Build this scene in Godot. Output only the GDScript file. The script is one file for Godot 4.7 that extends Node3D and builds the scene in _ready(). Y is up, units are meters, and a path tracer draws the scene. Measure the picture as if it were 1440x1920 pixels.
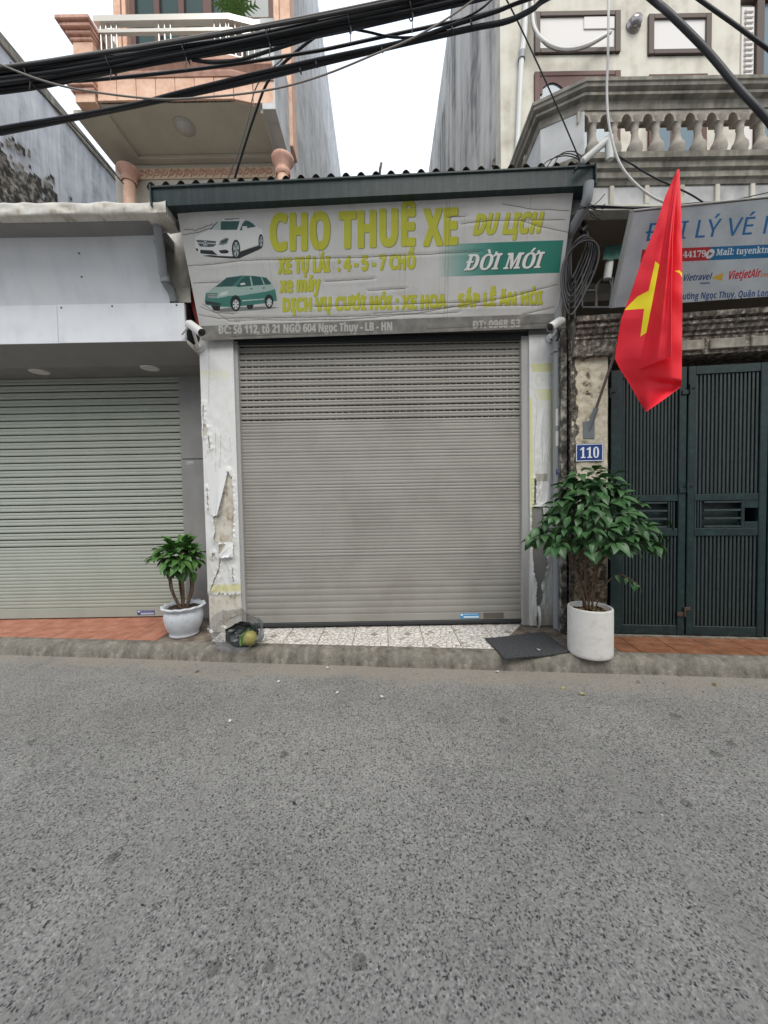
extends Node3D
# A shuttered car-hire shop in a narrow street, between a shop with a roller shutter and a house with a green gate.
const CAM := Vector3(0, 1.45, 0)
const FOCAL := 690.0          # in pixels of the 1440 x 1920 photograph
const PITCH := -2.0
const ROLL := -1.0
const FL := 0.12              # height of the pavement
const ZS := -3.80             # the main shutter
const ZP := -3.72             # fronts of its pillars
const ZL := -4.25             # shutter of the shop beside it
var cam_basis := Basis.from_euler(Vector3(deg_to_rad(PITCH), 0, deg_to_rad(ROLL)))
var rng := RandomNumberGenerator.new()
var mats := {}
var taken := {}

# ---------- from a pixel of the photograph to a point on a known plane
func ray(x: float, y: float) -> Vector3:
	return cam_basis * Vector3((x - 720.0) / FOCAL, (960.0 - y) / FOCAL, -1.0)
func pz(x: float, y: float, z: float) -> Vector3:
	var d := ray(x, y)
	return CAM + d * ((z - CAM.z) / d.z)
func py(x: float, y: float, h: float) -> Vector3:
	var d := ray(x, y)
	return CAM + d * ((h - CAM.y) / d.y)
func px(x: float, y: float, at: float) -> Vector3:
	var d := ray(x, y)
	return CAM + d * ((at - CAM.x) / d.x)
func hit(x: float, y: float, f: Transform3D, off := 0.0) -> Vector3:   # local coordinates in frame f of the point at height off over its xy plane
	var d := ray(x, y)
	var n := f.basis.z.normalized()
	var t := ((f.origin + n * off) - CAM).dot(n) / d.dot(n)
	return f.affine_inverse() * (CAM + d * t)
func vx(x0: float, y0: float, x1: float, y1: float, z: float) -> float:  # x of an upright edge seen from (x0, y0) to (x1, y1)
	return (pz(x0, y0, z).x + pz(x1, y1, z).x) * 0.5

# ---------- mesh building
class MB:
	var v := PackedVector3Array()
	var n := PackedVector3Array()
	var t := PackedVector2Array()
	var t2 := PackedVector2Array()
	var c := PackedColorArray()
	var i := PackedInt32Array()
	var col := Color(1, 1, 1)
	func put(p: Vector3, nn: Vector3, uv := Vector2.ZERO) -> int:
		v.append(p); n.append(nn); t.append(uv); c.append(col)
		return v.size() - 1
	func tri(a: Vector3, b: Vector3, d: Vector3) -> void:
		var nn := (b - a).cross(d - a).normalized()
		var k := put(a, nn); put(b, nn); put(d, nn)
		i.append_array([k, k + 2, k + 1])
	func quad(a: Vector3, b: Vector3, d: Vector3, e: Vector3, uv := [Vector2(0, 1), Vector2(1, 1), Vector2(1, 0), Vector2(0, 0)]) -> void:
		var nn := (b - a).cross(d - a)
		if nn.length_squared() < 1e-14: nn = (d - a).cross(e - a)
		nn = nn.normalized()
		var k := put(a, nn, uv[0]); put(b, nn, uv[1]); put(d, nn, uv[2]); put(e, nn, uv[3])
		i.append_array([k, k + 2, k + 1, k, k + 3, k + 2])
	func box(o: Vector3, s: Vector3, f := Transform3D.IDENTITY, bev := 0.0) -> void:
		var h := s * 0.5
		bev = minf(bev, minf(h.x, minf(h.y, h.z)) * 0.8)
		var pt := func(sx: float, sy: float, sz: float, ax: int) -> Vector3:
			var p := Vector3(sx, sy, sz) * (h - Vector3.ONE * bev)
			p[ax] = [sx, sy, sz][ax] * h[ax]
			return f * (o + p)
		for s1 in [-1.0, 1.0]:
			var x := [pt.call(s1, -1, -1, 0), pt.call(s1, 1, -1, 0), pt.call(s1, 1, 1, 0), pt.call(s1, -1, 1, 0)]
			var y := [pt.call(-1, s1, -1, 1), pt.call(-1, s1, 1, 1), pt.call(1, s1, 1, 1), pt.call(1, s1, -1, 1)]
			var z := [pt.call(-1, -1, s1, 2), pt.call(1, -1, s1, 2), pt.call(1, 1, s1, 2), pt.call(-1, 1, s1, 2)]
			for q in [x, y, z]:
				if s1 > 0: quad(q[0], q[1], q[2], q[3])
				else: quad(q[3], q[2], q[1], q[0])
		if bev <= 0.0: return
		var mid := f * o
		for s1 in [-1.0, 1.0]:
			for s2 in [-1.0, 1.0]:
				face([pt.call(s1, s2, -1, 0), pt.call(s1, s2, 1, 0), pt.call(s1, s2, 1, 1), pt.call(s1, s2, -1, 1)], mid)
				face([pt.call(s1, -1, s2, 0), pt.call(s1, 1, s2, 0), pt.call(s1, 1, s2, 2), pt.call(s1, -1, s2, 2)], mid)
				face([pt.call(-1, s1, s2, 1), pt.call(1, s1, s2, 1), pt.call(1, s1, s2, 2), pt.call(-1, s1, s2, 2)], mid)
				for s3 in [-1.0, 1.0]:
					face([pt.call(s1, s2, s3, 0), pt.call(s1, s2, s3, 1), pt.call(s1, s2, s3, 2)], mid)
	func face(p: Array, mid: Vector3) -> void:   # a triangle or quad turned away from mid
		var nn: Vector3 = (p[1] - p[0]).cross(p[2] - p[0])
		if nn.dot(p[0] - mid) < 0: p.reverse()
		if p.size() == 3: tri(p[0], p[1], p[2])
		else: quad(p[0], p[1], p[2], p[3])
	# a box between two corners
	func span(a: Vector3, b: Vector3, f := Transform3D.IDENTITY, bev := 0.0) -> void:
		box((a + b) * 0.5, (b - a).abs(), f, bev)
	func grid(nu: int, nv: int, fn: Callable, keep = null, uvf = null) -> void:
		var k := v.size()
		for b in nv + 1:
			for a in nu + 1:
				var u := float(a) / nu
				var w := float(b) / nv
				put(fn.call(u, w), Vector3.ZERO, uvf.call(u, w) if uvf != null else Vector2(u, 1.0 - w))
		for b in nv:
			for a in nu:
				if keep != null and not keep.call((a + 0.5) / nu, (b + 0.5) / nv): continue
				var p := k + b * (nu + 1) + a
				var q := p + nu + 1
				i.append_array([p, q + 1, p + 1, p, q, q + 1])
				var nn := (v[p + 1] - v[p]).cross(v[q] - v[p])
				for e in [p, p + 1, q, q + 1]: n[e] += nn
		for e in range(k, v.size()): n[e] = n[e].normalized() if n[e].length_squared() > 1e-18 else Vector3.BACK
	func tube(p: Array, r, sides := 6, caps := true) -> void:
		var k := v.size()
		var m := p.size()
		var side := Vector3.ZERO
		for a in m:
			var d: Vector3 = (p[mini(a + 1, m - 1)] - p[maxi(a - 1, 0)]).normalized()
			if side == Vector3.ZERO: side = d.cross(Vector3.UP if absf(d.y) < 0.9 else Vector3.RIGHT).normalized()
			side = (side - d * side.dot(d)).normalized()
			var up := side.cross(d)
			var rr: float = r[a] if r is Array else r
			for e in sides:
				var an := TAU * e / sides
				var o := side * cos(an) + up * sin(an)
				put(p[a] + o * rr, o, Vector2(float(e) / sides, float(a) / m))
		for a in m - 1:
			for e in sides:
				var q0 := k + a * sides + e
				var q1 := k + a * sides + (e + 1) % sides
				i.append_array([q0, q1, q1 + sides, q0, q1 + sides, q0 + sides])
		if caps:
			for a in [0, m - 1]:
				var ce := put(p[a], (p[0] - p[1] if a == 0 else p[m - 1] - p[m - 2]).normalized())
				for e in sides:
					var q0: int = k + a * sides + e
					var q1: int = k + a * sides + (e + 1) % sides
					i.append_array([ce, q1, q0] if a == 0 else [ce, q0, q1])
	func lathe(prof: Array, o: Vector3, segs := 24, bend = null) -> void:   # prof: (radius, height)
		grid(segs, prof.size() - 1, func(u: float, w: float) -> Vector3:
			var q: Vector2 = prof[roundi(w * (prof.size() - 1))]
			var an := -u * TAU
			var r := q.x
			var y := q.y
			if bend != null:
				var e: Vector2 = bend.call(an, q); r = e.x; y = e.y
			return o + Vector3(cos(an) * r, y, sin(an) * r))
	func extrude(poly: PackedVector2Array, f: Transform3D, depth: float) -> void:   # front at local z = depth
		var ix := Geometry2D.triangulate_polygon(poly)
		if Geometry2D.is_polygon_clockwise(poly): poly.reverse(); ix = Geometry2D.triangulate_polygon(poly)
		var mid := f * Vector3(poly[0].x, poly[0].y, depth * 0.5)
		for a in range(0, ix.size(), 3):
			var q := [poly[ix[a]], poly[ix[a + 1]], poly[ix[a + 2]]]
			var ar: float = (q[1] - q[0]).cross(q[2] - q[0])
			if ar < 0: q.reverse()
			tri(f * Vector3(q[0].x, q[0].y, depth), f * Vector3(q[1].x, q[1].y, depth), f * Vector3(q[2].x, q[2].y, depth))
			tri(f * Vector3(q[2].x, q[2].y, 0), f * Vector3(q[1].x, q[1].y, 0), f * Vector3(q[0].x, q[0].y, 0))
		for a in poly.size():
			var p0 := poly[a]
			var p1 := poly[(a + 1) % poly.size()]
			quad(f * Vector3(p0.x, p0.y, 0), f * Vector3(p1.x, p1.y, 0), f * Vector3(p1.x, p1.y, depth), f * Vector3(p0.x, p0.y, depth))
	# a profile of (out, up) points swept along local x
	func sweep(prof: Array, x0: float, x1: float, f := Transform3D.IDENTITY, close := true) -> void:
		var m := prof.size()
		for a in (m if close else m - 1):
			var p: Vector2 = prof[a]
			var q: Vector2 = prof[(a + 1) % m]
			quad(f * Vector3(x0, p.y, p.x), f * Vector3(x1, p.y, p.x), f * Vector3(x1, q.y, q.x), f * Vector3(x0, q.y, q.x))
		if close:
			var pp := PackedVector2Array(prof)
			var ix := Geometry2D.triangulate_polygon(pp)
			for a in range(0, ix.size(), 3):
				for xx in [x0, x1]:
					face([f * Vector3(xx, prof[ix[a]].y, prof[ix[a]].x), f * Vector3(xx, prof[ix[a + 1]].y, prof[ix[a + 1]].x), f * Vector3(xx, prof[ix[a + 2]].y, prof[ix[a + 2]].x)], f * Vector3((x0 + x1) * 0.5, prof[0].y, prof[0].x))
	func mesh() -> ArrayMesh:
		var arr := []
		arr.resize(Mesh.ARRAY_MAX)
		arr[Mesh.ARRAY_VERTEX] = v; arr[Mesh.ARRAY_NORMAL] = n; arr[Mesh.ARRAY_TEX_UV] = t; arr[Mesh.ARRAY_COLOR] = c; arr[Mesh.ARRAY_INDEX] = i
		if t2.size() == v.size(): arr[Mesh.ARRAY_TEX_UV2] = t2
		var m := ArrayMesh.new()
		m.add_surface_from_arrays(Mesh.PRIMITIVE_TRIANGLES, arr)
		return m

func numbered(called: String) -> String:
	if not taken.has(called):
		taken[called] = 0
		return called
	taken[called] += 1
	return "%s_%03d" % [called, taken[called]]
func obj(called: String, m, material: Material, parent: Node = null) -> MeshInstance3D:
	var o := MeshInstance3D.new()
	o.mesh = m.mesh() if m is MB else m
	o.material_override = material
	o.name = numbered(called) if parent == null else called
	(self if parent == null else parent).add_child(o, true)
	return o
func thing(called: String, label: String, category: String, group := "") -> Node3D:
	var o := Node3D.new()
	o.name = numbered(called)
	add_child(o)
	return tag(o, label, category, group)
func tag(o: Node3D, label: String, category: String, group := "") -> Node3D:
	o.set_meta("label", label); o.set_meta("category", category)
	if group: o.set_meta("group", group)
	return o
func struct(called: String, m, material: Material) -> MeshInstance3D:
	var o := obj(called, m, material)
	o.set_meta("kind", "structure")
	return o
func bx(called: String, a: Vector3, b: Vector3, material: Material, parent: Node, f := Transform3D.IDENTITY, bev := 0.004) -> MeshInstance3D:
	var m := MB.new()
	m.span(a, b, f, bev)
	return obj(called, m, material, parent)
func curve(p: Array, step := 6) -> Array:   # a smooth line through the points
	var o := []
	for k in p.size() - 1:
		var a: Vector3 = p[maxi(k - 1, 0)]
		var b: Vector3 = p[k]
		var d: Vector3 = p[k + 1]
		var e: Vector3 = p[mini(k + 2, p.size() - 1)]
		for s in step: o.append(b.cubic_interpolate(d, a, e, float(s) / step))
	o.append(p[-1])
	return o

# ---------- textures and materials
func noise(w: int, h: int, sd: int, freq: float, oct := 4, kind := FastNoiseLite.TYPE_SIMPLEX_SMOOTH, seamless := true) -> PackedByteArray:
	var f := FastNoiseLite.new()
	f.seed = sd; f.frequency = freq; f.fractal_octaves = oct; f.noise_type = kind
	var im := f.get_seamless_image(w, h) if seamless else f.get_image(w, h)
	return im.get_data()
func stretched(n: int, sd: int, freq: float, times: int, oct := 4) -> PackedByteArray:   # streaks that run down
	var f := FastNoiseLite.new()
	f.seed = sd; f.frequency = freq; f.fractal_octaves = oct; f.noise_type = FastNoiseLite.TYPE_SIMPLEX_SMOOTH
	var im := f.get_seamless_image(n, n / times)
	im.resize(n, n, Image.INTERPOLATE_CUBIC)
	return im.get_data()
func lut(stops: Array) -> PackedByteArray:
	var g := Gradient.new()
	var off := PackedFloat32Array()
	var cl := PackedColorArray()
	for s in stops:
		off.append(s[0]); cl.append(s[1])
	g.offsets = off; g.colors = cl
	var o := PackedByteArray()
	o.resize(768)
	for k in 256:
		var q := g.sample(k / 255.0)
		o[k * 3] = int(clampf(q.r, 0, 1) * 255.0); o[k * 3 + 1] = int(clampf(q.g, 0, 1) * 255.0); o[k * 3 + 2] = int(clampf(q.b, 0, 1) * 255.0)
	return o
func ramp_image(w: int, h: int, layers: Array, stops: Array) -> Image:   # layers: [bytes, weight], summed about the middle
	var l := lut(stops)
	var o := PackedByteArray()
	o.resize(w * h * 3)
	var b0: PackedByteArray = layers[0][0]
	var w0: float = layers[0][1]
	var two := layers.size() > 1
	var b1: PackedByteArray = layers[1][0] if two else b0
	var w1: float = layers[1][1] if two else 0.0
	var three := layers.size() > 2
	var b2: PackedByteArray = layers[2][0] if three else b0
	var w2: float = layers[2][1] if three else 0.0
	for k in w * h:
		var s := clampi(int(128.0 + (b0[k] - 128) * w0 + (b1[k] - 128) * w1 + (b2[k] - 128) * w2), 0, 255) * 3
		var d := k * 3
		o[d] = l[s]; o[d + 1] = l[s + 1]; o[d + 2] = l[s + 2]
	return Image.create_from_data(w, h, false, Image.FORMAT_RGB8, o)
func tex(im: Image) -> ImageTexture:
	im.generate_mipmaps()
	return ImageTexture.create_from_image(im)
func rgb(r: int, g: int, b: int) -> Color:
	return Color(r / 255.0, g / 255.0, b / 255.0)
func mat(key: String, col: Color, rough := 0.8, metal := 0.0) -> StandardMaterial3D:
	if mats.has(key): return mats[key]
	var m := StandardMaterial3D.new()
	m.albedo_color = col; m.roughness = rough; m.metallic = metal
	mats[key] = m
	return m
func tmat(key: String, im: Image, size: float, rough := 0.85, metal := 0.0, bump: Image = null, strength := 1.0) -> StandardMaterial3D:   # laid over the world in metres
	var m := mat(key, Color(1, 1, 1), rough, metal)
	m.albedo_texture = tex(im)
	m.uv1_triplanar = true; m.uv1_world_triplanar = true
	m.uv1_scale = Vector3.ONE / size
	if bump != null:
		bump.bump_map_to_normal_map(strength)
		m.normal_enabled = true
		m.normal_texture = tex(bump)
	return m
func grey(b: PackedByteArray, w: int, h: int) -> Image:
	var im := Image.create_from_data(w, h, false, Image.FORMAT_L8, b)
	im.convert(Image.FORMAT_RGBA8)
	return im

# ---------- flat print: polygons and lettering drawn into an image
func fill_tri(im: Image, a: Vector2, b: Vector2, c: Vector2, col: Color) -> void:
	var w := im.get_width()
	var h := im.get_height()
	var y0 := maxi(0, int(ceil(minf(a.y, minf(b.y, c.y)) - 0.5)))
	var y1 := mini(h - 1, int(floor(maxf(a.y, maxf(b.y, c.y)) - 0.5)))
	for y in range(y0, y1 + 1):
		var yy := y + 0.5
		var lo := 1e9
		var hi := -1e9
		for e in 3:
			var p: Vector2 = [a, b, c][e]
			var q: Vector2 = [b, c, a][e]
			if (p.y <= yy) != (q.y <= yy):
				var x := p.x + (q.x - p.x) * (yy - p.y) / (q.y - p.y)
				lo = minf(lo, x); hi = maxf(hi, x)
		if lo > hi: continue
		var x0 := maxi(0, int(ceil(lo - 0.5)))
		var x1 := mini(w - 1, int(floor(hi - 0.5)))
		if x1 >= x0:
			if col.a >= 1.0: im.fill_rect(Rect2i(x0, y, x1 - x0 + 1, 1), col)
			else:
				for x in range(x0, x1 + 1): im.set_pixel(x, y, im.get_pixel(x, y).lerp(Color(col, 1), col.a))
func fill_poly(im: Image, p: PackedVector2Array, col: Color) -> void:
	var ix := Geometry2D.triangulate_polygon(p)
	for k in range(0, ix.size(), 3): fill_tri(im, p[ix[k]], p[ix[k + 1]], p[ix[k + 2]], col)
func draw_line2(im: Image, p: PackedVector2Array, wd: float, col: Color) -> void:
	for k in p.size() - 1:
		var d := (p[k + 1] - p[k]).orthogonal().normalized() * wd * 0.5
		fill_tri(im, p[k] + d, p[k + 1] + d, p[k + 1] - d, col)
		fill_tri(im, p[k] + d, p[k + 1] - d, p[k] - d, col)
const MARKS := {"Ự": "U+.", "ự": "u+.", "Ỗ": "Ô~", "Ị": "I.", "Ụ": "U.", "ụ": "u.", "Ư": "U+", "Ớ": "O+'", "Ờ": "O+`", "Ỏ": "O?", "Ắ": "A('", "Ă": "A(", "Ễ": "Ê~", "ố": "ô'", "ổ": "ô?", "ọ": "o.", "Ạ": "A.", "ậ": "â.", "ư": "u+", "ờ": "o+`"}
# map turns (along 0..1, up 0..1 = base line to capital height) into a pixel of the image
func print_text(im: Image, txt: String, face: String, map: Callable, col: Color, bold := 0.0, weight := 700) -> void:
	var f := SystemFont.new()
	f.font_names = PackedStringArray([face]); f.font_weight = weight
	var base := ""
	for ch in txt: base += MARKS[ch][0] if MARKS.has(ch) else ch
	var tm := TextMesh.new()
	tm.font = f; tm.text = base; tm.depth = 0.0; tm.font_size = 64; tm.pixel_size = 0.01
	tm.horizontal_alignment = HORIZONTAL_ALIGNMENT_LEFT
	var arr := tm.get_mesh_arrays()
	var vs: PackedVector3Array = arr[Mesh.ARRAY_VERTEX]
	var ix: PackedInt32Array = arr[Mesh.ARRAY_INDEX]
	var box := tm.get_aabb()
	var flat := TextMesh.new()
	flat.font = f; flat.text = "H"; flat.depth = 0.0; flat.font_size = 64; flat.pixel_size = 0.01
	flat.horizontal_alignment = HORIZONTAL_ALIGNMENT_LEFT
	var hb := flat.get_aabb()
	var y0 := hb.position.y
	var ch_h := hb.size.y
	var x0 := box.position.x
	var wd := box.size.x
	var tris := []
	for k in range(0, ix.size(), 3):
		var q := []
		for e in 3: q.append(Vector2((vs[ix[k + e]].x - x0) / wd, (vs[ix[k + e]].y - y0) / ch_h))
		tris.append(q)
	var em := ch_h / wd
	for k in txt.length():
		if not MARKS.has(txt[k]): continue
		var m: String = MARKS[txt[k]]
		var s0 := f.get_string_size(base.substr(0, k), HORIZONTAL_ALIGNMENT_LEFT, -1, 64).x * 0.01
		var s1 := f.get_string_size(base.substr(0, k + 1), HORIZONTAL_ALIGNMENT_LEFT, -1, 64).x * 0.01
		var l := s0 / wd
		var r := s1 / wd
		var mid := (l + r) * 0.5
		var top := 1.06 if m[0] == m[0].to_upper() else 0.86
		if m[0] in ["Ô", "Ê", "ô", "â"]: top += 0.24
		if "(" in m: top += 0.2
		for e in m.substr(1):
			var rr := em * 0.1
			match e:
				".": tris += strokes([Vector2(mid - rr, -0.2), Vector2(mid + rr, -0.2)], 0.1, rr)
				"+": tris += strokes([Vector2(r - em * 0.14, top - 0.22), Vector2(r - em * 0.02, top - 0.1), Vector2(r - em * 0.02, top + 0.06)], 0.07, rr * 0.7)
				"'": tris += strokes([Vector2(mid - em * 0.02, top), Vector2(mid + em * 0.14, top + 0.22)], 0.07, rr * 0.8)
				"`": tris += strokes([Vector2(mid + em * 0.02, top), Vector2(mid - em * 0.14, top + 0.22)], 0.07, rr * 0.8)
				"~": tris += strokes([Vector2(mid - em * 0.2, top + 0.05), Vector2(mid - em * 0.08, top + 0.14), Vector2(mid + em * 0.08, top + 0.06), Vector2(mid + em * 0.2, top + 0.16)], 0.05, 0.0)
				"?": tris += strokes([Vector2(mid - em * 0.1, top + 0.24), Vector2(mid + em * 0.08, top + 0.24), Vector2(mid + em * 0.08, top + 0.14), Vector2(mid, top + 0.02)], 0.05, rr * 0.5)
				"(": tris += strokes([Vector2(mid - em * 0.16, 1.24), Vector2(mid - em * 0.1, 1.1), Vector2(mid + em * 0.1, 1.1), Vector2(mid + em * 0.16, 1.24)], 0.04, rr * 0.5)
	var offs := [Vector2.ZERO]
	if bold > 0.0:
		for e in 8: offs.append(Vector2.from_angle(TAU * e / 8.0) * bold)
	for q in tris:
		var a: Vector2 = map.call(q[0].x, q[0].y)
		var b: Vector2 = map.call(q[1].x, q[1].y)
		var d: Vector2 = map.call(q[2].x, q[2].y)
		for o in offs: fill_tri(im, a + o, b + o, d + o, col)
func strokes(p: Array, hy: float, hx: float) -> Array:
	var o := []
	for k in p.size() - 1:
		var a: Vector2 = p[k]
		var b: Vector2 = p[k + 1]
		var s := Vector2(hx, 0.0) if absf(b.y - a.y) > 0.02 and hx > 0 else Vector2(0, hy)
		o.append([a - s, a + s, b + s]); o.append([a - s, b + s, b - s])
	return o

func _ready() -> void:
	rng.seed = 604
	# ----- camera
	var cam := Camera3D.new()
	cam.name = "camera"
	cam.position = CAM
	cam.basis = cam_basis
	cam.fov = rad_to_deg(2.0 * atan(960.0 / FOCAL))
	cam.near = 0.05
	cam.far = 900.0
	cam.current = true
	add_child(cam)
	# ----- sky: a bright overcast
	var sm := ProceduralSkyMaterial.new()
	sm.sky_top_color = rgb(214, 224, 239)
	sm.sky_horizon_color = rgb(240, 244, 250)
	sm.sky_curve = 0.12
	sm.ground_horizon_color = rgb(150, 150, 148)
	sm.ground_bottom_color = rgb(110, 110, 108)
	sm.sun_angle_max = 1.0
	var sky := Sky.new()
	sky.sky_material = sm
	var env := Environment.new()
	env.background_mode = Environment.BG_SKY
	env.sky = sky
	env.tonemap_mode = Environment.TONE_MAPPER_LINEAR
	env.tonemap_exposure = 1.8
	env.sdfgi_enabled = true
	env.ssao_enabled = true
	env.ssil_enabled = true
	var we := WorldEnvironment.new()
	we.name = "environment"
	we.environment = env
	add_child(we)
	# ----- the sun behind the cloud, high over the street and behind the photographer
	var sun := DirectionalLight3D.new()
	sun.name = "sun"
	sun.rotation_degrees = Vector3(-52, 12, 0)
	sun.light_energy = 0.5
	sun.light_angular_distance = 40.0
	sun.light_color = Color(1.0, 0.985, 0.96)
	sun.shadow_enabled = true
	add_child(sun)
	materials()
	ground()
	main_shop()
	main_sign()
	left_shop()
	gate_house()
	pink_house()
	cream_house()
	street_things()
	added_opposite_house()
	potted_plants()
	flag()
	cables()
	for o in get_children():
		shadows(o)

func shadows(o: Node) -> void:
	if o is GeometryInstance3D: o.cast_shadow = GeometryInstance3D.SHADOW_CASTING_SETTING_ON
	for k in o.get_children(): shadows(k)

func materials() -> void:
	var fine := noise(512, 512, 11, 0.09, 3)
	var mid := noise(512, 512, 12, 0.025, 5)
	var big := noise(512, 512, 13, 0.008, 5)
	var run := stretched(512, 14, 0.035, 16, 4)
	var run2 := stretched(512, 15, 0.012, 8, 5)
	var spots := noise(512, 512, 16, 0.05, 4, FastNoiseLite.TYPE_CELLULAR)
	var bumpy := func(b: PackedByteArray) -> Image: return grey(b, 512, 512)
	tmat("kerb", ramp_image(512, 512, [[mid, 0.6], [fine, 0.5], [big, 0.7]], [[0.0, rgb(74, 70, 63)], [0.28, rgb(106, 102, 94)], [0.6, rgb(126, 122, 113)], [0.86, rgb(146, 142, 133)], [1.0, rgb(172, 168, 160)]]), 0.8, 0.95, 0.0, bumpy.call(fine), 1.2)
	tmat("slab", ramp_image(512, 512, [[big, 0.9], [mid, 0.5], [fine, 0.3]], [[0.0, rgb(74, 66, 58)], [0.5, rgb(116, 104, 94)], [1.0, rgb(150, 142, 132)]]), 1.1, 0.95)
	tmat("grime", ramp_image(512, 512, [[mid, 1.1], [fine, 0.7], [run, 0.5]], [[0.0, rgb(38, 35, 31)], [0.3, rgb(70, 66, 59)], [0.55, rgb(100, 95, 87)], [0.75, rgb(126, 121, 112)], [1.0, rgb(180, 176, 167)]]), 0.8, 0.95, 0.0, bumpy.call(mid), 4.0)
	tmat("moss_rail", ramp_image(512, 512, [[run, 0.35], [mid, 0.3], [big, 0.7]], [[0.0, rgb(84, 82, 76)], [0.4, rgb(126, 123, 114)], [0.65, rgb(152, 148, 138)], [1.0, rgb(186, 183, 174)]]), 1.3, 0.9)
	tmat("baluster", ramp_image(512, 512, [[mid, 0.4], [big, 0.6]], [[0.0, rgb(126, 119, 110)], [0.5, rgb(166, 160, 150)], [1.0, rgb(192, 187, 178)]]), 0.7, 0.85)
	tmat("streaked", ramp_image(512, 512, [[run2, 1.0], [run, 0.3], [mid, 0.35]], [[0.0, rgb(112, 111, 113)], [0.22, rgb(150, 149, 148)], [0.42, rgb(186, 184, 180)], [0.62, rgb(204, 202, 197)], [1.0, rgb(218, 217, 213)]]), 4.2, 0.95)
	tmat("grey_render", ramp_image(512, 512, [[run2, 0.5], [mid, 0.5], [big, 0.5]], [[0.0, rgb(150, 151, 152)], [0.5, rgb(192, 194, 195)], [1.0, rgb(212, 214, 214)]]), 3.0, 0.95)
	tmat("blue_render", ramp_image(512, 512, [[run2, 0.75], [mid, 0.35], [big, 0.5]], [[0.0, rgb(162, 166, 172)], [0.4, rgb(198, 204, 212)], [0.7, rgb(212, 217, 224)], [1.0, rgb(224, 227, 231)]]), 2.2, 0.95, 0.0, bumpy.call(run), 2.0)
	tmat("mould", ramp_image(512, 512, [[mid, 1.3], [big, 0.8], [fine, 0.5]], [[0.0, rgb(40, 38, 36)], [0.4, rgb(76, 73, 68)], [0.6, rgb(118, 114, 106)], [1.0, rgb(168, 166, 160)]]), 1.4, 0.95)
	tmat("cream", ramp_image(512, 512, [[big, 0.6], [run, 0.3], [mid, 0.3]], [[0.0, rgb(150, 145, 132)], [0.3, rgb(186, 182, 170)], [0.55, rgb(204, 201, 189)], [1.0, rgb(214, 212, 203)]]), 2.6, 0.92)
	tmat("plaster", ramp_image(512, 512, [[big, 0.8], [mid, 0.7], [fine, 0.35]], [[0.0, rgb(44, 40, 34)], [0.12, rgb(84, 77, 66)], [0.22, rgb(150, 141, 122)], [0.36, rgb(186, 178, 158)], [1.0, rgb(206, 200, 184)]]), 1.25, 0.95, 0.0, bumpy.call(mid), 3.0)
	tmat("damp_plaster", ramp_image(512, 512, [[mid, 1.2], [fine, 0.6], [big, 0.6]], [[0.0, rgb(34, 31, 26)], [0.4, rgb(74, 66, 54)], [0.65, rgb(112, 100, 82)], [1.0, rgb(160, 148, 126)]]), 0.7, 0.95, 0.0, bumpy.call(mid), 4.0)
	tmat("pink_stone", ramp_image(512, 512, [[big, 0.7], [mid, 0.5], [fine, 0.2]], [[0.0, rgb(198, 158, 136)], [0.5, rgb(220, 182, 158)], [1.0, rgb(230, 198, 178)]]), 1.2, 0.8)
	tmat("pink_trim", ramp_image(512, 512, [[run, 0.5], [mid, 0.5]], [[0.0, rgb(156, 118, 104)], [0.5, rgb(198, 156, 138)], [1.0, rgb(216, 180, 164)]]), 1.4, 0.8)
	tmat("soffit", ramp_image(512, 512, [[big, 0.5], [mid, 0.3]], [[0.0, rgb(176, 172, 160)], [1.0, rgb(202, 198, 186)]]), 3.0, 0.9)
	tmat("gate_paint", ramp_image(512, 512, [[mid, 0.7], [big, 0.7], [fine, 0.3]], [[0.0, rgb(13, 27, 30)], [0.5, rgb(19, 41, 43)], [0.85, rgb(27, 55, 53)], [1.0, rgb(42, 72, 64)]]), 0.8, 0.5)
	tmat("gate_slat", ramp_image(512, 512, [[run, 0.6], [mid, 0.5]], [[0.0, rgb(30, 40, 41)], [0.5, rgb(44, 56, 56)], [1.0, rgb(60, 72, 71)]]), 0.9, 0.5)
	tmat("shutter_taupe", ramp_image(512, 512, [[big, 0.5], [mid, 0.18], [fine, 0.06]], [[0.0, rgb(120, 117, 112)], [0.5, rgb(144, 142, 137)], [1.0, rgb(157, 156, 151)]]), 3.7, 0.55)
	tmat("shutter_sage", ramp_image(512, 512, [[big, 0.4], [mid, 0.15]], [[0.0, rgb(138, 144, 135)], [0.5, rgb(154, 160, 151)], [1.0, rgb(163, 168, 160)]]), 2.4, 0.5)
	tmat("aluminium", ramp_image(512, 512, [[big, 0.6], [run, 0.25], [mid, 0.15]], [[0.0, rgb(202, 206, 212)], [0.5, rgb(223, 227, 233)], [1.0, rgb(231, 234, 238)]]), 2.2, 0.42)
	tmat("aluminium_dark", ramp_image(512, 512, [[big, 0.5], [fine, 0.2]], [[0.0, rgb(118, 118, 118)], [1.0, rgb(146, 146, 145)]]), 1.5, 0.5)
	tmat("galvanised", ramp_image(512, 512, [[big, 0.9], [mid, 0.5], [run, 0.4]], [[0.0, rgb(158, 150, 136)], [0.3, rgb(198, 194, 184)], [1.0, rgb(220, 218, 211)]]), 0.9, 0.4, 0.25)
	tmat("gutter_green", ramp_image(512, 512, [[run, 0.7], [mid, 0.4]], [[0.0, rgb(14, 28, 31)], [0.5, rgb(23, 44, 48)], [0.9, rgb(40, 64, 66)], [1.0, rgb(62, 84, 84)]]), 0.8, 0.5)
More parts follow.
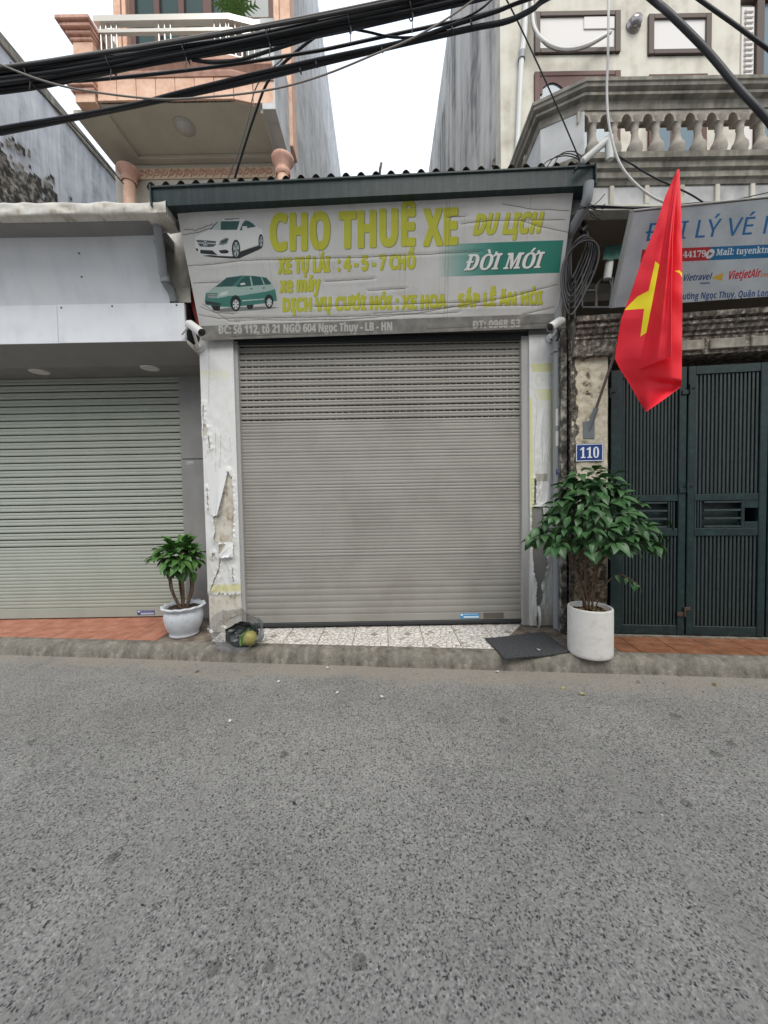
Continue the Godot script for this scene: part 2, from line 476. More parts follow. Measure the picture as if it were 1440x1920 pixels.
	tmat("roofing", ramp_image(512, 512, [[mid, 0.9], [fine, 0.4]], [[0.0, rgb(60, 56, 52)], [0.5, rgb(96, 92, 86)], [1.0, rgb(130, 126, 120)]]), 0.8, 0.9)
	tmat("pillar_core", ramp_image(512, 512, [[mid, 0.5], [big, 0.6], [run, 0.4]], [[0.0, rgb(144, 132, 112)], [0.22, rgb(178, 170, 156)], [0.5, rgb(198, 194, 185)], [1.0, rgb(208, 206, 200)]]), 0.8, 0.9)
	tmat("terracotta", ramp_image(512, 512, [[big, 0.7], [mid, 0.4], [fine, 0.15]], [[0.0, rgb(140, 92, 74)], [0.5, rgb(172, 114, 92)], [1.0, rgb(188, 144, 124)]]), 0.9, 0.6)
	tmat("orange_tile", ramp_image(512, 512, [[big, 0.8], [mid, 0.4], [fine, 0.2]], [[0.0, rgb(98, 70, 52)], [0.5, rgb(134, 88, 62)], [1.0, rgb(154, 112, 86)]]), 0.7, 0.6)
	tmat("soil", ramp_image(512, 512, [[mid, 1.2], [fine, 1.2]], [[0.0, rgb(24, 20, 16)], [0.5, rgb(52, 42, 34)], [1.0, rgb(98, 84, 66)]]), 0.25, 0.95, 0.0, bumpy.call(fine), 6.0)
	tmat("white_pot", ramp_image(512, 512, [[big, 0.6], [mid, 0.5], [fine, 0.25]], [[0.0, rgb(178, 173, 164)], [0.22, rgb(204, 201, 195)], [0.5, rgb(216, 214, 210)], [1.0, rgb(222, 220, 217)]]), 0.7, 0.6)
	tmat("glazed_pot", ramp_image(512, 512, [[mid, 0.5], [big, 0.5]], [[0.0, rgb(162, 166, 172)], [0.4, rgb(196, 201, 208)], [1.0, rgb(212, 216, 222)]]), 0.4, 0.3)
	tmat("mat_rubber", ramp_image(512, 512, [[fine, 0.9], [mid, 0.6]], [[0.0, rgb(42, 43, 46)], [0.5, rgb(66, 68, 71)], [1.0, rgb(96, 97, 98)]]), 0.35, 0.95, 0.0, bumpy.call(fine), 5.0)
	tmat("bark", ramp_image(512, 512, [[run, 0.9], [fine, 0.5]], [[0.0, rgb(52, 40, 32)], [0.5, rgb(98, 78, 62)], [1.0, rgb(140, 118, 96)]]), 0.3, 0.9)
	mat("interior", rgb(150, 144, 136), 0.95)
	mat("black_metal", rgb(44, 47, 50), 0.5)
	mat("black_cable", rgb(18, 22, 29), 0.5)
	mat("grey_cable", rgb(128, 124, 120), 0.6)
	mat("white_cable", rgb(206, 206, 204), 0.55)
	mat("pvc_grey", rgb(138, 142, 146), 0.5)
	mat("pvc_white", rgb(206, 208, 206), 0.5)
	mat("white_plastic", rgb(216, 216, 214), 0.4)
	mat("lens", rgb(38, 36, 36), 0.15)
	mat("red_steel", rgb(150, 52, 42), 0.6)
	mat("brown_wood", rgb(84, 52, 46), 0.6)
	mat("brown_frame", rgb(72, 58, 52), 0.6)
	mat("white_panel", rgb(214, 212, 210), 0.7)
	mat("pane_blue", rgb(110, 128, 140), 0.12)
	mat("pane_teal", rgb(44, 70, 72), 0.12)
	mat("steel_rail", rgb(206, 204, 198), 0.3, 0.4)
	mat("rust", rgb(74, 60, 50), 0.9)
	mat("screw", rgb(70, 72, 74), 0.5, 0.5)
	mat("rail_grey", rgb(164, 164, 162), 0.5)

# ---------- road, kerb and pavement
func kerb_z(x: float) -> float:      # the line where the kerb meets the road
	return -3.141 + 0.1054 * x
func ground() -> void:
	# the road: worn asphalt with dark and pale chippings, a dusty strip of cement along the kerb
	const W := 2048
	const SX := 8.0                   # metres across the picture of the road, from x = -4; from z = 0 to -4
	const SZ := 4.0
	var f := FastNoiseLite.new()
	f.seed = 5; f.frequency = 0.42; f.fractal_octaves = 2; f.noise_type = FastNoiseLite.TYPE_VALUE_CUBIC
	var im := f.get_image(2048, 1024)
	im.resize(W, W, Image.INTERPOLATE_BILINEAR)
	im.convert(Image.FORMAT_RGBA8)
	var tone := Image.create(256, 256, false, Image.FORMAT_RGBA8)
	var dust := FastNoiseLite.new()
	dust.seed = 8; dust.frequency = 1.1; dust.fractal_octaves = 5
	var speck := FastNoiseLite.new()
	speck.seed = 9; speck.frequency = 14.0; speck.fractal_octaves = 3
	var shade := func(x: float, z: float) -> float:      # 1 on the dust strip, 0 on bare asphalt
		var d := z - kerb_z(x)
		return clampf((0.30 - d) / 0.2 + dust.get_noise_2d(x, z * 1.6) * 1.3 + speck.get_noise_2d(x, z) * 0.6, 0.0, 1.0)
	# large patches of tone
	for by in 256:
		for bxx in 256:
			var x := -4.0 + SX * (bxx + 0.5) / 256.0
			var z := -SZ * (by + 0.5) / 256.0
			var p := dust.get_noise_2d(x * 0.8 + 40.0, z * 0.8) * 0.10 + dust.get_noise_2d(x * 3.1, z * 3.1 + 9.0) * 0.05
			var g := 0.625 + p * 0.55
			var s: float = shade.call(x, z) if z < -2.4 else 0.0
			var col := Color(g * 1.005, g, g * 0.985).lerp(rgb(153, 146, 134), s * 0.8)
			col.a = 0.93
			tone.set_pixel(bxx, by, col)
	tone.resize(W, W, Image.INTERPOLATE_CUBIC)
	im.blend_rect(tone, Rect2i(0, 0, W, W), Vector2i.ZERO)
	im.convert(Image.FORMAT_RGB8)
	for k in 60000:
		var x := rng.randf_range(-4.0, 4.0)
		var z := -4.0 * rng.randf()
		if z < -2.4 and shade.call(x, z) > rng.randf() * 1.15: continue
		var r := 0.0016 + 0.0046 * pow(rng.randf(), 2.2)
		if k % 160 == 0: r = rng.randf_range(0.007, 0.011)
		var q := rng.randf()
		var g := 0.5
		if q < 0.44: g = rng.randf_range(0.42, 0.54)
		elif q < 0.61: g = rng.randf_range(0.2, 0.36)
		elif q < 0.965: g = rng.randf_range(0.58, 0.7)
		else: g = rng.randf_range(0.70, 0.86); 
		if q >= 0.965: r *= 0.6
		var an := rng.randf() * PI
		var st := rng.randf_range(1.0, 2.4)
		var u := Vector2(cos(an), sin(an)) * r * st
		var w := Vector2(-sin(an), cos(an)) * r / sqrt(st)
		var c := Vector2((x + 4.0) / SX, -z / SZ) * W
		var sc := Vector2(W / SX, W / SZ)
		var col := Color(g, g * rng.randf_range(0.985, 1.0), g * rng.randf_range(0.96, 1.0))
		fill_tri(im, c + u * sc, c + w * sc, c - u * sc, col)
		fill_tri(im, c + u * sc, c - u * sc, c - w * sc * rng.randf_range(0.5, 1.0), col)
	# stains and flattened gum
	for k in 26:
		var c := Vector2(rng.randf(), rng.randf_range(0.25, 0.86)) * W
		var r := rng.randf_range(3.0, 9.0)
		var p := PackedVector2Array()
		for e in 11: p.append(c + Vector2(cos(TAU * e / 11.0), sin(TAU * e / 11.0) * 2.0) * r * rng.randf_range(0.7, 1.1))
		fill_poly(im, p, Color(0.36, 0.355, 0.34, 0.45))
	var hgt := im.duplicate() as Image
	hgt.convert(Image.FORMAT_RGBA8)
	hgt.bump_map_to_normal_map(1.6)
	var am := mat("asphalt", Color(1, 1, 1), 0.92)
	am.albedo_texture = tex(im)
	# packed stone chippings, laid over it in a finer repeat; the dust hides them
	var cf := FastNoiseLite.new()
	cf.seed = 15; cf.frequency = 0.3; cf.noise_type = FastNoiseLite.TYPE_CELLULAR; cf.fractal_type = FastNoiseLite.FRACTAL_NONE
	cf.cellular_return_type = FastNoiseLite.RETURN_CELL_VALUE; cf.cellular_jitter = 1.2
	var cells := cf.get_seamless_image(1024, 1024).get_data()
	cf.seed = 16; cf.frequency = 0.4
	var cells2 := cf.get_seamless_image(1024, 1024).get_data()
	am.detail_enabled = true
	am.detail_blend_mode = BaseMaterial3D.BLEND_MODE_MUL
	am.detail_uv_layer = BaseMaterial3D.DETAIL_UV_2
	am.detail_albedo = tex(ramp_image(1024, 1024, [[cells, 0.62], [cells2, 0.62]], [[0.0, rgb(92, 92, 95)], [0.1, rgb(136, 136, 137)], [0.24, rgb(190, 190, 190)], [0.45, rgb(214, 213, 211)], [0.8, rgb(230, 229, 226)], [1.0, rgb(255, 255, 255)]]))
	var cover := Image.create(256, 256, false, Image.FORMAT_RGB8)
	for y in 256:
		for x in 256:
			var wz := -SZ * (y + 0.5) / 256.0
			var s: float = shade.call(-4.0 + SX * (x + 0.5) / 256.0, wz) if wz < -2.4 else 0.0
			var k := 1.0 - 0.55 * s
			cover.set_pixel(x, y, Color(k, k, k))
	am.detail_mask = tex(cover)
	am.normal_enabled = true
	am.normal_texture = tex(hgt)
	am.normal_scale = 0.5
	var m := MB.new()
	var und := FastNoiseLite.new()
	und.seed = 3; und.frequency = 0.6
	m.grid(96, 40, func(u: float, w: float) -> Vector3:
		var x := -12.0 + 24.0 * u
		var z := 2.0 + (kerb_z(x) - 0.05 - 2.0) * w
		return Vector3(x, und.get_noise_2d(x, z) * 0.006, z), null, func(u: float, w: float) -> Vector2:
		var x := -12.0 + 24.0 * u
		var z := 2.0 + (kerb_z(x) - 0.05 - 2.0) * w
		return Vector2((x + 4.0) / SX, -z / SZ))
	for q in m.v: m.t2.append(Vector2(q.x, q.z) / 2.1)
	struct("road", m, am)
	m = MB.new()
	m.grid(2, 2, func(u: float, w: float) -> Vector3: return Vector3(-300.0 + 600.0 * u, -0.03, 300.0 - 600.0 * w))
	struct("ground", m, mats["slab"])
	# the kerb: rounded, chipped cement
	m = MB.new()
	var kn := FastNoiseLite.new()
	kn.seed = 21; kn.frequency = 1.7; kn.fractal_octaves = 4
	var prof := [Vector2(0.012, -0.02), Vector2(0.004, 0.02), Vector2(-0.006, 0.06), Vector2(-0.016, 0.088), Vector2(-0.034, 0.108), Vector2(-0.06, 0.119), Vector2(-0.1, 0.122), Vector2(-0.14, 0.1215), Vector2(-0.17, 0.1)]
	m.grid(700, prof.size() - 1, func(u: float, w: float) -> Vector3:
		var x := -7.0 + 14.0 * u
		var k := roundi(w * (prof.size() - 1))
		var q: Vector2 = prof[k]
		var nn := kn.get_noise_2d(x, q.y * 4.0 - q.x * 4.0)
		var chip := minf(0.0, kn.get_noise_2d(x * 2.2 + 50.0, 0.0) + 0.18) * 0.05 if k in [2, 3, 4] else 0.0
		return Vector3(x, q.y + nn * (0.0025 if k < 7 else 0.001) + chip * 0.5, kerb_z(x) + q.x + nn * 0.005 * (1.0 - w) + chip * 0.6))
	struct("kerb", m, mats["kerb"])
	# the pavement slab behind it and the tiles laid on it
	m = MB.new()
	var line := func(z: float) -> PackedVector2Array: return PackedVector2Array([Vector2(-7, kerb_z(-7) - 0.12), Vector2(7, kerb_z(7) - 0.12), Vector2(7, z), Vector2(-7, z)])
	var flat := Transform3D(Basis(Vector3.RIGHT, Vector3.FORWARD, Vector3.UP), Vector3.ZERO)   # local (x, -z, up)
	var pl := PackedVector2Array()
	for q in line.call(-9.0): pl.append(Vector2(q.x, -q.y))
	m.extrude(pl, flat.translated(Vector3(0, -0.02, 0)), FL - 0.006 + 0.02)
	var pav := struct("pavement", m, mats["slab"])
	var xl := vx(391, 1000, 391, 1000, ZP)
	var xr := pz(1135, 1190, -3.4).x
	var back := 0.165
	# terracotta in front of the shop on the left
	tiles(pav, "terracotta_tile", [Vector2(-6, ZL - 0.1), Vector2(-6, kerb_z(-6) - back), Vector2(pz(312, 1190, -3.7).x, kerb_z(-1.9) - back), Vector2(pz(312, 1190, -3.7).x, ZL - 0.1)], Vector2(-2.16, ZL), 0.0, 0.4, 0.004, [mats["terracotta"]])
	# white tiles printed with crazy paving in front of the main shutter
	var wt := []
	for k in 3: wt.append(crazy(60 + k))
	var wl := pz(385, 1205, -3.4).x
	tiles(pav, "white_tile", [Vector2(wl, ZS - 0.06), Vector2(wl + 0.02, kerb_z(-1.5) - 0.1), Vector2(pz(935, 1225, -3.1).x, kerb_z(0.95) - 0.15), Vector2(pz(1000, 1190, -3.6).x, ZS - 0.06)], Vector2(0.02, -3.18), 0.0, 0.33, 0.005, wt)
	# orange tiles at the gate
	tiles(pav, "orange_tile", [Vector2(xr - 0.05, -3.62), Vector2(xr - 0.05, kerb_z(2.0) - 0.13), Vector2(6, kerb_z(6) - 0.13), Vector2(6, -3.2)], Vector2(pz(1291, 1234, -2.95).x, pz(1291, 1234, -2.95).z), atan(0.1054), 0.31, 0.005, [mats["orange_tile"]])

func crazy(sd: int) -> StandardMaterial3D:
	var f := FastNoiseLite.new()
	f.seed = sd; f.frequency = 0.035; f.noise_type = FastNoiseLite.TYPE_CELLULAR
	f.cellular_return_type = FastNoiseLite.RETURN_DISTANCE2_SUB; f.fractal_type = FastNoiseLite.FRACTAL_NONE; f.cellular_jitter = 1.1
	var b := f.get_image(192, 192, false, false, false)
	f.cellular_return_type = FastNoiseLite.RETURN_CELL_VALUE
	var dirt := noise(192, 192, sd + 9, 0.03, 4)
	var im := Image.create(192, 192, false, Image.FORMAT_RGB8)
	for y in 192:
		for x in 192:
			f.cellular_return_type = FastNoiseLite.RETURN_DISTANCE2_SUB
			var d := f.get_noise_2d(x, y)
			f.cellular_return_type = FastNoiseLite.RETURN_CELL_VALUE
			var c := f.get_noise_2d(x, y)
			var g := 0.93 + c * 0.04 - dirt[y * 192 + x] / 255.0 * 0.12
			var e := clampf((d + 0.97) / 0.16, 0.0, 1.0)
			im.set_pixel(x, y, Color(g, g * 0.985, g * 0.96).lerp(Color(0.55, 0.53, 0.50), 1.0 - e))
	var m := mat("crazy%d" % sd, Color(1, 1, 1), 0.45)
	m.albedo_texture = tex(im)
	return m
# a field of square tiles cut to an outline; each tile is a piece of its own
func tiles(parent: Node, called: String, outline: Array, origin: Vector2, turn: float, size: float, gap: float, ms: Array) -> void:
	var o := PackedVector2Array(outline)
	if Geometry2D.is_polygon_clockwise(o): o.reverse()
	var a := Vector2(cos(turn), sin(turn))
	var b := Vector2(-sin(turn), cos(turn))
	for r in range(-24, 25):
		for c in range(-24, 25):
			var p := origin + a * size * c + b * size * r
			var h := size - gap
			var sq := PackedVector2Array([p, p + a * h, p + a * h + b * h, p + b * h])
			for piece in Geometry2D.intersect_polygons(sq, o):
				var poly := PackedVector2Array()
				for q in piece:
					if poly.is_empty() or q.distance_to(poly[-1]) > 0.004: poly.append(q)
				if poly.size() < 3: continue
				var area := 0.0
				for k in poly.size(): area += poly[k].cross(poly[(k + 1) % poly.size()])
				if absf(area) < 0.001: continue
				if Geometry2D.triangulate_polygon(poly).is_empty(): continue
				var top := FL + rng.randf_range(-0.0012, 0.0012)
				var m := MB.new()
				var ip := PackedVector2Array()
				for k in poly.size():
					var e0 := (poly[(k + poly.size() - 1) % poly.size()] - poly[k]).normalized()
					var e1 := (poly[(k + 1) % poly.size()] - poly[k]).normalized()
					ip.append(poly[k] + (e0 + e1).limit_length(1.4) * 0.003)
				var ix := Geometry2D.triangulate_polygon(ip)
				for k in range(0, ix.size(), 3):
					var t0 := [ip[ix[k]], ip[ix[k + 1]], ip[ix[k + 2]]]
					var v3 := []
					for q in t0: v3.append(Vector3(q.x, top, q.y))
					if (v3[1] - v3[0]).cross(v3[2] - v3[0]).y < 0: v3.reverse(); t0.reverse()
					var s := m.v.size()
					m.tri(v3[0], v3[1], v3[2])
					for e in 3: m.t[s + e] = Vector2((t0[e] - p).dot(a), (t0[e] - p).dot(b)) / size
				if true:
					for k in poly.size():
						var k2 := (k + 1) % poly.size()
						m.face([Vector3(ip[k].x, top, ip[k].y), Vector3(ip[k2].x, top, ip[k2].y), Vector3(poly[k2].x, top - 0.0025, poly[k2].y), Vector3(poly[k].x, top - 0.0025, poly[k].y)], Vector3(p.x + size * 0.4, top - 0.4, p.y + size * 0.4))
				for k in poly.size():
					var k2 := (k + 1) % poly.size()
					var cc := Vector2.ZERO
					for q in poly: cc += q / poly.size()
					m.face([Vector3(poly[k].x, top - 0.0025, poly[k].y), Vector3(poly[k2].x, top - 0.0025, poly[k2].y), Vector3(poly[k2].x, FL - 0.006, poly[k2].y), Vector3(poly[k].x, FL - 0.006, poly[k].y)], Vector3(cc.x, top, cc.y))
				obj(called, m, ms[rng.randi() % ms.size()], parent)

# ---------- the shop with the large roller shutter
func slat_mesh(w: float, pitch: float, open_gap: float, ribs: int, holes: int, lip := 0.012) -> ArrayMesh:
	var m := MB.new()
	var h := pitch - open_gap
	var prof := [Vector2(-lip, 0.0)]
	var nseg := ribs * 4
	for k in nseg + 1:
		var y := h * k / nseg
		var ph := fposmod(float(k) / 4.0, 1.0)
		prof.append(Vector2(0.0 if ph < 0.01 or ph > 0.99 else (0.0048 if ph == 0.5 else 0.004) * (0.6 if lip < 0.005 else 1.0), y))
	prof.append(Vector2(-lip, h))
	m.sweep(prof, -w * 0.5, w * 0.5, Transform3D.IDENTITY, false)
	if holes > 0:     # bridges between the slots
		for k in holes + 1:
			var x := -w * 0.5 + w * k / holes
			m.quad(Vector3(x - 0.006, h, -0.004), Vector3(x + 0.006, h, -0.004), Vector3(x + 0.006, pitch, -0.004), Vector3(x - 0.006, pitch, -0.004))
	return m.mesh()

func main_shop() -> void:
	var xa := vx(437, 640, 452, 1180, ZP)      # inner edges of the pillars
	var xb := vx(997, 640, 991, 1175, ZP)
	var xa0 := vx(371, 640, 394, 1187, ZP)
	var xb1 := vx(1044, 640, 1031, 1185, ZP)
	var top := pz(715, 632, ZP).y
	var shop := thing("shop_building", "single storey shop with torn white pillars and corrugated roof", "shop")
	# pillars, each with a torn vinyl wrap
	for s in 2:
		var x0 := xa0 if s == 0 else xb
		var x1 := xa if s == 0 else xb1
		var pil := bx("pillar", Vector3(x0, FL - 0.01, ZP - 0.26), Vector3(x1, top + 0.25, ZP - 0.012), mats["pillar_core"] if s == 0 else mat("grey_core", rgb(128, 128, 126), 0.9), shop, Transform3D.IDENTITY, 0.006)
		vinyl_wrap(pil, s, x0, x1, top)
	# guide rails of the shutter and the closed room behind it
	bx("guide_rail", Vector3(xa, FL, ZS - 0.03), Vector3(xa + 0.035, top, ZP - 0.03), mats["rail_grey"], shop)
	bx("guide_rail", Vector3(xb - 0.07, FL, ZS - 0.03), Vector3(xb, top, ZP - 0.03), mats["rail_grey"], shop)
	bx("side_wall", Vector3(xa0 + 0.02, FL, -5.2), Vector3(xa0 + 0.14, 3.98, ZP - 0.27), mats["interior"], shop, Transform3D.IDENTITY, 0.0)
	bx("side_wall", Vector3(xb1 - 0.14, FL, -5.2), Vector3(xb1 - 0.02, 3.98, ZP - 0.27), mats["interior"], shop, Transform3D.IDENTITY, 0.0)
	bx("back_wall", Vector3(xa0 + 0.02, FL, -5.32), Vector3(xb1 - 0.02, 3.98, -5.2), mats["interior"], shop, Transform3D.IDENTITY, 0.0)
	bx("ceiling", Vector3(xa0 + 0.03, 3.74, -5.19), Vector3(xb1 - 0.03, 3.8, ZS - 0.02), mats["interior"], shop, Transform3D.IDENTITY, 0.0)
	bx("lintel", Vector3(xa0 + 0.05, top + 0.045, ZP - 0.3), Vector3(xb1 - 0.05, top + 0.3, ZP - 0.06), mats["interior"], shop, Transform3D.IDENTITY, 0.0)
	bx("shutter_box", Vector3(xa - 0.01, top - 0.03, ZP - 0.07), Vector3(xb + 0.01, top + 0.04, ZP - 0.035), mats["black_metal"], shop)
	# the shutter itself
	var sh := thing("roller_shutter", "tall taupe metal roller shutter closed under the car hire sign", "shutter")
	var w := xb - xa - 0.1
	var xm := (xa + xb) * 0.5 - 0.0175
	var bot := FL + 0.022
	var pitch := 0.0675
	var open_y := pz(715, 796, ZS).y
	var closed := slat_mesh(w, pitch, 0.0006, 2, 0, 0.002)
	var opened := slat_mesh(w, pitch, 0.0135, 2, 44)
	var plain := slat_mesh(w, pitch, 0.0012, 1, 0, 0.006)
	var gapped := slat_mesh(w, pitch, 0.0028, 2, 0)
	bx("bottom_bar", Vector3(xm - w * 0.5, bot, ZS - 0.03), Vector3(xm + w * 0.5, bot + 0.035, ZS + 0.018), mats["black_metal"], sh)
	bx("bottom_slat", Vector3(xm - w * 0.5, bot + 0.037, ZS - 0.02), Vector3(xm + w * 0.5, bot + 0.115, ZS + 0.008), mats["shutter_taupe"], sh)
	var y := bot + 0.117
	var k := 0
	while y < top + 0.02:
		var o := obj("slat", opened if y > open_y else (plain if k < 5 else (gapped if k in [9, 19, 24, 27, 31] else closed)), mats["shutter_taupe"], sh)
		o.position = Vector3(xm, y, ZS + rng.randf_range(-0.0015, 0.0015))
		o.rotation.z = rng.randf_range(-0.0004, 0.0004)
		y += pitch
		k += 1
	# stickers and grime marks on the bottom slat
	var st := pz(881, 1164, ZS + 0.01)
	var sticker := obj("sticker", quad_mesh(0.205, 0.055), print_mat("sticker_blue", rgb(64, 140, 190), rgb(226, 234, 238), 3), sh)
	sticker.position = Vector3(st.x, bot + 0.079, ZS + 0.0105)
	var lab := obj("label_patch", quad_mesh(0.21, 0.06), mat("taped_label", rgb(98, 92, 84), 0.8), sh)
	lab.position = Vector3(pz(925, 1163, ZS).x, bot + 0.078, ZS + 0.0105)
	# the corrugated roof and its green gutter
	var g0 := pz(286, 352, -3.22)
	var g1 := pz(1112, 312, -3.22)
	var gf := frame2(g0, g1)
	var gl := g0.distance_to(g1)
	var m := MB.new()
	m.sweep([Vector2(0.0, -0.155), Vector2(0.006, -0.02), Vector2(0.02, -0.012), Vector2(0.02, 0.0), Vector2(-0.01, 0.0), Vector2(-0.012, -0.14), Vector2(-0.14, -0.14), Vector2(-0.14, 0.0), Vector2(-0.148, 0.0), Vector2(-0.148, -0.155)], 0.0, gl, gf)
	var gut := obj("gutter", m, mats["gutter_green"], shop)
	for e in 2:
		m = MB.new()
		m.box(Vector3(-0.008 if e == 0 else gl + 0.008, -0.08, -0.065), Vector3(0.012, 0.175, 0.19), gf, 0.003)
		obj("end_cap", m, mats["gutter_green"], gut)
	m = MB.new()
	var nb := 30
	m.grid(nb * 8, 6, func(u: float, v: float) -> Vector3:
		var ph := fposmod(u * nb, 1.0)
		var hh := 0.034 * pow(maxf(0.0, sin(ph * PI)), 0.7) if ph < 0.62 else 0.0
		hh = 0.04 * smoothstep(0.0, 0.2, ph) * (1.0 - smoothstep(0.42, 0.62, ph))
		return gf * Vector3(-0.05 + (gl + 0.08) * u, 0.004 + hh, 0.005 - 0.36 * v))
	var roof := obj("roof_sheet", m, mats["roofing"], shop)
	m = MB.new()
	m.grid(nb * 4, 4, func(u: float, v: float) -> Vector3:
		var ph := fposmod(u * nb * 0.8, 1.0)
		var hh := 0.04 * smoothstep(0.0, 0.2, ph) * (1.0 - smoothstep(0.42, 0.62, ph))
		return Vector3(lerpf(xa0 - 0.1, 1.36, u), g0.y + hh - 0.01 - 0.02 * v, -3.56 - 1.72 * v))
	obj("roof_sheet", m, mats["roofing"], shop)
	# debris on the roof edge: twigs, a stub of pipe and loose sheet
	for q in [[712, 330, 715, 306, 0.012], [924, 312, 928, 296, 0.012], [980, 325, 985, 293, 0.014]]:
		m = MB.new()
		m.tube([pz(q[0], q[1], -3.3), pz((q[0] + q[2]) * 0.5 - 1.0, (q[1] + q[3]) * 0.5, -3.3), pz(q[2], q[3], -3.31)], q[4], 6)
		obj("roof_hook", m, mats["grime"], roof)
	# a red steel strut at the left end of the sign
	m = MB.new()
	m.extrude(PackedVector2Array([p2(pz(354, 560, -3.72)), p2(pz(352, 470, -3.72)), p2(pz(378, 612, -3.72)), p2(pz(372, 620, -3.72))]), Transform3D(Basis(), Vector3(0, 0, -3.76)), 0.03)
	obj("steel_strut", m, mats["red_steel"], shop)
	# shade of the gap left of the sign, put in as a black sheet
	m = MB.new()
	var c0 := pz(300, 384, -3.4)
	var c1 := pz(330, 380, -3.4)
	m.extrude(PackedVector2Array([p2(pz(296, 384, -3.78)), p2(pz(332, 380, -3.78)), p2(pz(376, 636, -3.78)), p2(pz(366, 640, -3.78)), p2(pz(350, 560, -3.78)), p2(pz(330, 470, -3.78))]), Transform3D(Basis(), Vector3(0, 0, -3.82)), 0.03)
	obj("gap_shade_sheet", m, mats["black_metal"], shop)
	bx("header", Vector3(xa0 + 0.03, top + 0.31, ZP - 0.3), Vector3(xb1 - 0.04, g1.y - 0.28, ZP - 0.1), mats["interior"], shop, Transform3D.IDENTITY, 0.0)

func p2(v: Vector3) -> Vector2: return Vector2(v.x, v.y)
func frame2(a: Vector3, b: Vector3) -> Transform3D:   # x from a to b, y up, z towards the street
	var x := (b - a).normalized()
	var z := x.cross(Vector3.UP).normalized()
	return Transform3D(Basis(x, z.cross(x), z), a)
func quad_mesh(w: float, h: float) -> ArrayMesh:
	var m := MB.new()
	m.box(Vector3.ZERO, Vector3(w, h, 0.0012))
	return m.mesh()
func print_mat(key: String, base: Color, ink: Color, rows: int) -> StandardMaterial3D:   # a small printed label with rows of tiny lettering
	var im := Image.create(128, 40, false, Image.FORMAT_RGB8)
	im.fill(base)
	if rows == 3:
		im.fill_rect(Rect2i(4, 5, 16, 12), ink)
		im.fill_rect(Rect2i(24, 22, 98, 13), ink)
	for r in rows:
		var y := 5 + r * 11
		var x := 26
		while x < 118:
			var w := rng.randi_range(2, 7)
			im.fill_rect(Rect2i(x, y, w, 4), ink if r < 1 or rows < 3 else base)
			x += w + 2
	var m := mat(key, Color(1, 1, 1), 0.5)
	m.albedo_texture = tex(im)
	m.uv1_triplanar = false
	return m

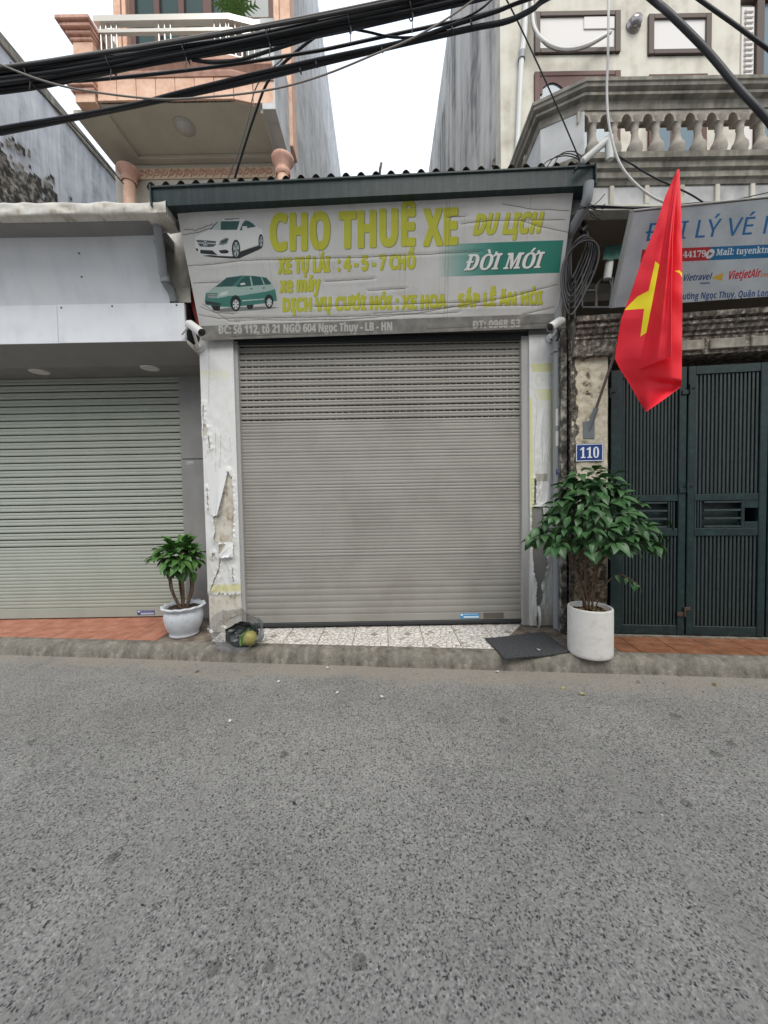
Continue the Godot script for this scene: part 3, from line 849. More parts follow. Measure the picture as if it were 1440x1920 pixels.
# white vinyl wrapped round a pillar: printed, creased, torn open and curling at the tears
func vinyl_wrap(pil: Node, s: int, x0: float, x1: float, top: float) -> void:
	var cr := func(pts: Array) -> PackedVector2Array:     # outlines given in pixels of a zoomed view of this pillar
		var o := PackedVector2Array()
		for q in pts:
			var fx: float = q[0] / 3.0 + 340.0 if s == 0 else q[0] / 2.909 + 940.0
			var fy: float = q[1] / 3.0 + 600.0 if s == 0 else q[1] / 2.909 + 600.0
			var w := pz(fx, fy, ZP)
			# upright edges of the pillar lean a little in the picture: work across the pillar's own width
			var e0 := pz(lerpf(371, 394, (fy - 640) / 547.0) if s == 0 else lerpf(997, 991, (fy - 640) / 535.0), fy, ZP).x
			var e1 := pz(lerpf(437, 452, (fy - 640) / 547.0) if s == 0 else lerpf(1044, 1031, (fy - 640) / 535.0), fy, ZP).x
			o.append(Vector2(lerpf(x0, x1, (w.x - e0) / (e1 - e0)), w.y))
		return o
	var holes := []
	var slits := []
	if s == 0:
		holes.append(cr.call([[262, 845], [272, 870], [285, 890], [296, 1060], [290, 1250], [192, 1248], [183, 1230], [193, 1190], [186, 1140], [180, 1106], [196, 1098], [214, 1100], [228, 1020], [250, 930]]))
		holes.append(cr.call([[214, 1258], [258, 1258], [250, 1285], [226, 1310], [219, 1400], [211, 1402], [217, 1330]]))
		holes.append(cr.call([[124, 570], [132, 585], [143, 600], [141, 648], [123, 655], [121, 610]]))
		holes.append(cr.call([[176, 1312], [190, 1312], [192, 1334], [176, 1337]]))
		holes.append(cr.call([[215, 1395], [220, 1402], [172, 1522], [166, 1518]]))
		holes.append(cr.call([[286, 1400], [291, 1402], [289, 1440], [298, 1468], [292, 1470], [285, 1440]]))
		holes.append(cr.call([[118, 470], [123, 470], [126, 570], [122, 570], [117, 520]]))
		holes.append(cr.call([[145, 940], [150, 945], [156, 1070], [150, 1072]]))
		holes.append(cr.call([[150, 655], [155, 650], [166, 725], [160, 728]]))
		slits = [[[150, 120], [152, 300], [150, 470]], [[190, 640], [195, 860]], [[222, 640], [216, 850]], [[268, 660], [280, 740]], [[130, 780], [160, 700]], [[225, 1540], [232, 1600]]]
	else:
		holes.append(cr.call([[166, 1018], [225, 1016], [222, 1050], [231, 1100], [234, 1250], [241, 1325], [226, 1390], [206, 1440], [214, 1520], [192, 1562], [178, 1552], [186, 1440], [171, 1380], [165, 1240], [162, 1140]]))
		holes.append(cr.call([[180, 866], [189, 866], [186, 1000], [174, 1012], [178, 940]]))
		holes.append(cr.call([[180, 1560], [190, 1560], [186, 1640], [183, 1692], [178, 1660]]))
		slits = [[[190, 400], [205, 440], [200, 540], [186, 640], [184, 780]], [[228, 600], [226, 830]], [[270, 640], [250, 780], [262, 900]], [[205, 880], [215, 1000]]]
	var lines := []
	for q in slits: lines.append(cr.call(q))
	# print: faded yellow and pale grey, with dirt at scratches
	const IW := 160
	const IH := 1280
	var y1 := top
	var y0 := pz(420, 1120, ZP).y if s == 0 else FL + 0.012
	var im := ramp_image(IW, IH, [[noise(IW, IH, 70 + s, 0.02, 5, FastNoiseLite.TYPE_SIMPLEX_SMOOTH, false), 0.5], [noise(IW, IH, 80 + s, 0.15, 2, FastNoiseLite.TYPE_SIMPLEX_SMOOTH, false), 0.2]], [[0.0, rgb(188, 186, 180)], [0.4, rgb(212, 213, 213)], [1.0, rgb(224, 226, 228)]])
	var ip := func(q: Vector2) -> Vector2: return Vector2((q.x - x0) / (x1 - x0) * IW, (y1 - q.y) / (y1 - y0) * IH)
	var pp := func(pts: Array, col: Color) -> void:
		var o := PackedVector2Array()
		for q in cr.call(pts): o.append(ip.call(q))
		fill_poly(im, o, col)
	if s == 0:
		for k in 6: pp.call([[165 + k * 6, 1486 + k * 3], [330, 1482 + k * 2], [330, 1530 - k * 3], [165, 1540 - k * 3]], Color(0.80, 0.79, 0.55, 0.2))
		for k in 4: pp.call([[95, 285 - k * 3], [270, 285 - k * 2], [272, 305 + k * 14], [95, 300 + k * 10]], Color(0.84, 0.84, 0.68, 0.10))
		pp.call([[196, 1150], [250, 1140], [240, 1240], [198, 1230]], Color(0.8, 0.6, 0.6, 0.3))
	else:
		for k in 3: pp.call([[172 + k * 3, 236], [300, 234], [300, 280], [174 + k * 5, 282]], Color(0.80, 0.80, 0.52, 0.3))
		for k in 4: pp.call([[186 + k * 22, 376 + k], [300, 372 + k], [300, 440 - k * 2], [200 + k * 24, 438]], Color(0.82, 0.82, 0.56, 0.22))
		for k in 3: pp.call([[278 + k * 6, 440], [300, 440], [298, 860], [272 + k * 6, 850]], Color(0.78, 0.77, 0.42, 0.4))
		for k in 3: pp.call([[162, 420], [178 - k * 4, 420], [180 - k * 4, 1250], [158, 1250]], Color(0.80, 0.80, 0.50, 0.33))
		pp.call([[188, 284], [300, 284], [300, 372], [188, 372]], Color(0.87, 0.88, 0.86, 0.5))
		var tl: Vector2 = ip.call(cr.call([[196, 360]])[0])
		var tr: Vector2 = ip.call(cr.call([[300, 292]])[0])
		print_text(im, "CHO", "Droid Sans", func(a: float, b: float) -> Vector2: return Vector2(lerpf(tl.x, tr.x, a), lerpf(tl.y, tr.y, b)), rgb(206, 209, 205), 1.0)
		pp.call([[188, 838], [254, 838], [254, 880], [188, 880]], rgb(158, 156, 148))
		for k in 5: pp.call([[158, 1560 + k * 26], [300, 1540 + k * 30], [300, 1700], [158, 1700]], Color(0.60, 0.56, 0.48, 0.14))
	for l in lines:
		var o := PackedVector2Array()
		for q in l: o.append(ip.call(q))
		draw_line2(im, o, 1.6, Color(0.50, 0.49, 0.47, 0.75))
	var wm := mat("wrap%d" % s, Color(1, 1, 1), 0.5)
	wm.albedo_texture = tex(im)
	var cn := FastNoiseLite.new()
	cn.seed = 90 + s; cn.frequency = 5.0; cn.fractal_octaves = 4; cn.fractal_type = FastNoiseLite.FRACTAL_RIDGED
	var rg := FastNoiseLite.new()
	rg.seed = 95 + s; rg.frequency = 9.0
	var dist := func(q: Vector2) -> float:
		var d := 1.0
		for h in holes:
			for k in h.size():
				d = minf(d, q.distance_to(Geometry2D.get_closest_point_to_segment(q, h[k], h[(k + 1) % h.size()])))
		return d
	var inside := func(q: Vector2) -> bool:
		var w := q + Vector2(rg.get_noise_2d(q.x * 6.0, q.y * 6.0), rg.get_noise_2d(q.x * 6.0 + 40.0, q.y * 6.0)) * 0.008
		for h in holes:
			if Geometry2D.is_point_in_polygon(w, h): return true
		if s == 0 and q.y < y0 + 0.03 + rg.get_noise_1d(q.x * 3.0) * 0.03: return true
		return false
	var m := MB.new()
	var nu := 48
	var nv := int((y1 - y0) / 0.0075)
	var zone0 := pz(400, 780, ZP).y
	m.grid(nu, nv, func(u: float, v: float) -> Vector3:
		var q := Vector2(lerpf(x0 - 0.002, x1 + 0.002, u), lerpf(y0, y1, v))
		var wear := smoothstep(zone0 + 0.35, zone0 - 0.5, q.y)
		var d: float = dist.call(q) if wear > 0.0 else 1.0
		var z := 0.006 + (cn.get_noise_2d(q.x * 1.4, q.y * 0.5) + 0.2) * 0.010 * wear * sin(u * PI)
		z += maxf(0.0, 1.0 - d / 0.045) * 0.02 * (0.5 + 0.5 * rg.get_noise_2d(q.x * 2.0, q.y * 2.0)) 
		return Vector3(q.x, q.y, ZP - 0.012 + maxf(z, 0.002)), func(u: float, v: float) -> bool:
		return not inside.call(Vector2(lerpf(x0, x1, u), lerpf(y0, y1, v))))
	obj("vinyl_wrap", m, wm, pil)
	# the wrap's return on the side of the pillar next to the shutter
	var xi := x1 + 0.003 if s == 0 else x0 - 0.003
	m = MB.new()
	m.grid(2, 60, func(u: float, v: float) -> Vector3:
		var yy := lerpf(y0 + (0.03 if s == 0 else 0.0), y1, v)
		return Vector3(xi + 0.003 * rg.get_noise_1d(yy) * (1.0 if s == 0 else -1.0), yy, ZP - 0.005 - 0.055 * u))
	obj("wrap_edge", m, mat("wrap_side", rgb(196, 200, 204), 0.5), pil)
	# loose flaps that hang out of the tears
	if s == 0:
		var f0 := cr.call([[138, 800], [262, 846], [216, 1100], [164, 1098]]) as PackedVector2Array
		m = MB.new()
		m.grid(20, 40, func(u: float, v: float) -> Vector3:
			var lft := f0[3].lerp(f0[0], v)
			var rgt := f0[2].lerp(f0[1], v)
			var q := lft.lerp(rgt, u)
			var lift := (1.0 - v) * (0.05 * smoothstep(0.3, 1.0, u) + 0.012 * sin(u * 8.0 + v * 2.0) * smoothstep(0.0, 0.2, u))
			return Vector3(q.x, q.y + rg.get_noise_1d(u * 2.0) * 0.02 * (1.0 - v), ZP + 0.0015 + absf(lift) + 0.006 * (1.0 - v) * u))
		obj("torn_flap", m, mat("wrap_plain", rgb(214, 216, 217), 0.5), pil)
		var f1 := cr.call([[216, 1335], [300, 1330], [292, 1250], [262, 1248]]) as PackedVector2Array
		m = MB.new()
		m.grid(8, 8, func(u: float, v: float) -> Vector3:
			var q := f1[0].lerp(f1[1], u).lerp(f1[3].lerp(f1[2], u), v)
			return Vector3(q.x + 0.012 * rg.get_noise_2d(u * 0.6, v * 0.7), q.y + 0.02 * rg.get_noise_2d(u * 0.5 + 9.0, v * 0.3), ZP + 0.012 + 0.05 * (1.0 - v) * (0.6 + 0.7 * rg.get_noise_2d(u * 0.7, v * 0.6 + 4.0))))
		obj("torn_flap", m, mats["wrap_plain"], pil)
		var f2 := cr.call([[172, 1258], [214, 1250], [212, 1400], [182, 1450]]) as PackedVector2Array
	else:
		var f3 := cr.call([[178, 1690], [205, 1560], [178, 1560], [182, 1690]]) as PackedVector2Array
		m = MB.new()
		m.grid(6, 14, func(u: float, v: float) -> Vector3:
			var q := f3[0].lerp(f3[3], u).lerp(f3[2].lerp(f3[1], u), v)
			return Vector3(q.x + 0.01 * rg.get_noise_2d(u, v), q.y, ZP + 0.012 + 0.03 * sin(v * PI) + 0.012 * sin(u * 7.0 + v * 4.0)))
		obj("torn_flap", m, mat("wrap_plain", rgb(214, 216, 217), 0.5), pil)

# ---------- the car hire sign: a vinyl banner on a frame that leans out at the top
func main_sign() -> void:
	var bl := pz(378, 636, -3.655)
	var br := pz(1041, 617, -3.655)
	var want := bl.distance_to(br)
	var zt := -3.655
	while zt < -3.0 and pz(329, 378, zt).distance_to(pz(1078, 346, zt)) > want: zt += 0.004
	var tl := pz(329, 378, zt)
	var tr := pz(1078, 346, zt)
	var ex := (br - bl + tr - tl).normalized()
	var ez := ex.cross((tl - bl + tr - br).normalized()).normalized()
	var ey := ez.cross(ex)
	var f := Transform3D(Basis(ex, ey, ez), (bl + tl) * 0.5)
	var inv := f.affine_inverse()
	var L := [inv * bl, inv * br, inv * tr, inv * tl]
	var lx0: float = minf(L[0].x, L[3].x)
	var lx1: float = maxf(L[1].x, L[2].x)
	var ly0: float = (L[0].y + L[1].y) * 0.5
	var ly1: float = (L[2].y + L[3].y) * 0.5
	lx0 = (L[0].x + L[3].x) * 0.5
	lx1 = (L[1].x + L[2].x) * 0.5
	const IW := 2048
	var IH := int(IW * (ly1 - ly0) / (lx1 - lx0))
	var im := ramp_image(IW, IH, [[noise(IW, IH, 31, 0.006, 5, FastNoiseLite.TYPE_SIMPLEX_SMOOTH, false), 0.55], [noise(IW, IH, 32, 0.06, 3, FastNoiseLite.TYPE_SIMPLEX_SMOOTH, false), 0.18]], [[0.0, rgb(176, 174, 170)], [0.4, rgb(198, 198, 197)], [1.0, rgb(208, 209, 210)]])
	var at := func(x: float, y: float) -> Vector2:       # pixel of the photograph to pixel of the print
		var h := hit(x, y, f)
		return Vector2((h.x - lx0) / (lx1 - lx0) * IW, (ly1 - h.y) / (ly1 - ly0) * IH)
	var poly := func(pts: Array, col: Color) -> void:
		var o := PackedVector2Array()
		for q in pts: o.append(at.call(q[0], q[1]))
		fill_poly(im, o, col)
	var words := func(t: String, face: String, x0: float, x1: float, yb0: float, yb1: float, h: float, col: Color, bold: float, dx := 0.0, lean := 0.0) -> void:
		print_text(im, t, face, func(a: float, b: float) -> Vector2: return at.call(lerpf(x0, x1, a) + dx + lean * b, lerpf(yb0, yb1, a) - h * b + dx), col, bold)
	# grey band at the foot, darker and dirty
	var grime := noise(IW, IH, 33, 0.012, 5, FastNoiseLite.TYPE_SIMPLEX_SMOOTH, false)
	var y_band: float = at.call(700, 601).y
	for y in range(int(y_band) - 3, IH):
		for x in IW:
			var g := grime[y * IW + x] / 255.0
			im.set_pixel(x, y, Color(0.55 + 0.16 * (g - 0.5), 0.545 + 0.16 * (g - 0.5), 0.53 + 0.15 * (g - 0.5)))
	# green field that fades out to the left
	var q0: Vector2 = at.call(822, 459)
	var q1: Vector2 = at.call(1054, 449)
	var q2: Vector2 = at.call(1048, 512)
	for y in range(int(q0.y), int(q2.y)):
		for x in range(int(q0.x), mini(IW, int(q1.x) + 8)):
			var a := clampf((x - q0.x) / 330.0, 0.0, 1.0)
			im.set_pixel(x, y, im.get_pixel(x, y).lerp(rgb(38, 122, 108), pow(a, 0.8)))
	# lettering
	var yel := rgb(188, 189, 60)
	var ink := rgb(140, 143, 92)
	for p in [[ink, 7.5, 1.2], [yel, 5.5, 0.0]]:
		words.call("CHO", "Droid Sans", 508, 617, 470, 466, 67, p[0], p[1], p[2])
		words.call("THUÊ", "Droid Sans", 637, 777, 465, 459, 66, p[0], p[1], p[2])
		words.call("XE", "Droid Sans", 794, 856, 460, 457, 66, p[0], p[1], p[2])
		words.call("DU LỊCH", "Droid Sans", 887, 1010, 440, 436, 37, p[0], p[1] * 0.7, p[2], 8.0)
		words.call("XE TỰ LÁI", "Droid Sans", 522, 618, 513, 509, 28, p[0], p[1] * 0.55, p[2] * 0.8)
		words.call(": 4 - 5 - 7 CHỖ", "Droid Sans", 633, 778, 508, 504, 27, p[0], p[1] * 0.5, p[2] * 0.8)
		words.call("xe máy", "Droid Sans", 525, 600, 548, 545, 27, p[0], p[1] * 0.5, p[2] * 0.8)
		words.call("DỊCH VỤ CƯỚI HỎI : XE HOA", "Droid Sans", 531, 836, 584, 577, 24, p[0], p[1] * 0.6, p[2] * 0.4)
		words.call("SẮP LỄ ĂN HỎI", "Droid Sans", 859, 1016, 576, 570, 24, p[0], p[1] * 0.6, p[2] * 0.4)
	words.call("ĐỜI MỚI", "Droid Serif", 870, 1012, 507, 502, 29, rgb(60, 74, 70), 2.0, 1.5, 9.0)
	words.call("ĐỜI MỚI", "Droid Serif", 870, 1012, 507, 502, 29, rgb(222, 224, 222), 1.6, 0.0, 9.0)
	words.call("ĐC: Số 112, tổ 21 NGÕ 604 Ngọc Thụy - LB - HN", "Droid Sans", 410, 735, 626, 619, 15, rgb(200, 200, 196), 1.2)
	words.call("ĐT: 0968 53", "Droid Sans", 886, 975, 616, 613, 14, rgb(194, 193, 190), 1.0)
	# the two printed cars, in pixels of a zoomed view (eight to one)
	var car := func(pts: Array, col: Color) -> void:
		var o := []
		for q in pts: o.append([q[0] / 8.0 + 350.0, q[1] / 8.0 + 395.0])
		poly.call(o, col)
	var oval := func(cx: float, cy: float, rx: float, ry: float, col: Color) -> void:
		var o := []
		for e in 16: o.append([cx + cos(TAU * e / 16.0) * rx, cy + sin(TAU * e / 16.0) * ry])
		car.call(o, col)
	var body := rgb(216, 218, 219)
	var dark := rgb(30, 42, 46)
	var teal := rgb(52, 92, 90)
	car.call([[240, 680], [420, 705], [690, 722], [790, 722], [1090, 590], [1130, 560], [1090, 525], [800, 620]], rgb(38, 42, 46))
	car.call([[130, 400], [350, 290], [460, 180], [560, 130], [800, 118], [930, 150], [1050, 240], [1130, 280], [1150, 380], [1140, 480], [820, 610], [690, 690], [470, 680], [220, 655], [150, 600], [130, 520]], body)
	car.call([[350, 288], [440, 190], [500, 160], [800, 160], [760, 292], [520, 296]], rgb(190, 198, 198))
	car.call([[520, 165], [800, 160], [760, 292], [515, 292]], teal)
	car.call([[350, 290], [455, 178], [470, 178], [372, 288]], dark)
	car.call([[560, 130], [800, 120], [790, 132], [580, 140]], rgb(60, 74, 76))
	car.call([[800, 300], [840, 200], [880, 152], [930, 156], [1000, 200], [1042, 244], [920, 266], [830, 300]], teal)
	car.call([[836, 240], [910, 236], [916, 282], [840, 296]], body)
	car.call([[145, 442], [300, 450], [445, 462], [442, 520], [400, 548], [290, 548], [200, 538]], rgb(76, 88, 92))
	car.call([[160, 478], [440, 494], [438, 506], [170, 490]], body)
	oval.call(284, 500, 34, 42, rgb(206, 210, 212))
	oval.call(284, 500, 27, 35, rgb(70, 82, 86))
	car.call([[280, 466], [288, 466], [292, 500], [312, 522], [306, 528], [284, 508], [262, 528], [257, 522], [277, 500]], rgb(212, 214, 214))
	car.call([[485, 520], [510, 455], [590, 412], [640, 420], [610, 500], [550, 520]], rgb(120, 136, 138))
	car.call([[510, 470], [600, 425], [630, 430], [600, 480], [540, 500]], rgb(62, 78, 82))
	car.call([[205, 590], [390, 600], [468, 670], [210, 645]], dark)
	car.call([[485, 600], [600, 590], [640, 615], [620, 645], [520, 645]], dark)
	car.call([[136, 560], [172, 575], [178, 615], [150, 600]], dark)
	oval.call(745, 580, 64, 142, dark)
	oval.call(748, 585, 44, 112, rgb(176, 184, 186))
	oval.call(1117, 465, 37, 110, dark)
	oval.call(1120, 468, 24, 80, rgb(170, 178, 180))
	for e in 5:
		var an := TAU * e / 5.0
		car.call([[748, 585], [748 + cos(an) * 42, 585 + sin(an) * 108], [748 + cos(an + 0.5) * 42, 585 + sin(an + 0.5) * 108]], rgb(74, 88, 92))
		car.call([[1120, 468], [1120 + cos(an) * 22, 468 + sin(an) * 76], [1120 + cos(an + 0.5) * 22, 468 + sin(an + 0.5) * 76]], rgb(74, 88, 92))
	# the people carrier below it
	car.call([[380, 1490], [520, 1520], [1000, 1500], [1300, 1470], [1400, 1455], [1200, 1440], [700, 1450]], rgb(120, 124, 124))
	var lower := rgb(62, 122, 112)
	var upper := rgb(158, 182, 176)
	car.call([[290, 1240], [420, 1150], [480, 1110], [600, 1010], [830, 975], [1000, 980], [1200, 1005], [1280, 1100], [1330, 1180], [1360, 1350], [1190, 1390], [680, 1450], [480, 1440], [290, 1415], [275, 1340]], lower)
	car.call([[300, 1230], [430, 1150], [700, 1140], [830, 1130], [1280, 1100], [1330, 1180], [1200, 1215], [830, 1275], [640, 1280], [400, 1330]], upper)
	car.call([[440, 1140], [500, 1090], [610, 1005], [835, 985], [780, 1040], [690, 1135]], rgb(44, 86, 86))
	car.call([[750, 1145], [830, 1030], [890, 990], [1010, 985], [1180, 1010], [1260, 1080], [1262, 1108], [980, 1130], [790, 1148]], rgb(40, 84, 84))
	car.call([[950, 992], [970, 990], [1000, 1125], [975, 1128]], upper)
	car.call([[1115, 1000], [1130, 1002], [1180, 1110], [1160, 1112]], upper)
	car.call([[805, 1095], [870, 1080], [892, 1110], [820, 1122]], rgb(206, 214, 212))
	car.call([[305, 1240], [470, 1240], [450, 1325], [330, 1325]], rgb(74, 96, 96))
	for e in 3: car.call([[312 + e * 6, 1258 + e * 22], [462 - e * 5, 1258 + e * 22], [460 - e * 5, 1268 + e * 22], [314 + e * 6, 1268 + e * 22]], rgb(176, 190, 188))
	car.call([[485, 1280], [520, 1230], [630, 1205], [610, 1255], [540, 1275]], rgb(200, 208, 206))
	car.call([[275, 1350], [480, 1385], [540, 1400], [480, 1425], [285, 1400]], rgb(40, 56, 58))
	car.call([[365, 1420], [510, 1430], [500, 1500], [410, 1500]], rgb(28, 34, 36))
	car.call([[900, 1420], [1010, 1410], [990, 1480], [920, 1480]], rgb(34, 40, 42))
	car.call([[840, 1345], [1170, 1322], [1170, 1334], [840, 1362]], rgb(190, 204, 200))
	for w in [[742, 1410, 72, 118], [1242, 1380, 58, 100]]:
		oval.call(w[0] - 4, w[1] - 24, w[2] + 8, w[3], rgb(30, 44, 46))
		oval.call(w[0], w[1], w[2] * 0.95, w[3] * 0.88, rgb(26, 32, 34))
		oval.call(w[0], w[1], w[2] * 0.66, w[3] * 0.62, rgb(206, 210, 210))
		for e in 6:
			var an := TAU * e / 6.0
			car.call([[w[0] + cos(an) * w[2] * 0.15, w[1] + sin(an) * w[3] * 0.15], [w[0] + cos(an - 0.22) * w[2] * 0.6, w[1] + sin(an - 0.22) * w[3] * 0.56], [w[0] + cos(an + 0.22) * w[2] * 0.6, w[1] + sin(an + 0.22) * w[3] * 0.56]], rgb(66, 78, 80))
	for h in [[975, 1175], [1160, 1162]]: oval.call(h[0], h[1], 18, 9, rgb(54, 70, 70))
	# folds in the vinyl, with dirt caught in them, and streaks below the roof
	var folds := [
		[[352, 498], [400, 496], [450, 489], [520, 487], [680, 483], [856, 474], [900, 472]], [[362, 531], [400, 530], [412, 530]], [[338, 374], [375, 385], [388, 378]], [[345, 430], [368, 432], [400, 420]], [[343, 440], [372, 436], [395, 428]],
		[[372, 590], [410, 597], [520, 596], [640, 594], [780, 588], [860, 574], [960, 556], [1046, 533]], [[700, 588], [780, 583], [850, 575], [960, 572], [1010, 573]], [[440, 600], [640, 600], [760, 590], [830, 588], [860, 585]],
		[[942, 383], [1000, 393], [1068, 395]], [[975, 413], [1010, 425], [1066, 436]], [[838, 408], [872, 406]], [[690, 545], [760, 541]], [[610, 528], [700, 523]], [[380, 570], [430, 602], [450, 604]],
		[[864, 420], [920, 414], [1060, 412]], [[590, 575], [720, 571], [900, 566]], [[980, 590], [1040, 575]], [[430, 631], [520, 628], [700, 622]], [[800, 617], [900, 612], [1030, 606]], [[376, 575], [400, 585], [440, 589]]]
	var fold_l := []
	for q in folds:
		var o := PackedVector2Array()
		for k in q.size(): o.append(at.call(q[k][0], q[k][1]))
		var o2 := PackedVector2Array()
		for k in o.size() - 1:
			for e in 8: o2.append(o[k].lerp(o[k + 1], e / 8.0) + Vector2(0, rng.randf_range(-1.5, 1.5)))
		o2.append(o[-1])
		fold_l.append(o)
		draw_line2(im, o2, 2.6, Color(0.30, 0.27, 0.25, 0.75))
		draw_line2(im, o2, 7.0, Color(0.45, 0.42, 0.39, 0.16))
	for q in [[843, 350, 838, 600, 2.5, 0.5], [838, 350, 832, 610, 5.0, 0.22], [763, 352, 758, 600, 3.0, 0.22], [585, 362, 600, 480, 3.0, 0.35], [998, 348, 985, 470, 3.0, 0.3], [700, 360, 700, 600, 4.0, 0.08]]:
		var o := PackedVector2Array()
		for e in 13: o.append(at.call(lerpf(q[0], q[2], e / 12.0), lerpf(q[1], q[3], e / 12.0)) + Vector2(rng.randf_range(-2, 2), 0))
		draw_line2(im, o, q[4], Color(0.46, 0.37, 0.27, q[5]))
	for k in 150:
		var c := Vector2(rng.randf() * IW, rng.randf() * IH)
		var ln := rng.randf_range(20, 130)
		draw_line2(im, PackedVector2Array([c, c + Vector2(rng.randf_range(-2, 2), ln)]), rng.randf_range(1.5, 4.0), Color(0.42, 0.40, 0.37, rng.randf_range(0.04, 0.12)))
	var bm := mat("banner", Color(1, 1, 1), 0.55)
	bm.albedo_texture = tex(im)
	# the cloth follows the folds
	var board := thing("shop_sign", "wide faded car hire banner sign with two printed cars, leaning out over the shutter", "sign")
	var und := FastNoiseLite.new()
	und.seed = 41; und.frequency = 1.6; und.fractal_octaves = 3
	var m := MB.new()
	m.grid(260, 130, func(u: float, v: float) -> Vector3:
		var q := Vector2(u * IW, (1.0 - v) * IH)
		var d := 1e9
		for o in fold_l:
			if q.x < o[0].x - 60.0 or q.x > o[-1].x + 60.0: continue
			for k in o.size() - 1:
				var cp := Geometry2D.get_closest_point_to_segment(q, o[k], o[k + 1])
				d = minf(d, absf(q.y - cp.y) + maxf(0.0, absf(q.x - cp.x) - 10.0))
		var edge := minf(1.0, minf(minf(u, 1.0 - u) * 14.0, minf(v, 1.0 - v) * 9.0))
		var z := (0.008 + und.get_noise_2d(u * 3.4, v * 1.4) * 0.004) * edge
		z -= 0.003 * maxf(0.0, 1.0 - d / 9.0) * edge
		z += 0.0008 * maxf(0.0, 1.0 - absf(d - 16.0) / 14.0) * edge
		return f * Vector3(lerpf(lx0, lx1, u), lerpf(ly0, ly1, v), z))
	obj("banner", m, bm, board)
	for e in [[lx0, lx0 + 0.022, ly0, ly1], [lx1 - 0.022, lx1, ly0, ly1], [lx0 + 0.023, lx1 - 0.023, ly0, ly0 + 0.03], [lx0 + 0.023, lx1 - 0.023, ly1 - 0.03, ly1]]:
		bx("frame_bar", Vector3(e[0], e[2], -0.035), Vector3(e[1], e[3], -0.004), mats["rail_grey"], board, f, 0.002)
	bx("back_board", Vector3(lx0 + 0.024, ly0 + 0.031, -0.032), Vector3(lx1 - 0.024, ly1 - 0.031, -0.02), mats["black_metal"], board, f, 0.0)

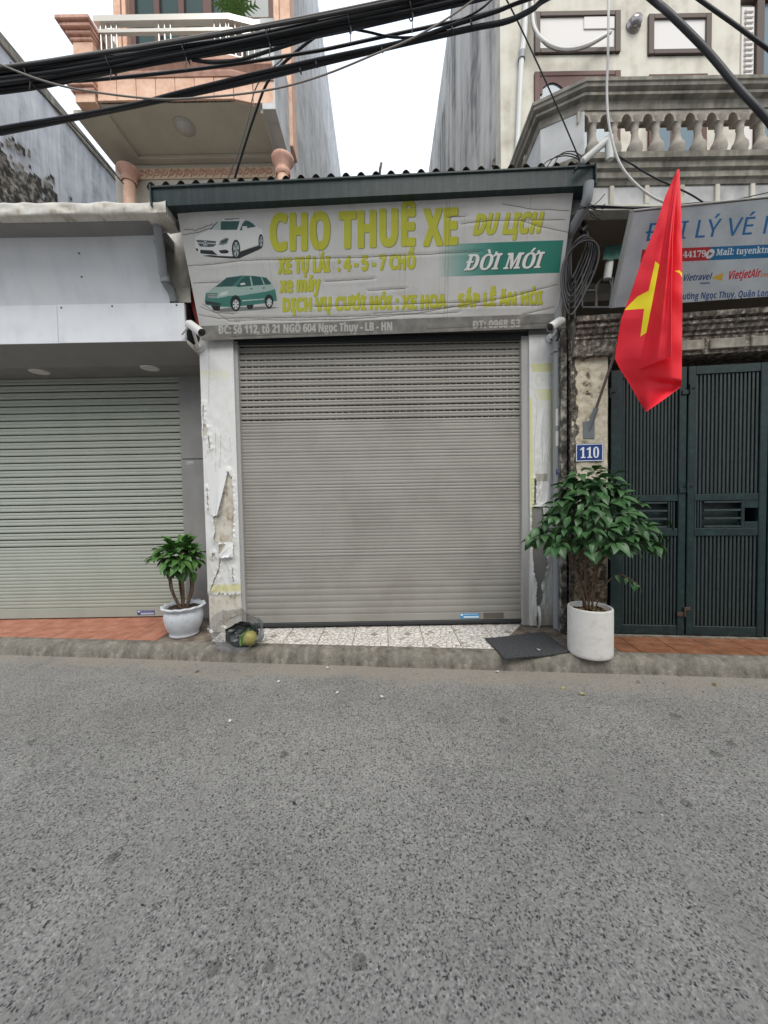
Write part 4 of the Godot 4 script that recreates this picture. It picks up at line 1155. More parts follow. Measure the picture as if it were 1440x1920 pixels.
# ---------- the shop on the left: sage shutter under an aluminium fascia
func left_shop() -> void:
	var shop := thing("shop_building", "low shop clad in pale aluminium panels with two soffit downlights", "shop")
	var xr := vx(338, 705, 354, 1150, ZL)          # right edge of the shutter
	var xe := vx(371, 640, 394, 1187, ZP) - 0.012     # where the next shop begins
	var ceil_y := pz(170, 708, ZL).y
	# pier right of the shutter: two panels with a joint
	var jy := pz(365, 861, ZL + 0.03).y
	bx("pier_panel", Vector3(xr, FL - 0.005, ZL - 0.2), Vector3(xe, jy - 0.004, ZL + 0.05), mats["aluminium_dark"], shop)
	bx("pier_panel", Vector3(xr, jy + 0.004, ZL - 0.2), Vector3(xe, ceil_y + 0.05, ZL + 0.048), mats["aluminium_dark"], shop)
	var lb := obj("small_label", quad_mesh(0.085, 0.04), print_mat("label_grey", rgb(150, 152, 156), rgb(206, 208, 210), 2), shop)
	lb.position = Vector3(pz(356, 868, ZL + 0.05).x, pz(356, 868, ZL + 0.05).y, ZL + 0.0515)
	# shutter
	var sh := thing("roller_shutter", "sage green roller shutter with dark slots between its upper slats", "shutter")
	var pitch := 0.0805
	var x0 := -6.2
	var w := xr - x0
	var opened := slat_mesh(w, pitch, 0.013, 2, 0)
	var closed := slat_mesh(w, pitch, 0.0018, 2, 0, 0.006)
	var y_open := pz(170, 1040, ZL).y
	bx("bottom_slat", Vector3(x0, FL + 0.012, ZL - 0.02), Vector3(xr - 0.002, FL + 0.125, ZL + 0.008), mats["shutter_sage"], sh)
	var y := FL + 0.128
	while y < ceil_y + 0.06:
		var o := obj("slat", opened if y > y_open else closed, mats["shutter_sage"], sh)
		o.position = Vector3((x0 + xr) * 0.5, y, ZL)
		y += pitch
	var st := obj("sticker", quad_mesh(0.2, 0.055), print_mat("sticker_navy", rgb(52, 62, 120), rgb(214, 218, 230), 3), sh)
	st.position = Vector3(pz(275, 1155, ZL).x, FL + 0.06, ZL + 0.0095)
	bx("back_wall", Vector3(x0, FL, ZL - 0.5), Vector3(xe, ceil_y + 0.05, ZL - 0.4), mats["interior"], shop, Transform3D.IDENTITY, 0.0)
	bx("added_room_top", Vector3(x0, ceil_y + 0.051, ZL - 0.5), Vector3(xe, ceil_y + 0.08, ZL + 0.02), mats["interior"], shop, Transform3D.IDENTITY, 0.0)  # room top added to keep light out of the shutter slots
	bx("inner_wall", Vector3(xr + 0.02, FL, ZL - 0.4), Vector3(xe, ceil_y + 0.05, ZL - 0.201), mats["interior"], shop, Transform3D.IDENTITY, 0.0)
	# soffit, sloped valance and fascia
	var zf := -3.60
	var yb := pz(170, 643, zf).y
	var xk := pz(348, 637, zf).x
	var m := MB.new()
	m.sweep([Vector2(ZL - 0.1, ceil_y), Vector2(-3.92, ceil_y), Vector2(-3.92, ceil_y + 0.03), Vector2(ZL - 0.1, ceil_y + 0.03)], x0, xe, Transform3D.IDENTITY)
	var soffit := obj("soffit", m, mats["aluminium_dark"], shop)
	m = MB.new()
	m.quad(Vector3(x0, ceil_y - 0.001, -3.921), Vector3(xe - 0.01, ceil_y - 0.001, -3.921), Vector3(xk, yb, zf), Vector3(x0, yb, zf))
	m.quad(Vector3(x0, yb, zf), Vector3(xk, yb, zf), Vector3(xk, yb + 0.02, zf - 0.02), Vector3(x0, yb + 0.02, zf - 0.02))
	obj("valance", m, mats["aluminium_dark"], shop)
	for q in [[74, 697], [281, 690]]:
		var c := py(q[0], q[1], ceil_y)
		m = MB.new()
		m.lathe([Vector2(0.001, -0.006), Vector2(0.055, -0.006), Vector2(0.075, -0.01), Vector2(0.088, -0.006), Vector2(0.09, 0.0)], c, 28)
		obj("downlight", m, mats["white_plastic"], soffit)
	# lower panels
	var yt := pz(170, 571, zf).y
	var xj := pz(108, 600, zf).x
	for e in [[x0, xj - 0.7], [xj - 0.694, xj - 0.003], [xj + 0.003, xk]]:
		bx("fascia_panel", Vector3(e[0], yb + 0.001, zf - 0.03), Vector3(e[1], yt, zf + (0.004 if e[1] == xk else 0.0)), mats["aluminium"], shop, Transform3D.IDENTITY, 0.003)
	bx("panel_return", Vector3(xk - 0.004, yb + 0.03, -3.98), Vector3(xk - 0.0005, yt - 0.002, zf - 0.031), mats["black_metal"], shop, Transform3D.IDENTITY, 0.0)
	# upper panels lean out
	var zu := -3.40
	var yu := pz(150, 424, zu).y
	m = MB.new()
	var xt := pz(291, 424, zu).x
	var xb := pz(318, 568, zf).x
	m.grid(30, 12, func(u: float, v: float) -> Vector3:
		var n := 0.004 * sin(u * 17.0) * sin(v * 5.0)
		return Vector3(lerpf(x0, lerpf(xb, xt, v), u), lerpf(yt - 0.01, yu + 0.05, v), lerpf(zf - 0.012, zu - 0.008, v) + n))
	obj("upper_panel", m, mats["aluminium"], shop)
	for q in [[148, 475], [153, 519], [115, 575], [210, 572], [331, 570], [359, 541]]:
		m = MB.new()
		var c := pz(q[0], q[1], zf + 0.012 if q[1] > 560 else -3.47)
		if q[1] > 560: c = pz(q[0], q[1] + 2, zf + 0.006)
		m.lathe([Vector2(0.008, -0.003), Vector2(0.008, 0.003), Vector2(0.001, 0.005)], Vector3.ZERO, 8)
		var o := obj("screw_head", m, mats["screw"], shop)
		o.rotation.x = PI / 2
		o.position = c
	# narrow upright sheet at the right end
	m = MB.new()
	m.extrude(PackedVector2Array([p2(pz(309, 440, -3.66)), p2(pz(350, 432, -3.66)), p2(pz(357, 566, -3.66)), p2(pz(330, 566, -3.66)), p2(pz(328, 540, -3.66)), p2(pz(316, 535, -3.66))]), Transform3D(Basis(), Vector3(0, 0, -3.68)), 0.012)
	obj("end_sheet", m, mats["galvanised"], shop)
	# gutter of crumpled sheet along the top
	var zg := -3.22
	var g0 := pz(0, 410, zg)
	var g1 := pz(313, 410, zg)
	var hgt := pz(150, 383, zg).y - pz(150, 410, zg).y
	var cr := FastNoiseLite.new()
	cr.seed = 77; cr.frequency = 1.3; cr.fractal_octaves = 2; cr.fractal_type = FastNoiseLite.FRACTAL_RIDGED
	m = MB.new()
	var prof := [Vector2(-0.2, 0.0), Vector2(-0.02, 0.0), Vector2(0.0, 0.006), Vector2(0.004, 0.03), Vector2(0.004, 0.06), Vector2(0.003, 0.09), Vector2(0.002, hgt - 0.012), Vector2(-0.006, hgt), Vector2(-0.03, hgt), Vector2(-0.2, hgt + 0.004)]
	m.grid(260, prof.size() - 1, func(u: float, v: float) -> Vector3:
		var x := lerpf(x0, g1.x, u)
		var k := roundi(v * (prof.size() - 1))
		var q: Vector2 = prof[k]
		var d := (cr.get_noise_2d(x * 1.2 + q.y * 3.0, q.y * 5.0) * 0.018) if k > 1 and k < 8 else 0.0
		return Vector3(x, g0.y + q.y + d * 0.4, zg + q.x + d))
	m.face([Vector3(g1.x, g0.y, zg), Vector3(g1.x, g0.y + hgt, zg), Vector3(g1.x, g0.y + hgt, zg - 0.2), Vector3(g1.x, g0.y, zg - 0.2)], Vector3(-9, 0, 0))
	obj("gutter", m, mats["galvanised"], shop)
	bx("eaves_board", Vector3(x0, yu + 0.035, zu - 0.35), Vector3(xt + 0.02, g0.y - 0.004, zg - 0.05), mats["aluminium_dark"], shop)
	bx("flat_roof", Vector3(x0, g0.y - 0.006, -5.2), Vector3(xe - 0.25, g0.y + 0.05, zg - 0.36), mats["slab"], shop, Transform3D.IDENTITY, 0.0)
	# downpipe from its end
	var dp := thing("downpipe", "short grey plastic downpipe at the end of the crumpled gutter", "pipe")
	var pts := [pz(295, 412, -3.33), pz(297, 440, -3.36), pz(303, 480, -3.44), pz(307, 515, -3.50), pz(311, 530, -3.54), pz(322, 548, -3.6), pz(326, 566, -3.63)]
	m = MB.new()
	m.tube(curve(pts, 5), 0.037, 14)
	var pp := obj("pipe", m, mats["pvc_grey"], dp)
	for k in [[295, 413, 296, 430], [297, 450, 298.5, 458], [307, 512, 311, 530]]:
		m = MB.new()
		var z: float = -3.34 if k[1] < 430 else (-3.385 if k[1] < 470 else -3.51)
		m.tube([pz(k[0], k[1], z), pz(k[2], k[3], z - 0.015)], 0.042, 14)
		obj("collar", m, mats["pvc_grey"], dp)

# ---------- the house on the right at street level: pier, gate, mouldings over it and the ticket sign
var GF: Transform3D          # frame of the gate: x along it, y up, z towards the street
func gate_house() -> void:
	var a := py(1145, 1190, FL)
	var b := py(1440, 1197, FL)
	var gx := (b - a).normalized()
	gx.y = 0
	gx = gx.normalized()
	var gz := gx.cross(Vector3.UP)
	GF = Transform3D(Basis(gx, Vector3.UP, gz), a)
	var at := func(x: float, y: float, off := 0.0) -> Vector2:
		var h := hit(x, y, GF, off)
		return Vector2(h.x, h.y)
	var house := thing("gate_surround", "stained plaster gate pier with moulded cornice of house 110", "gateway")
	# pier left of the gate; its plaster is cut back in flakes, damp below
	var p0: Vector2 = at.call(1072, 900, 0.06)
	var p1: Vector2 = at.call(1139, 900, 0.06)
	var top: float = at.call(1100, 668, 0.06).y
	var damp_y: float = at.call(1100, 1020, 0.06).y
	var m := MB.new()
	var pn := FastNoiseLite.new()
	pn.seed = 44; pn.frequency = 5.0; pn.fractal_octaves = 4
	m.grid(40, 110, func(u: float, v: float) -> Vector3:
		var x := lerpf(p0.x, p1.x, u)
		var y := lerpf(damp_y - 0.02, top + 0.02, v)
		return GF * Vector3(x, y, 0.06 + pn.get_noise_2d(x * 2.0, y * 2.0) * 0.008))
	obj("plaster_face", m, mats["plaster"], house)
	m = MB.new()
	m.grid(40, 60, func(u: float, v: float) -> Vector3:
		var x := lerpf(p0.x - 0.01, p1.x, u)
		var y := lerpf(-0.01, damp_y + pn.get_noise_1d(u * 0.7) * 0.05, v)
		return GF * Vector3(x, y, 0.052 + pn.get_noise_2d(x * 2.0, y * 2.0) * 0.014 - 0.012 * smoothstep(0.8, 1.0, v)))
	obj("damp_foot", m, mats["damp_plaster"], house)
	bx("pier", Vector3(p0.x + 0.003, -0.02, -0.3), Vector3(p1.x - 0.003, top + 0.01, 0.045), mats["grime"], house, GF, 0.0)
	# black mould on the left edge of the pier: a rough strip
	m = MB.new()
	m.grid(10, 120, func(u: float, v: float) -> Vector3:
		var y := lerpf(damp_y - 0.3, top, v)
		var w := 0.07 + 0.07 * pn.get_noise_1d(y * 1.2)
		var x := p0.x - 0.012 + w * u
		return GF * Vector3(x, y, 0.066 + pn.get_noise_2d(x * 4.0, y * 4.0) * 0.016 * (1.0 - u) - 0.02 * smoothstep(0.6, 1.0, u)))
	obj("mould_strip", m, mats["grime"], house)
	# dark strip standing in for the shade of the gap beside it
	bx("gap_shade_strip", Vector3(p0.x - 0.075, 0.0, -0.1), Vector3(p0.x - 0.02, top + 0.3, 0.0), mats["mould"], house, GF, 0.004)
	# cornice: a stack of mouldings that breaks forward over the pier
	var c_lo: float = at.call(1100, 668, 0.1).y
	var c_hi: float = at.call(1300, 585, 0.1).y
	var hh := c_hi - c_lo
	var prof := [Vector2(-0.28, 0.0), Vector2(0.03, 0.0), Vector2(0.04, hh * 0.1), Vector2(0.04, hh * 0.42), Vector2(0.055, hh * 0.45), Vector2(0.055, hh * 0.52), Vector2(0.075, hh * 0.56), Vector2(0.08, hh * 0.66), Vector2(0.1, hh * 0.7), Vector2(0.1, hh * 0.78), Vector2(0.085, hh * 0.8), Vector2(0.12, hh * 0.84), Vector2(0.125, hh * 0.97), Vector2(0.10, hh), Vector2(-0.28, hh)]
	m = MB.new()
	var up := GF.translated_local(Vector3(0, c_lo, 0))
	m.sweep(prof, p1.x + 0.05, 3.2, up)
	obj("cornice", m, mats["grime"], house)
	m = MB.new()
	var prof2 := []
	for q in prof: prof2.append(Vector2(q.x + (0.075 if q.x > 0 else 0.0), q.y))
	m.sweep(prof2, p0.x - 0.005, p1.x + 0.049, up)
	obj("pier_cap", m, mats["grime"], house)
	# row of small panels under the cornice
	var y_lo: float = at.call(1300, 664, 0.03).y
	for k in 8:
		var x0 := p1.x + 0.19 + k * 0.335
		bx("frieze_panel", Vector3(x0, y_lo + 0.03, 0.03), Vector3(x0 + 0.29, y_lo + hh * 0.36, 0.052), mats["moss_rail"], house, GF, 0.006)
	bx("lintel", Vector3(p1.x - 0.002, y_lo - 0.005, -0.28), Vector3(3.2, y_lo + 0.026, 0.028), mats["grime"], house, GF, 0.003)
	# ----- the gate
	var gate := thing("metal_gate", "dark green folding metal gate with upright slats and hinges", "gate")
	var gt: float = at.call(1370, 684).y
	var cols := [[at.call(1143, 950).x, at.call(1283, 950).x], [at.call(1286, 950).x, at.call(1434, 950).x], [at.call(1437, 950).x, at.call(1437, 950).x + 0.72], [at.call(1437, 950).x + 0.73, 3.15]]
	var r1: float = at.call(1360, 938).y
	var r2: float = at.call(1360, 990).y
	var rb: float = at.call(1360, 1174).y
	var rt: float = at.call(1360, 700).y
	var paint: Material = mats["gate_paint"]
	for c in cols.size():
		var l: float = cols[c][0]
		var r: float = cols[c][1]
		var sw := 0.105 if c == 0 else 0.062
		bx("stile", Vector3(l, 0.02, -0.02), Vector3(l + sw, gt, 0.02), paint, gate, GF, 0.004)
		bx("stile", Vector3(r - 0.062, 0.02, -0.02), Vector3(r, gt, 0.02), paint, gate, GF, 0.004)
		for q in [[0.02, rb], [r2 - 0.07, r2], [r1, r1 + 0.06], [rt, gt]]:
			bx("cross_rail", Vector3(l + sw + 0.001, q[0], -0.018), Vector3(r - 0.063, q[1], 0.016), paint, gate, GF, 0.003)
		var n := 16
		var wide := r - 0.063 - (l + sw)
		for zone in [[rb, r2 - 0.071], [r1 + 0.061, rt - 0.001]]:
			m = MB.new()
			m.sweep([Vector2(0.0, 0.0), Vector2(0.006, 0.003), Vector2(0.006, 0.0), Vector2(0, 0)], 0, 0.001)
			m = MB.new()
			var sl := wide / n * 0.58
			m.box(Vector3(0, (zone[1] - zone[0]) * 0.5, 0), Vector3(sl, zone[1] - zone[0], 0.012), Transform3D.IDENTITY, 0.002)
			var sm := m.mesh()
			for k in n:
				var o := obj("slat", sm, mats["gate_slat"], gate)
				o.transform = GF * Transform3D(Basis(), Vector3(l + sw + wide * (k + 0.5) / n, zone[0] + 0.001, 0.0))
		# vent row between the rails
		var vw := wide * (0.58 if c == 1 else 0.8)
		var v0 := l + sw + wide * 0.16 if c == 1 else l + sw + 0.01
		for k in 4:
			var y := lerpf(r2 + 0.008, r1 - 0.02, k / 3.0)
			bx("vent_slat", Vector3(v0, y - 0.003, -0.008), Vector3(v0 + vw, y + 0.014, 0.012), mats["gate_slat"], gate, GF, 0.002)
		for k in 3:
			var x := (l + sw + 0.008 + k * 0.022) if c == 1 else (v0 + vw + 0.008 + k * 0.022)
			bx("vent_bar", Vector3(x, r2, -0.008), Vector3(x + 0.012, r1, 0.01), mats["gate_slat"], gate, GF, 0.002)
		if c == 1:
			var h0: Vector2 = at.call(1394, 978)
			var h1: Vector2 = at.call(1422, 952)
			bx("vent_plate", Vector3(v0 + vw + 0.001, r2, -0.012), Vector3(h0.x, r1, 0.013), paint, gate, GF, 0.002)
			bx("vent_plate", Vector3(h1.x, r2, -0.012), Vector3(r - 0.063, r1, 0.013), paint, gate, GF, 0.002)
			bx("vent_plate", Vector3(h0.x, r2, -0.012), Vector3(h1.x, h0.y, 0.013), paint, gate, GF, 0.002)
			bx("vent_plate", Vector3(h0.x, h1.y, -0.012), Vector3(h1.x, r1, 0.013), paint, gate, GF, 0.002)
	var k0: Vector2 = at.call(1394, 978)
	var k1: Vector2 = at.call(1422, 952)
	var lb := bx("added_latch_box", Vector3(k0.x - 0.02, k0.y - 0.02, -0.2), Vector3(k1.x + 0.02, k1.y + 0.02, -0.19), paint, gate, GF, 0.0)  # box added behind the latch opening so that it stays dark
	for q in [[k0.x - 0.02, k0.y - 0.02, k0.x - 0.011, k1.y + 0.02], [k1.x + 0.011, k0.y - 0.02, k1.x + 0.02, k1.y + 0.02], [k0.x - 0.01, k0.y - 0.02, k1.x + 0.01, k0.y - 0.011], [k0.x - 0.01, k1.y + 0.011, k1.x + 0.01, k1.y + 0.02]]:
		bx("box_side", Vector3(q[0], q[1], -0.189), Vector3(q[2], q[3], -0.053), paint, lb, GF, 0.0)
	for q in [[1292, 733, 0], [1287, 918, 0], [1282, 1150, 1], [1142, 741, 0]]:
		var p: Vector2 = at.call(q[0], q[1], 0.03)
		var hm: Material = mats["rust"] if q[2] == 1 else paint
		var hg := bx("hinge", Vector3(p.x - 0.055, p.y - 0.03, 0.021), Vector3(p.x - 0.002, p.y + 0.012, 0.032), hm, gate, GF, 0.003)
		bx("knuckle", Vector3(p.x - 0.001, p.y - 0.03, 0.021), Vector3(p.x + 0.014, p.y + 0.06, 0.044), hm, hg, GF, 0.004)
		bx("strap", Vector3(p.x + 0.0145, p.y + 0.025, 0.021), Vector3(p.x + 0.06, p.y + 0.058, 0.03), hm, hg, GF, 0.003)
	# backing sheet added to keep the gaps dark, cut at the latch; sill below
	var o0: Vector2 = at.call(1394, 978)
	var o1: Vector2 = at.call(1422, 952)
	var gl: float = cols[0][0] + 0.01
	for q in [[gl, 0.03, 3.15, o0.y - 0.01], [gl, o1.y + 0.01, 3.15, gt - 0.01], [gl, o0.y - 0.01, o0.x - 0.01, o1.y + 0.01], [o1.x + 0.01, o0.y - 0.01, 3.15, o1.y + 0.01]]:
		bx("added_backing_sheet", Vector3(q[0], q[1], -0.052), Vector3(q[2], q[3], -0.048), paint, gate, GF, 0.0)
	bx("sill", Vector3(cols[0][0] - 0.01, -0.03, -0.12), Vector3(3.2, 0.012, 0.035), mats["kerb"], house, GF, 0.003)
	# flag socket and house number
	var pl := thing("number_plate", "blue enamel house number plate reading 110 above the tall plant", "plate")
	var n0: Vector2 = at.call(1079, 866, 0.07)
	var n1: Vector2 = at.call(1131, 831, 0.07)
	bx("plate", Vector3(n0.x, n0.y, 0.069), Vector3(n1.x, n1.y, 0.074), mat("enamel_blue", rgb(40, 66, 128), 0.25), pl, GF, 0.002)
	var bw := 0.006
	for e in [[n0.x + 0.004, n0.y + 0.004, n1.x - 0.004, n0.y + 0.004 + bw], [n0.x + 0.004, n1.y - 0.004 - bw, n1.x - 0.004, n1.y - 0.004], [n0.x + 0.004, n0.y + 0.0101, n0.x + 0.004 + bw, n1.y - 0.0101], [n1.x - 0.004 - bw, n0.y + 0.0101, n1.x - 0.004, n1.y - 0.0101]]:
		bx("border", Vector3(e[0], e[1], 0.0741), Vector3(e[2], e[3], 0.0752), mat("enamel_white", rgb(226, 230, 234), 0.3), pl, GF, 0.0)
	var tm := TextMesh.new()
	var ft := SystemFont.new()
	ft.font_names = PackedStringArray(["Droid Serif"]); ft.font_weight = 700
	tm.font = ft; tm.text = "110"; tm.font_size = 64; tm.pixel_size = 0.01; tm.depth = 0.02
	var bb := tm.get_aabb()
	var sc := (n1.y - n0.y) * 0.62 / bb.size.y
	var to := obj("numerals", tm, mats["enamel_white"], pl)
	to.transform = GF * Transform3D(Basis.from_scale(Vector3((n1.x - n0.x) * 0.68 / bb.size.x, sc, 0.1)), Vector3((n0.x + n1.x) * 0.5, (n0.y + n1.y) * 0.5, 0.0756) - Vector3(bb.get_center().x * (n1.x - n0.x) * 0.68 / bb.size.x, bb.get_center().y * sc, 0))
	# ----- the room behind: dark, seen over the cornice
	var back := -2.6
	bx("inner_wall", Vector3(p0.x - 0.05, -0.02, back - 0.1), Vector3(4.0, 4.05, back), mats["interior"], house, GF, 0.0)
	bx("inner_wall", Vector3(p0.x - 0.02, -0.02, back), Vector3(p0.x + 0.08, 4.0, -0.31), mats["interior"], house, GF, 0.0)
	bx("inner_wall", Vector3(4.0, -0.02, back - 0.1), Vector3(4.1, 3.6, -0.02), mats["interior"], house, GF, 0.0)
	bx("inner_ceiling", Vector3(p0.x - 0.02, 3.5, back), Vector3(4.0, 3.58, -0.75), mats["interior"], house, GF, 0.0)
	# a grille, a rolled awning and a pale tube in that gap
	var grille := thing("window_grille", "dark metal grille with arched bars above the stained gate pier", "grille")
	var gz0 := -0.25
	for q in [[1091, 500, 1091, 575, 0.012], [1117, 535, 1118, 575, 0.012], [1148, 520, 1144, 575, 0.012], [1078, 520, 1077, 600, 0.012], [1066, 530, 1066, 600, 0.01]]:
		m = MB.new()
		m.tube([GF * hit(q[0], q[1], GF, gz0), GF * hit(q[2], q[3], GF, gz0)], q[4], 8)
		obj("bar", m, mat("grille_grey", rgb(88, 90, 90), 0.6), grille)
	for q in [[[1096, 545], [1100, 525], [1108, 512], [1118, 506]], [[1117, 575], [1118, 545], [1122, 530], [1132, 522], [1142, 526], [1148, 545]], [[1091, 546], [1117, 545]], [[1091, 577], [1150, 577]]]:
		var pts := []
		for e in q: pts.append(GF * hit(e[0], e[1], GF, gz0))
		m = MB.new()
		m.tube(curve(pts, 4), 0.012, 8)
		obj("bar", m, mats["grille_grey"], grille)
	var aw := thing("rolled_awning", "small green awning sheet above a pale tube under the balcony", "awning")
	m = MB.new()
	var q0 := GF * hit(1134, 462, GF, -0.2)
	var q1 := GF * hit(1172, 458, GF, -0.2)
	var q2 := GF * hit(1168, 486, GF, -0.12)
	var q3 := GF * hit(1130, 488, GF, -0.12)
	m.grid(10, 8, func(u: float, v: float) -> Vector3: return q3.lerp(q2, u).lerp(q0.lerp(q1, u), v) + Vector3(0, 0.008 * sin(u * 12.0), 0.006 * sin(v * 9.0)))
	obj("sheet", m, mat("awning_green", rgb(40, 84, 76), 0.7), aw)
	m = MB.new()
	m.tube([GF * hit(1143, 489, GF, -0.16), GF * hit(1138, 524, GF, -0.16)], 0.036, 14)
	obj("tube", m, mats["pvc_white"], aw)
	ticket_sign(at)

func ticket_sign(at: Callable) -> void:
	var bl := GF * hit(1149, 577, GF, 0.1)
	var ex := GF.basis.x
	# find how far the top leans out: the left edge is upright in the sign's own plane
	var best := 0.1
	var err := 1e9
	for k in 80:
		var o := 0.1 + k * 0.01
		var e := absf(hit(1190, 398, GF, o).x - hit(1149, 577, GF, 0.1).x)
		if e < err: err = e; best = o
	var tl := GF * hit(1190, 398, GF, best)
	var ey := (tl - bl - ex * (tl - bl).dot(ex)).normalized()
	var f := Transform3D(Basis(ex, ey, ex.cross(ey)), bl)
	var h := (tl - bl).dot(ey)
	var w := 2.3
	const IW := 1536
	var IH := int(IW * h / w)
	var im := ramp_image(IW, IH, [[noise(IW, IH, 51, 0.006, 4, FastNoiseLite.TYPE_SIMPLEX_SMOOTH, false), 0.6], [noise(IW, IH, 52, 0.08, 2, FastNoiseLite.TYPE_SIMPLEX_SMOOTH, false), 0.2]], [[0.0, rgb(158, 168, 176)], [0.5, rgb(182, 191, 198)], [1.0, rgb(198, 205, 210)]])
	var to := func(x: float, y: float) -> Vector2:
		var q := hit(x, y, f)
		return Vector2(q.x / w * IW, (1.0 - q.y / h) * IH)
	var words := func(t: String, face: String, x0: float, x1: float, yb0: float, yb1: float, hh: float, col: Color, bold: float, lean := 0.0, wt := 700) -> void:
		print_text(im, t, face, func(a: float, b: float) -> Vector2: return to.call(lerpf(x0, x1, a) + lean * b, lerpf(yb0, yb1, a) - hh * b), col, bold, wt)
	for k in 90:
		var c := Vector2(rng.randf() * IW, rng.randf() * IH)
		draw_line2(im, PackedVector2Array([c, c + Vector2(0, rng.randf_range(20, 160))]), rng.randf_range(1.5, 5.0), Color(0.5, 0.53, 0.55, rng.randf_range(0.05, 0.14)))
	var quad := func(p: Array, col: Color) -> void:
		var o := PackedVector2Array()
		for q in p: o.append(to.call(q[0], q[1]))
		fill_poly(im, o, col)
	var blue := rgb(40, 104, 160)
	words.call("ĐẠI LÝ VÉ M", "Droid Sans", 1208, 1462, 452, 436, 33, blue, 0.8, 7.0, 400)
	quad.call([[1204, 468], [1332, 463], [1330, 488], [1200, 494]], rgb(176, 40, 48))
	quad.call([[1332, 463], [1500, 456], [1500, 481], [1330, 488]], rgb(26, 104, 152))
	words.call("44179", "Droid Serif", 1280, 1323, 483, 481, 12, rgb(220, 224, 226), 0.5)
	var cc: Vector2 = to.call(1331, 476)
	var ring := PackedVector2Array()
	for e in 20: ring.append(cc + Vector2.from_angle(TAU * e / 20.0) * 22.0)
	fill_poly(im, ring, rgb(206, 212, 216))
	fill_poly(im, PackedVector2Array([cc + Vector2(-8, -11), cc + Vector2(13, 0), cc + Vector2(-8, 11)]), rgb(120, 60, 70))
	words.call("Mail: tuyenktn", "Droid Serif", 1342, 1440, 479, 474, 12, rgb(214, 222, 226), 0.3, 2.0)
	words.call("Vietravel", "Droid Sans", 1279, 1331, 527, 524, 12, rgb(36, 70, 120), 0.4, 4.0)
	quad.call([[1332, 521], [1356, 511], [1352, 527]], rgb(206, 168, 60))
	quad.call([[1312, 530], [1330, 529], [1330, 532], [1312, 533]], rgb(90, 110, 140))
	words.call("VietjetAir", "Droid Sans", 1363, 1424, 524, 519, 15, rgb(190, 40, 60), 0.8, 4.0)
	words.call(".com", "Droid Sans", 1425, 1446, 519, 518, 8, rgb(196, 120, 60), 0.3)
	words.call("Phường Ngọc Thụy, Quận Long", "Droid Sans", 1264, 1447, 562, 555, 12, rgb(44, 74, 130), 0.3, 2.0)
	var sm := mat("ticket_print", Color(1, 1, 1), 0.5)
	sm.albedo_texture = tex(im)
	var board := thing("shop_sign", "leaning blue and white air ticket agency sign behind the red flag", "sign")
	var m := MB.new()
	m.grid(30, 14, func(u: float, v: float) -> Vector3: return f * Vector3(u * w, v * h, 0.004 + 0.003 * sin(u * 22.0) * sin(v * 7.0)))
	obj("face", m, sm, board)
	bx("box", Vector3(0, 0, -0.06), Vector3(w, h, -0.002), mats["rail_grey"], board, f, 0.0)
	bx("edge_trim", Vector3(-0.014, -0.004, -0.06), Vector3(-0.001, h + 0.004, 0.008), mats["rail_grey"], board, f, 0.003)
	bx("edge_trim", Vector3(-0.014, h + 0.005, -0.06), Vector3(w, h + 0.018, 0.008), mats["rail_grey"], board, f, 0.003)

# a profile of (out, up) points run along a path on plan, with mitred corners; out is to the right hand of the path
func mitre(m: MB, path: Array, prof: Array, closed := true) -> void:
	var rows := []
	for k in path.size():
		var p: Vector2 = path[k]
		var d0: Vector2 = (p - path[maxi(k - 1, 0)]).normalized()
		var d1: Vector2 = (path[mini(k + 1, path.size() - 1)] - p).normalized()
		if k == 0: d0 = d1
		if k == path.size() - 1: d1 = d0
		var n0 := Vector2(-d0.y, d0.x)
		var n1 := Vector2(-d1.y, d1.x)
		var mt := (n0 + n1).normalized()
		mt /= maxf(0.3, mt.dot(n0))
		var row := []
		for q in prof: row.append(Vector3(p.x + mt.x * q.x, q.y, p.y + mt.y * q.x))
		rows.append(row)
	for k in path.size() - 1:
		for e in (prof.size() if closed else prof.size() - 1):
			var e2 := (e + 1) % prof.size()
			m.quad(rows[k][e], rows[k + 1][e], rows[k + 1][e2], rows[k][e2])
	if closed:
		var ix := Geometry2D.triangulate_polygon(PackedVector2Array(prof))
		for r in [rows[0], rows[-1]]:
			for e in range(0, ix.size(), 3): m.tri(r[ix[e]], r[ix[e + 1]], r[ix[e + 2]])

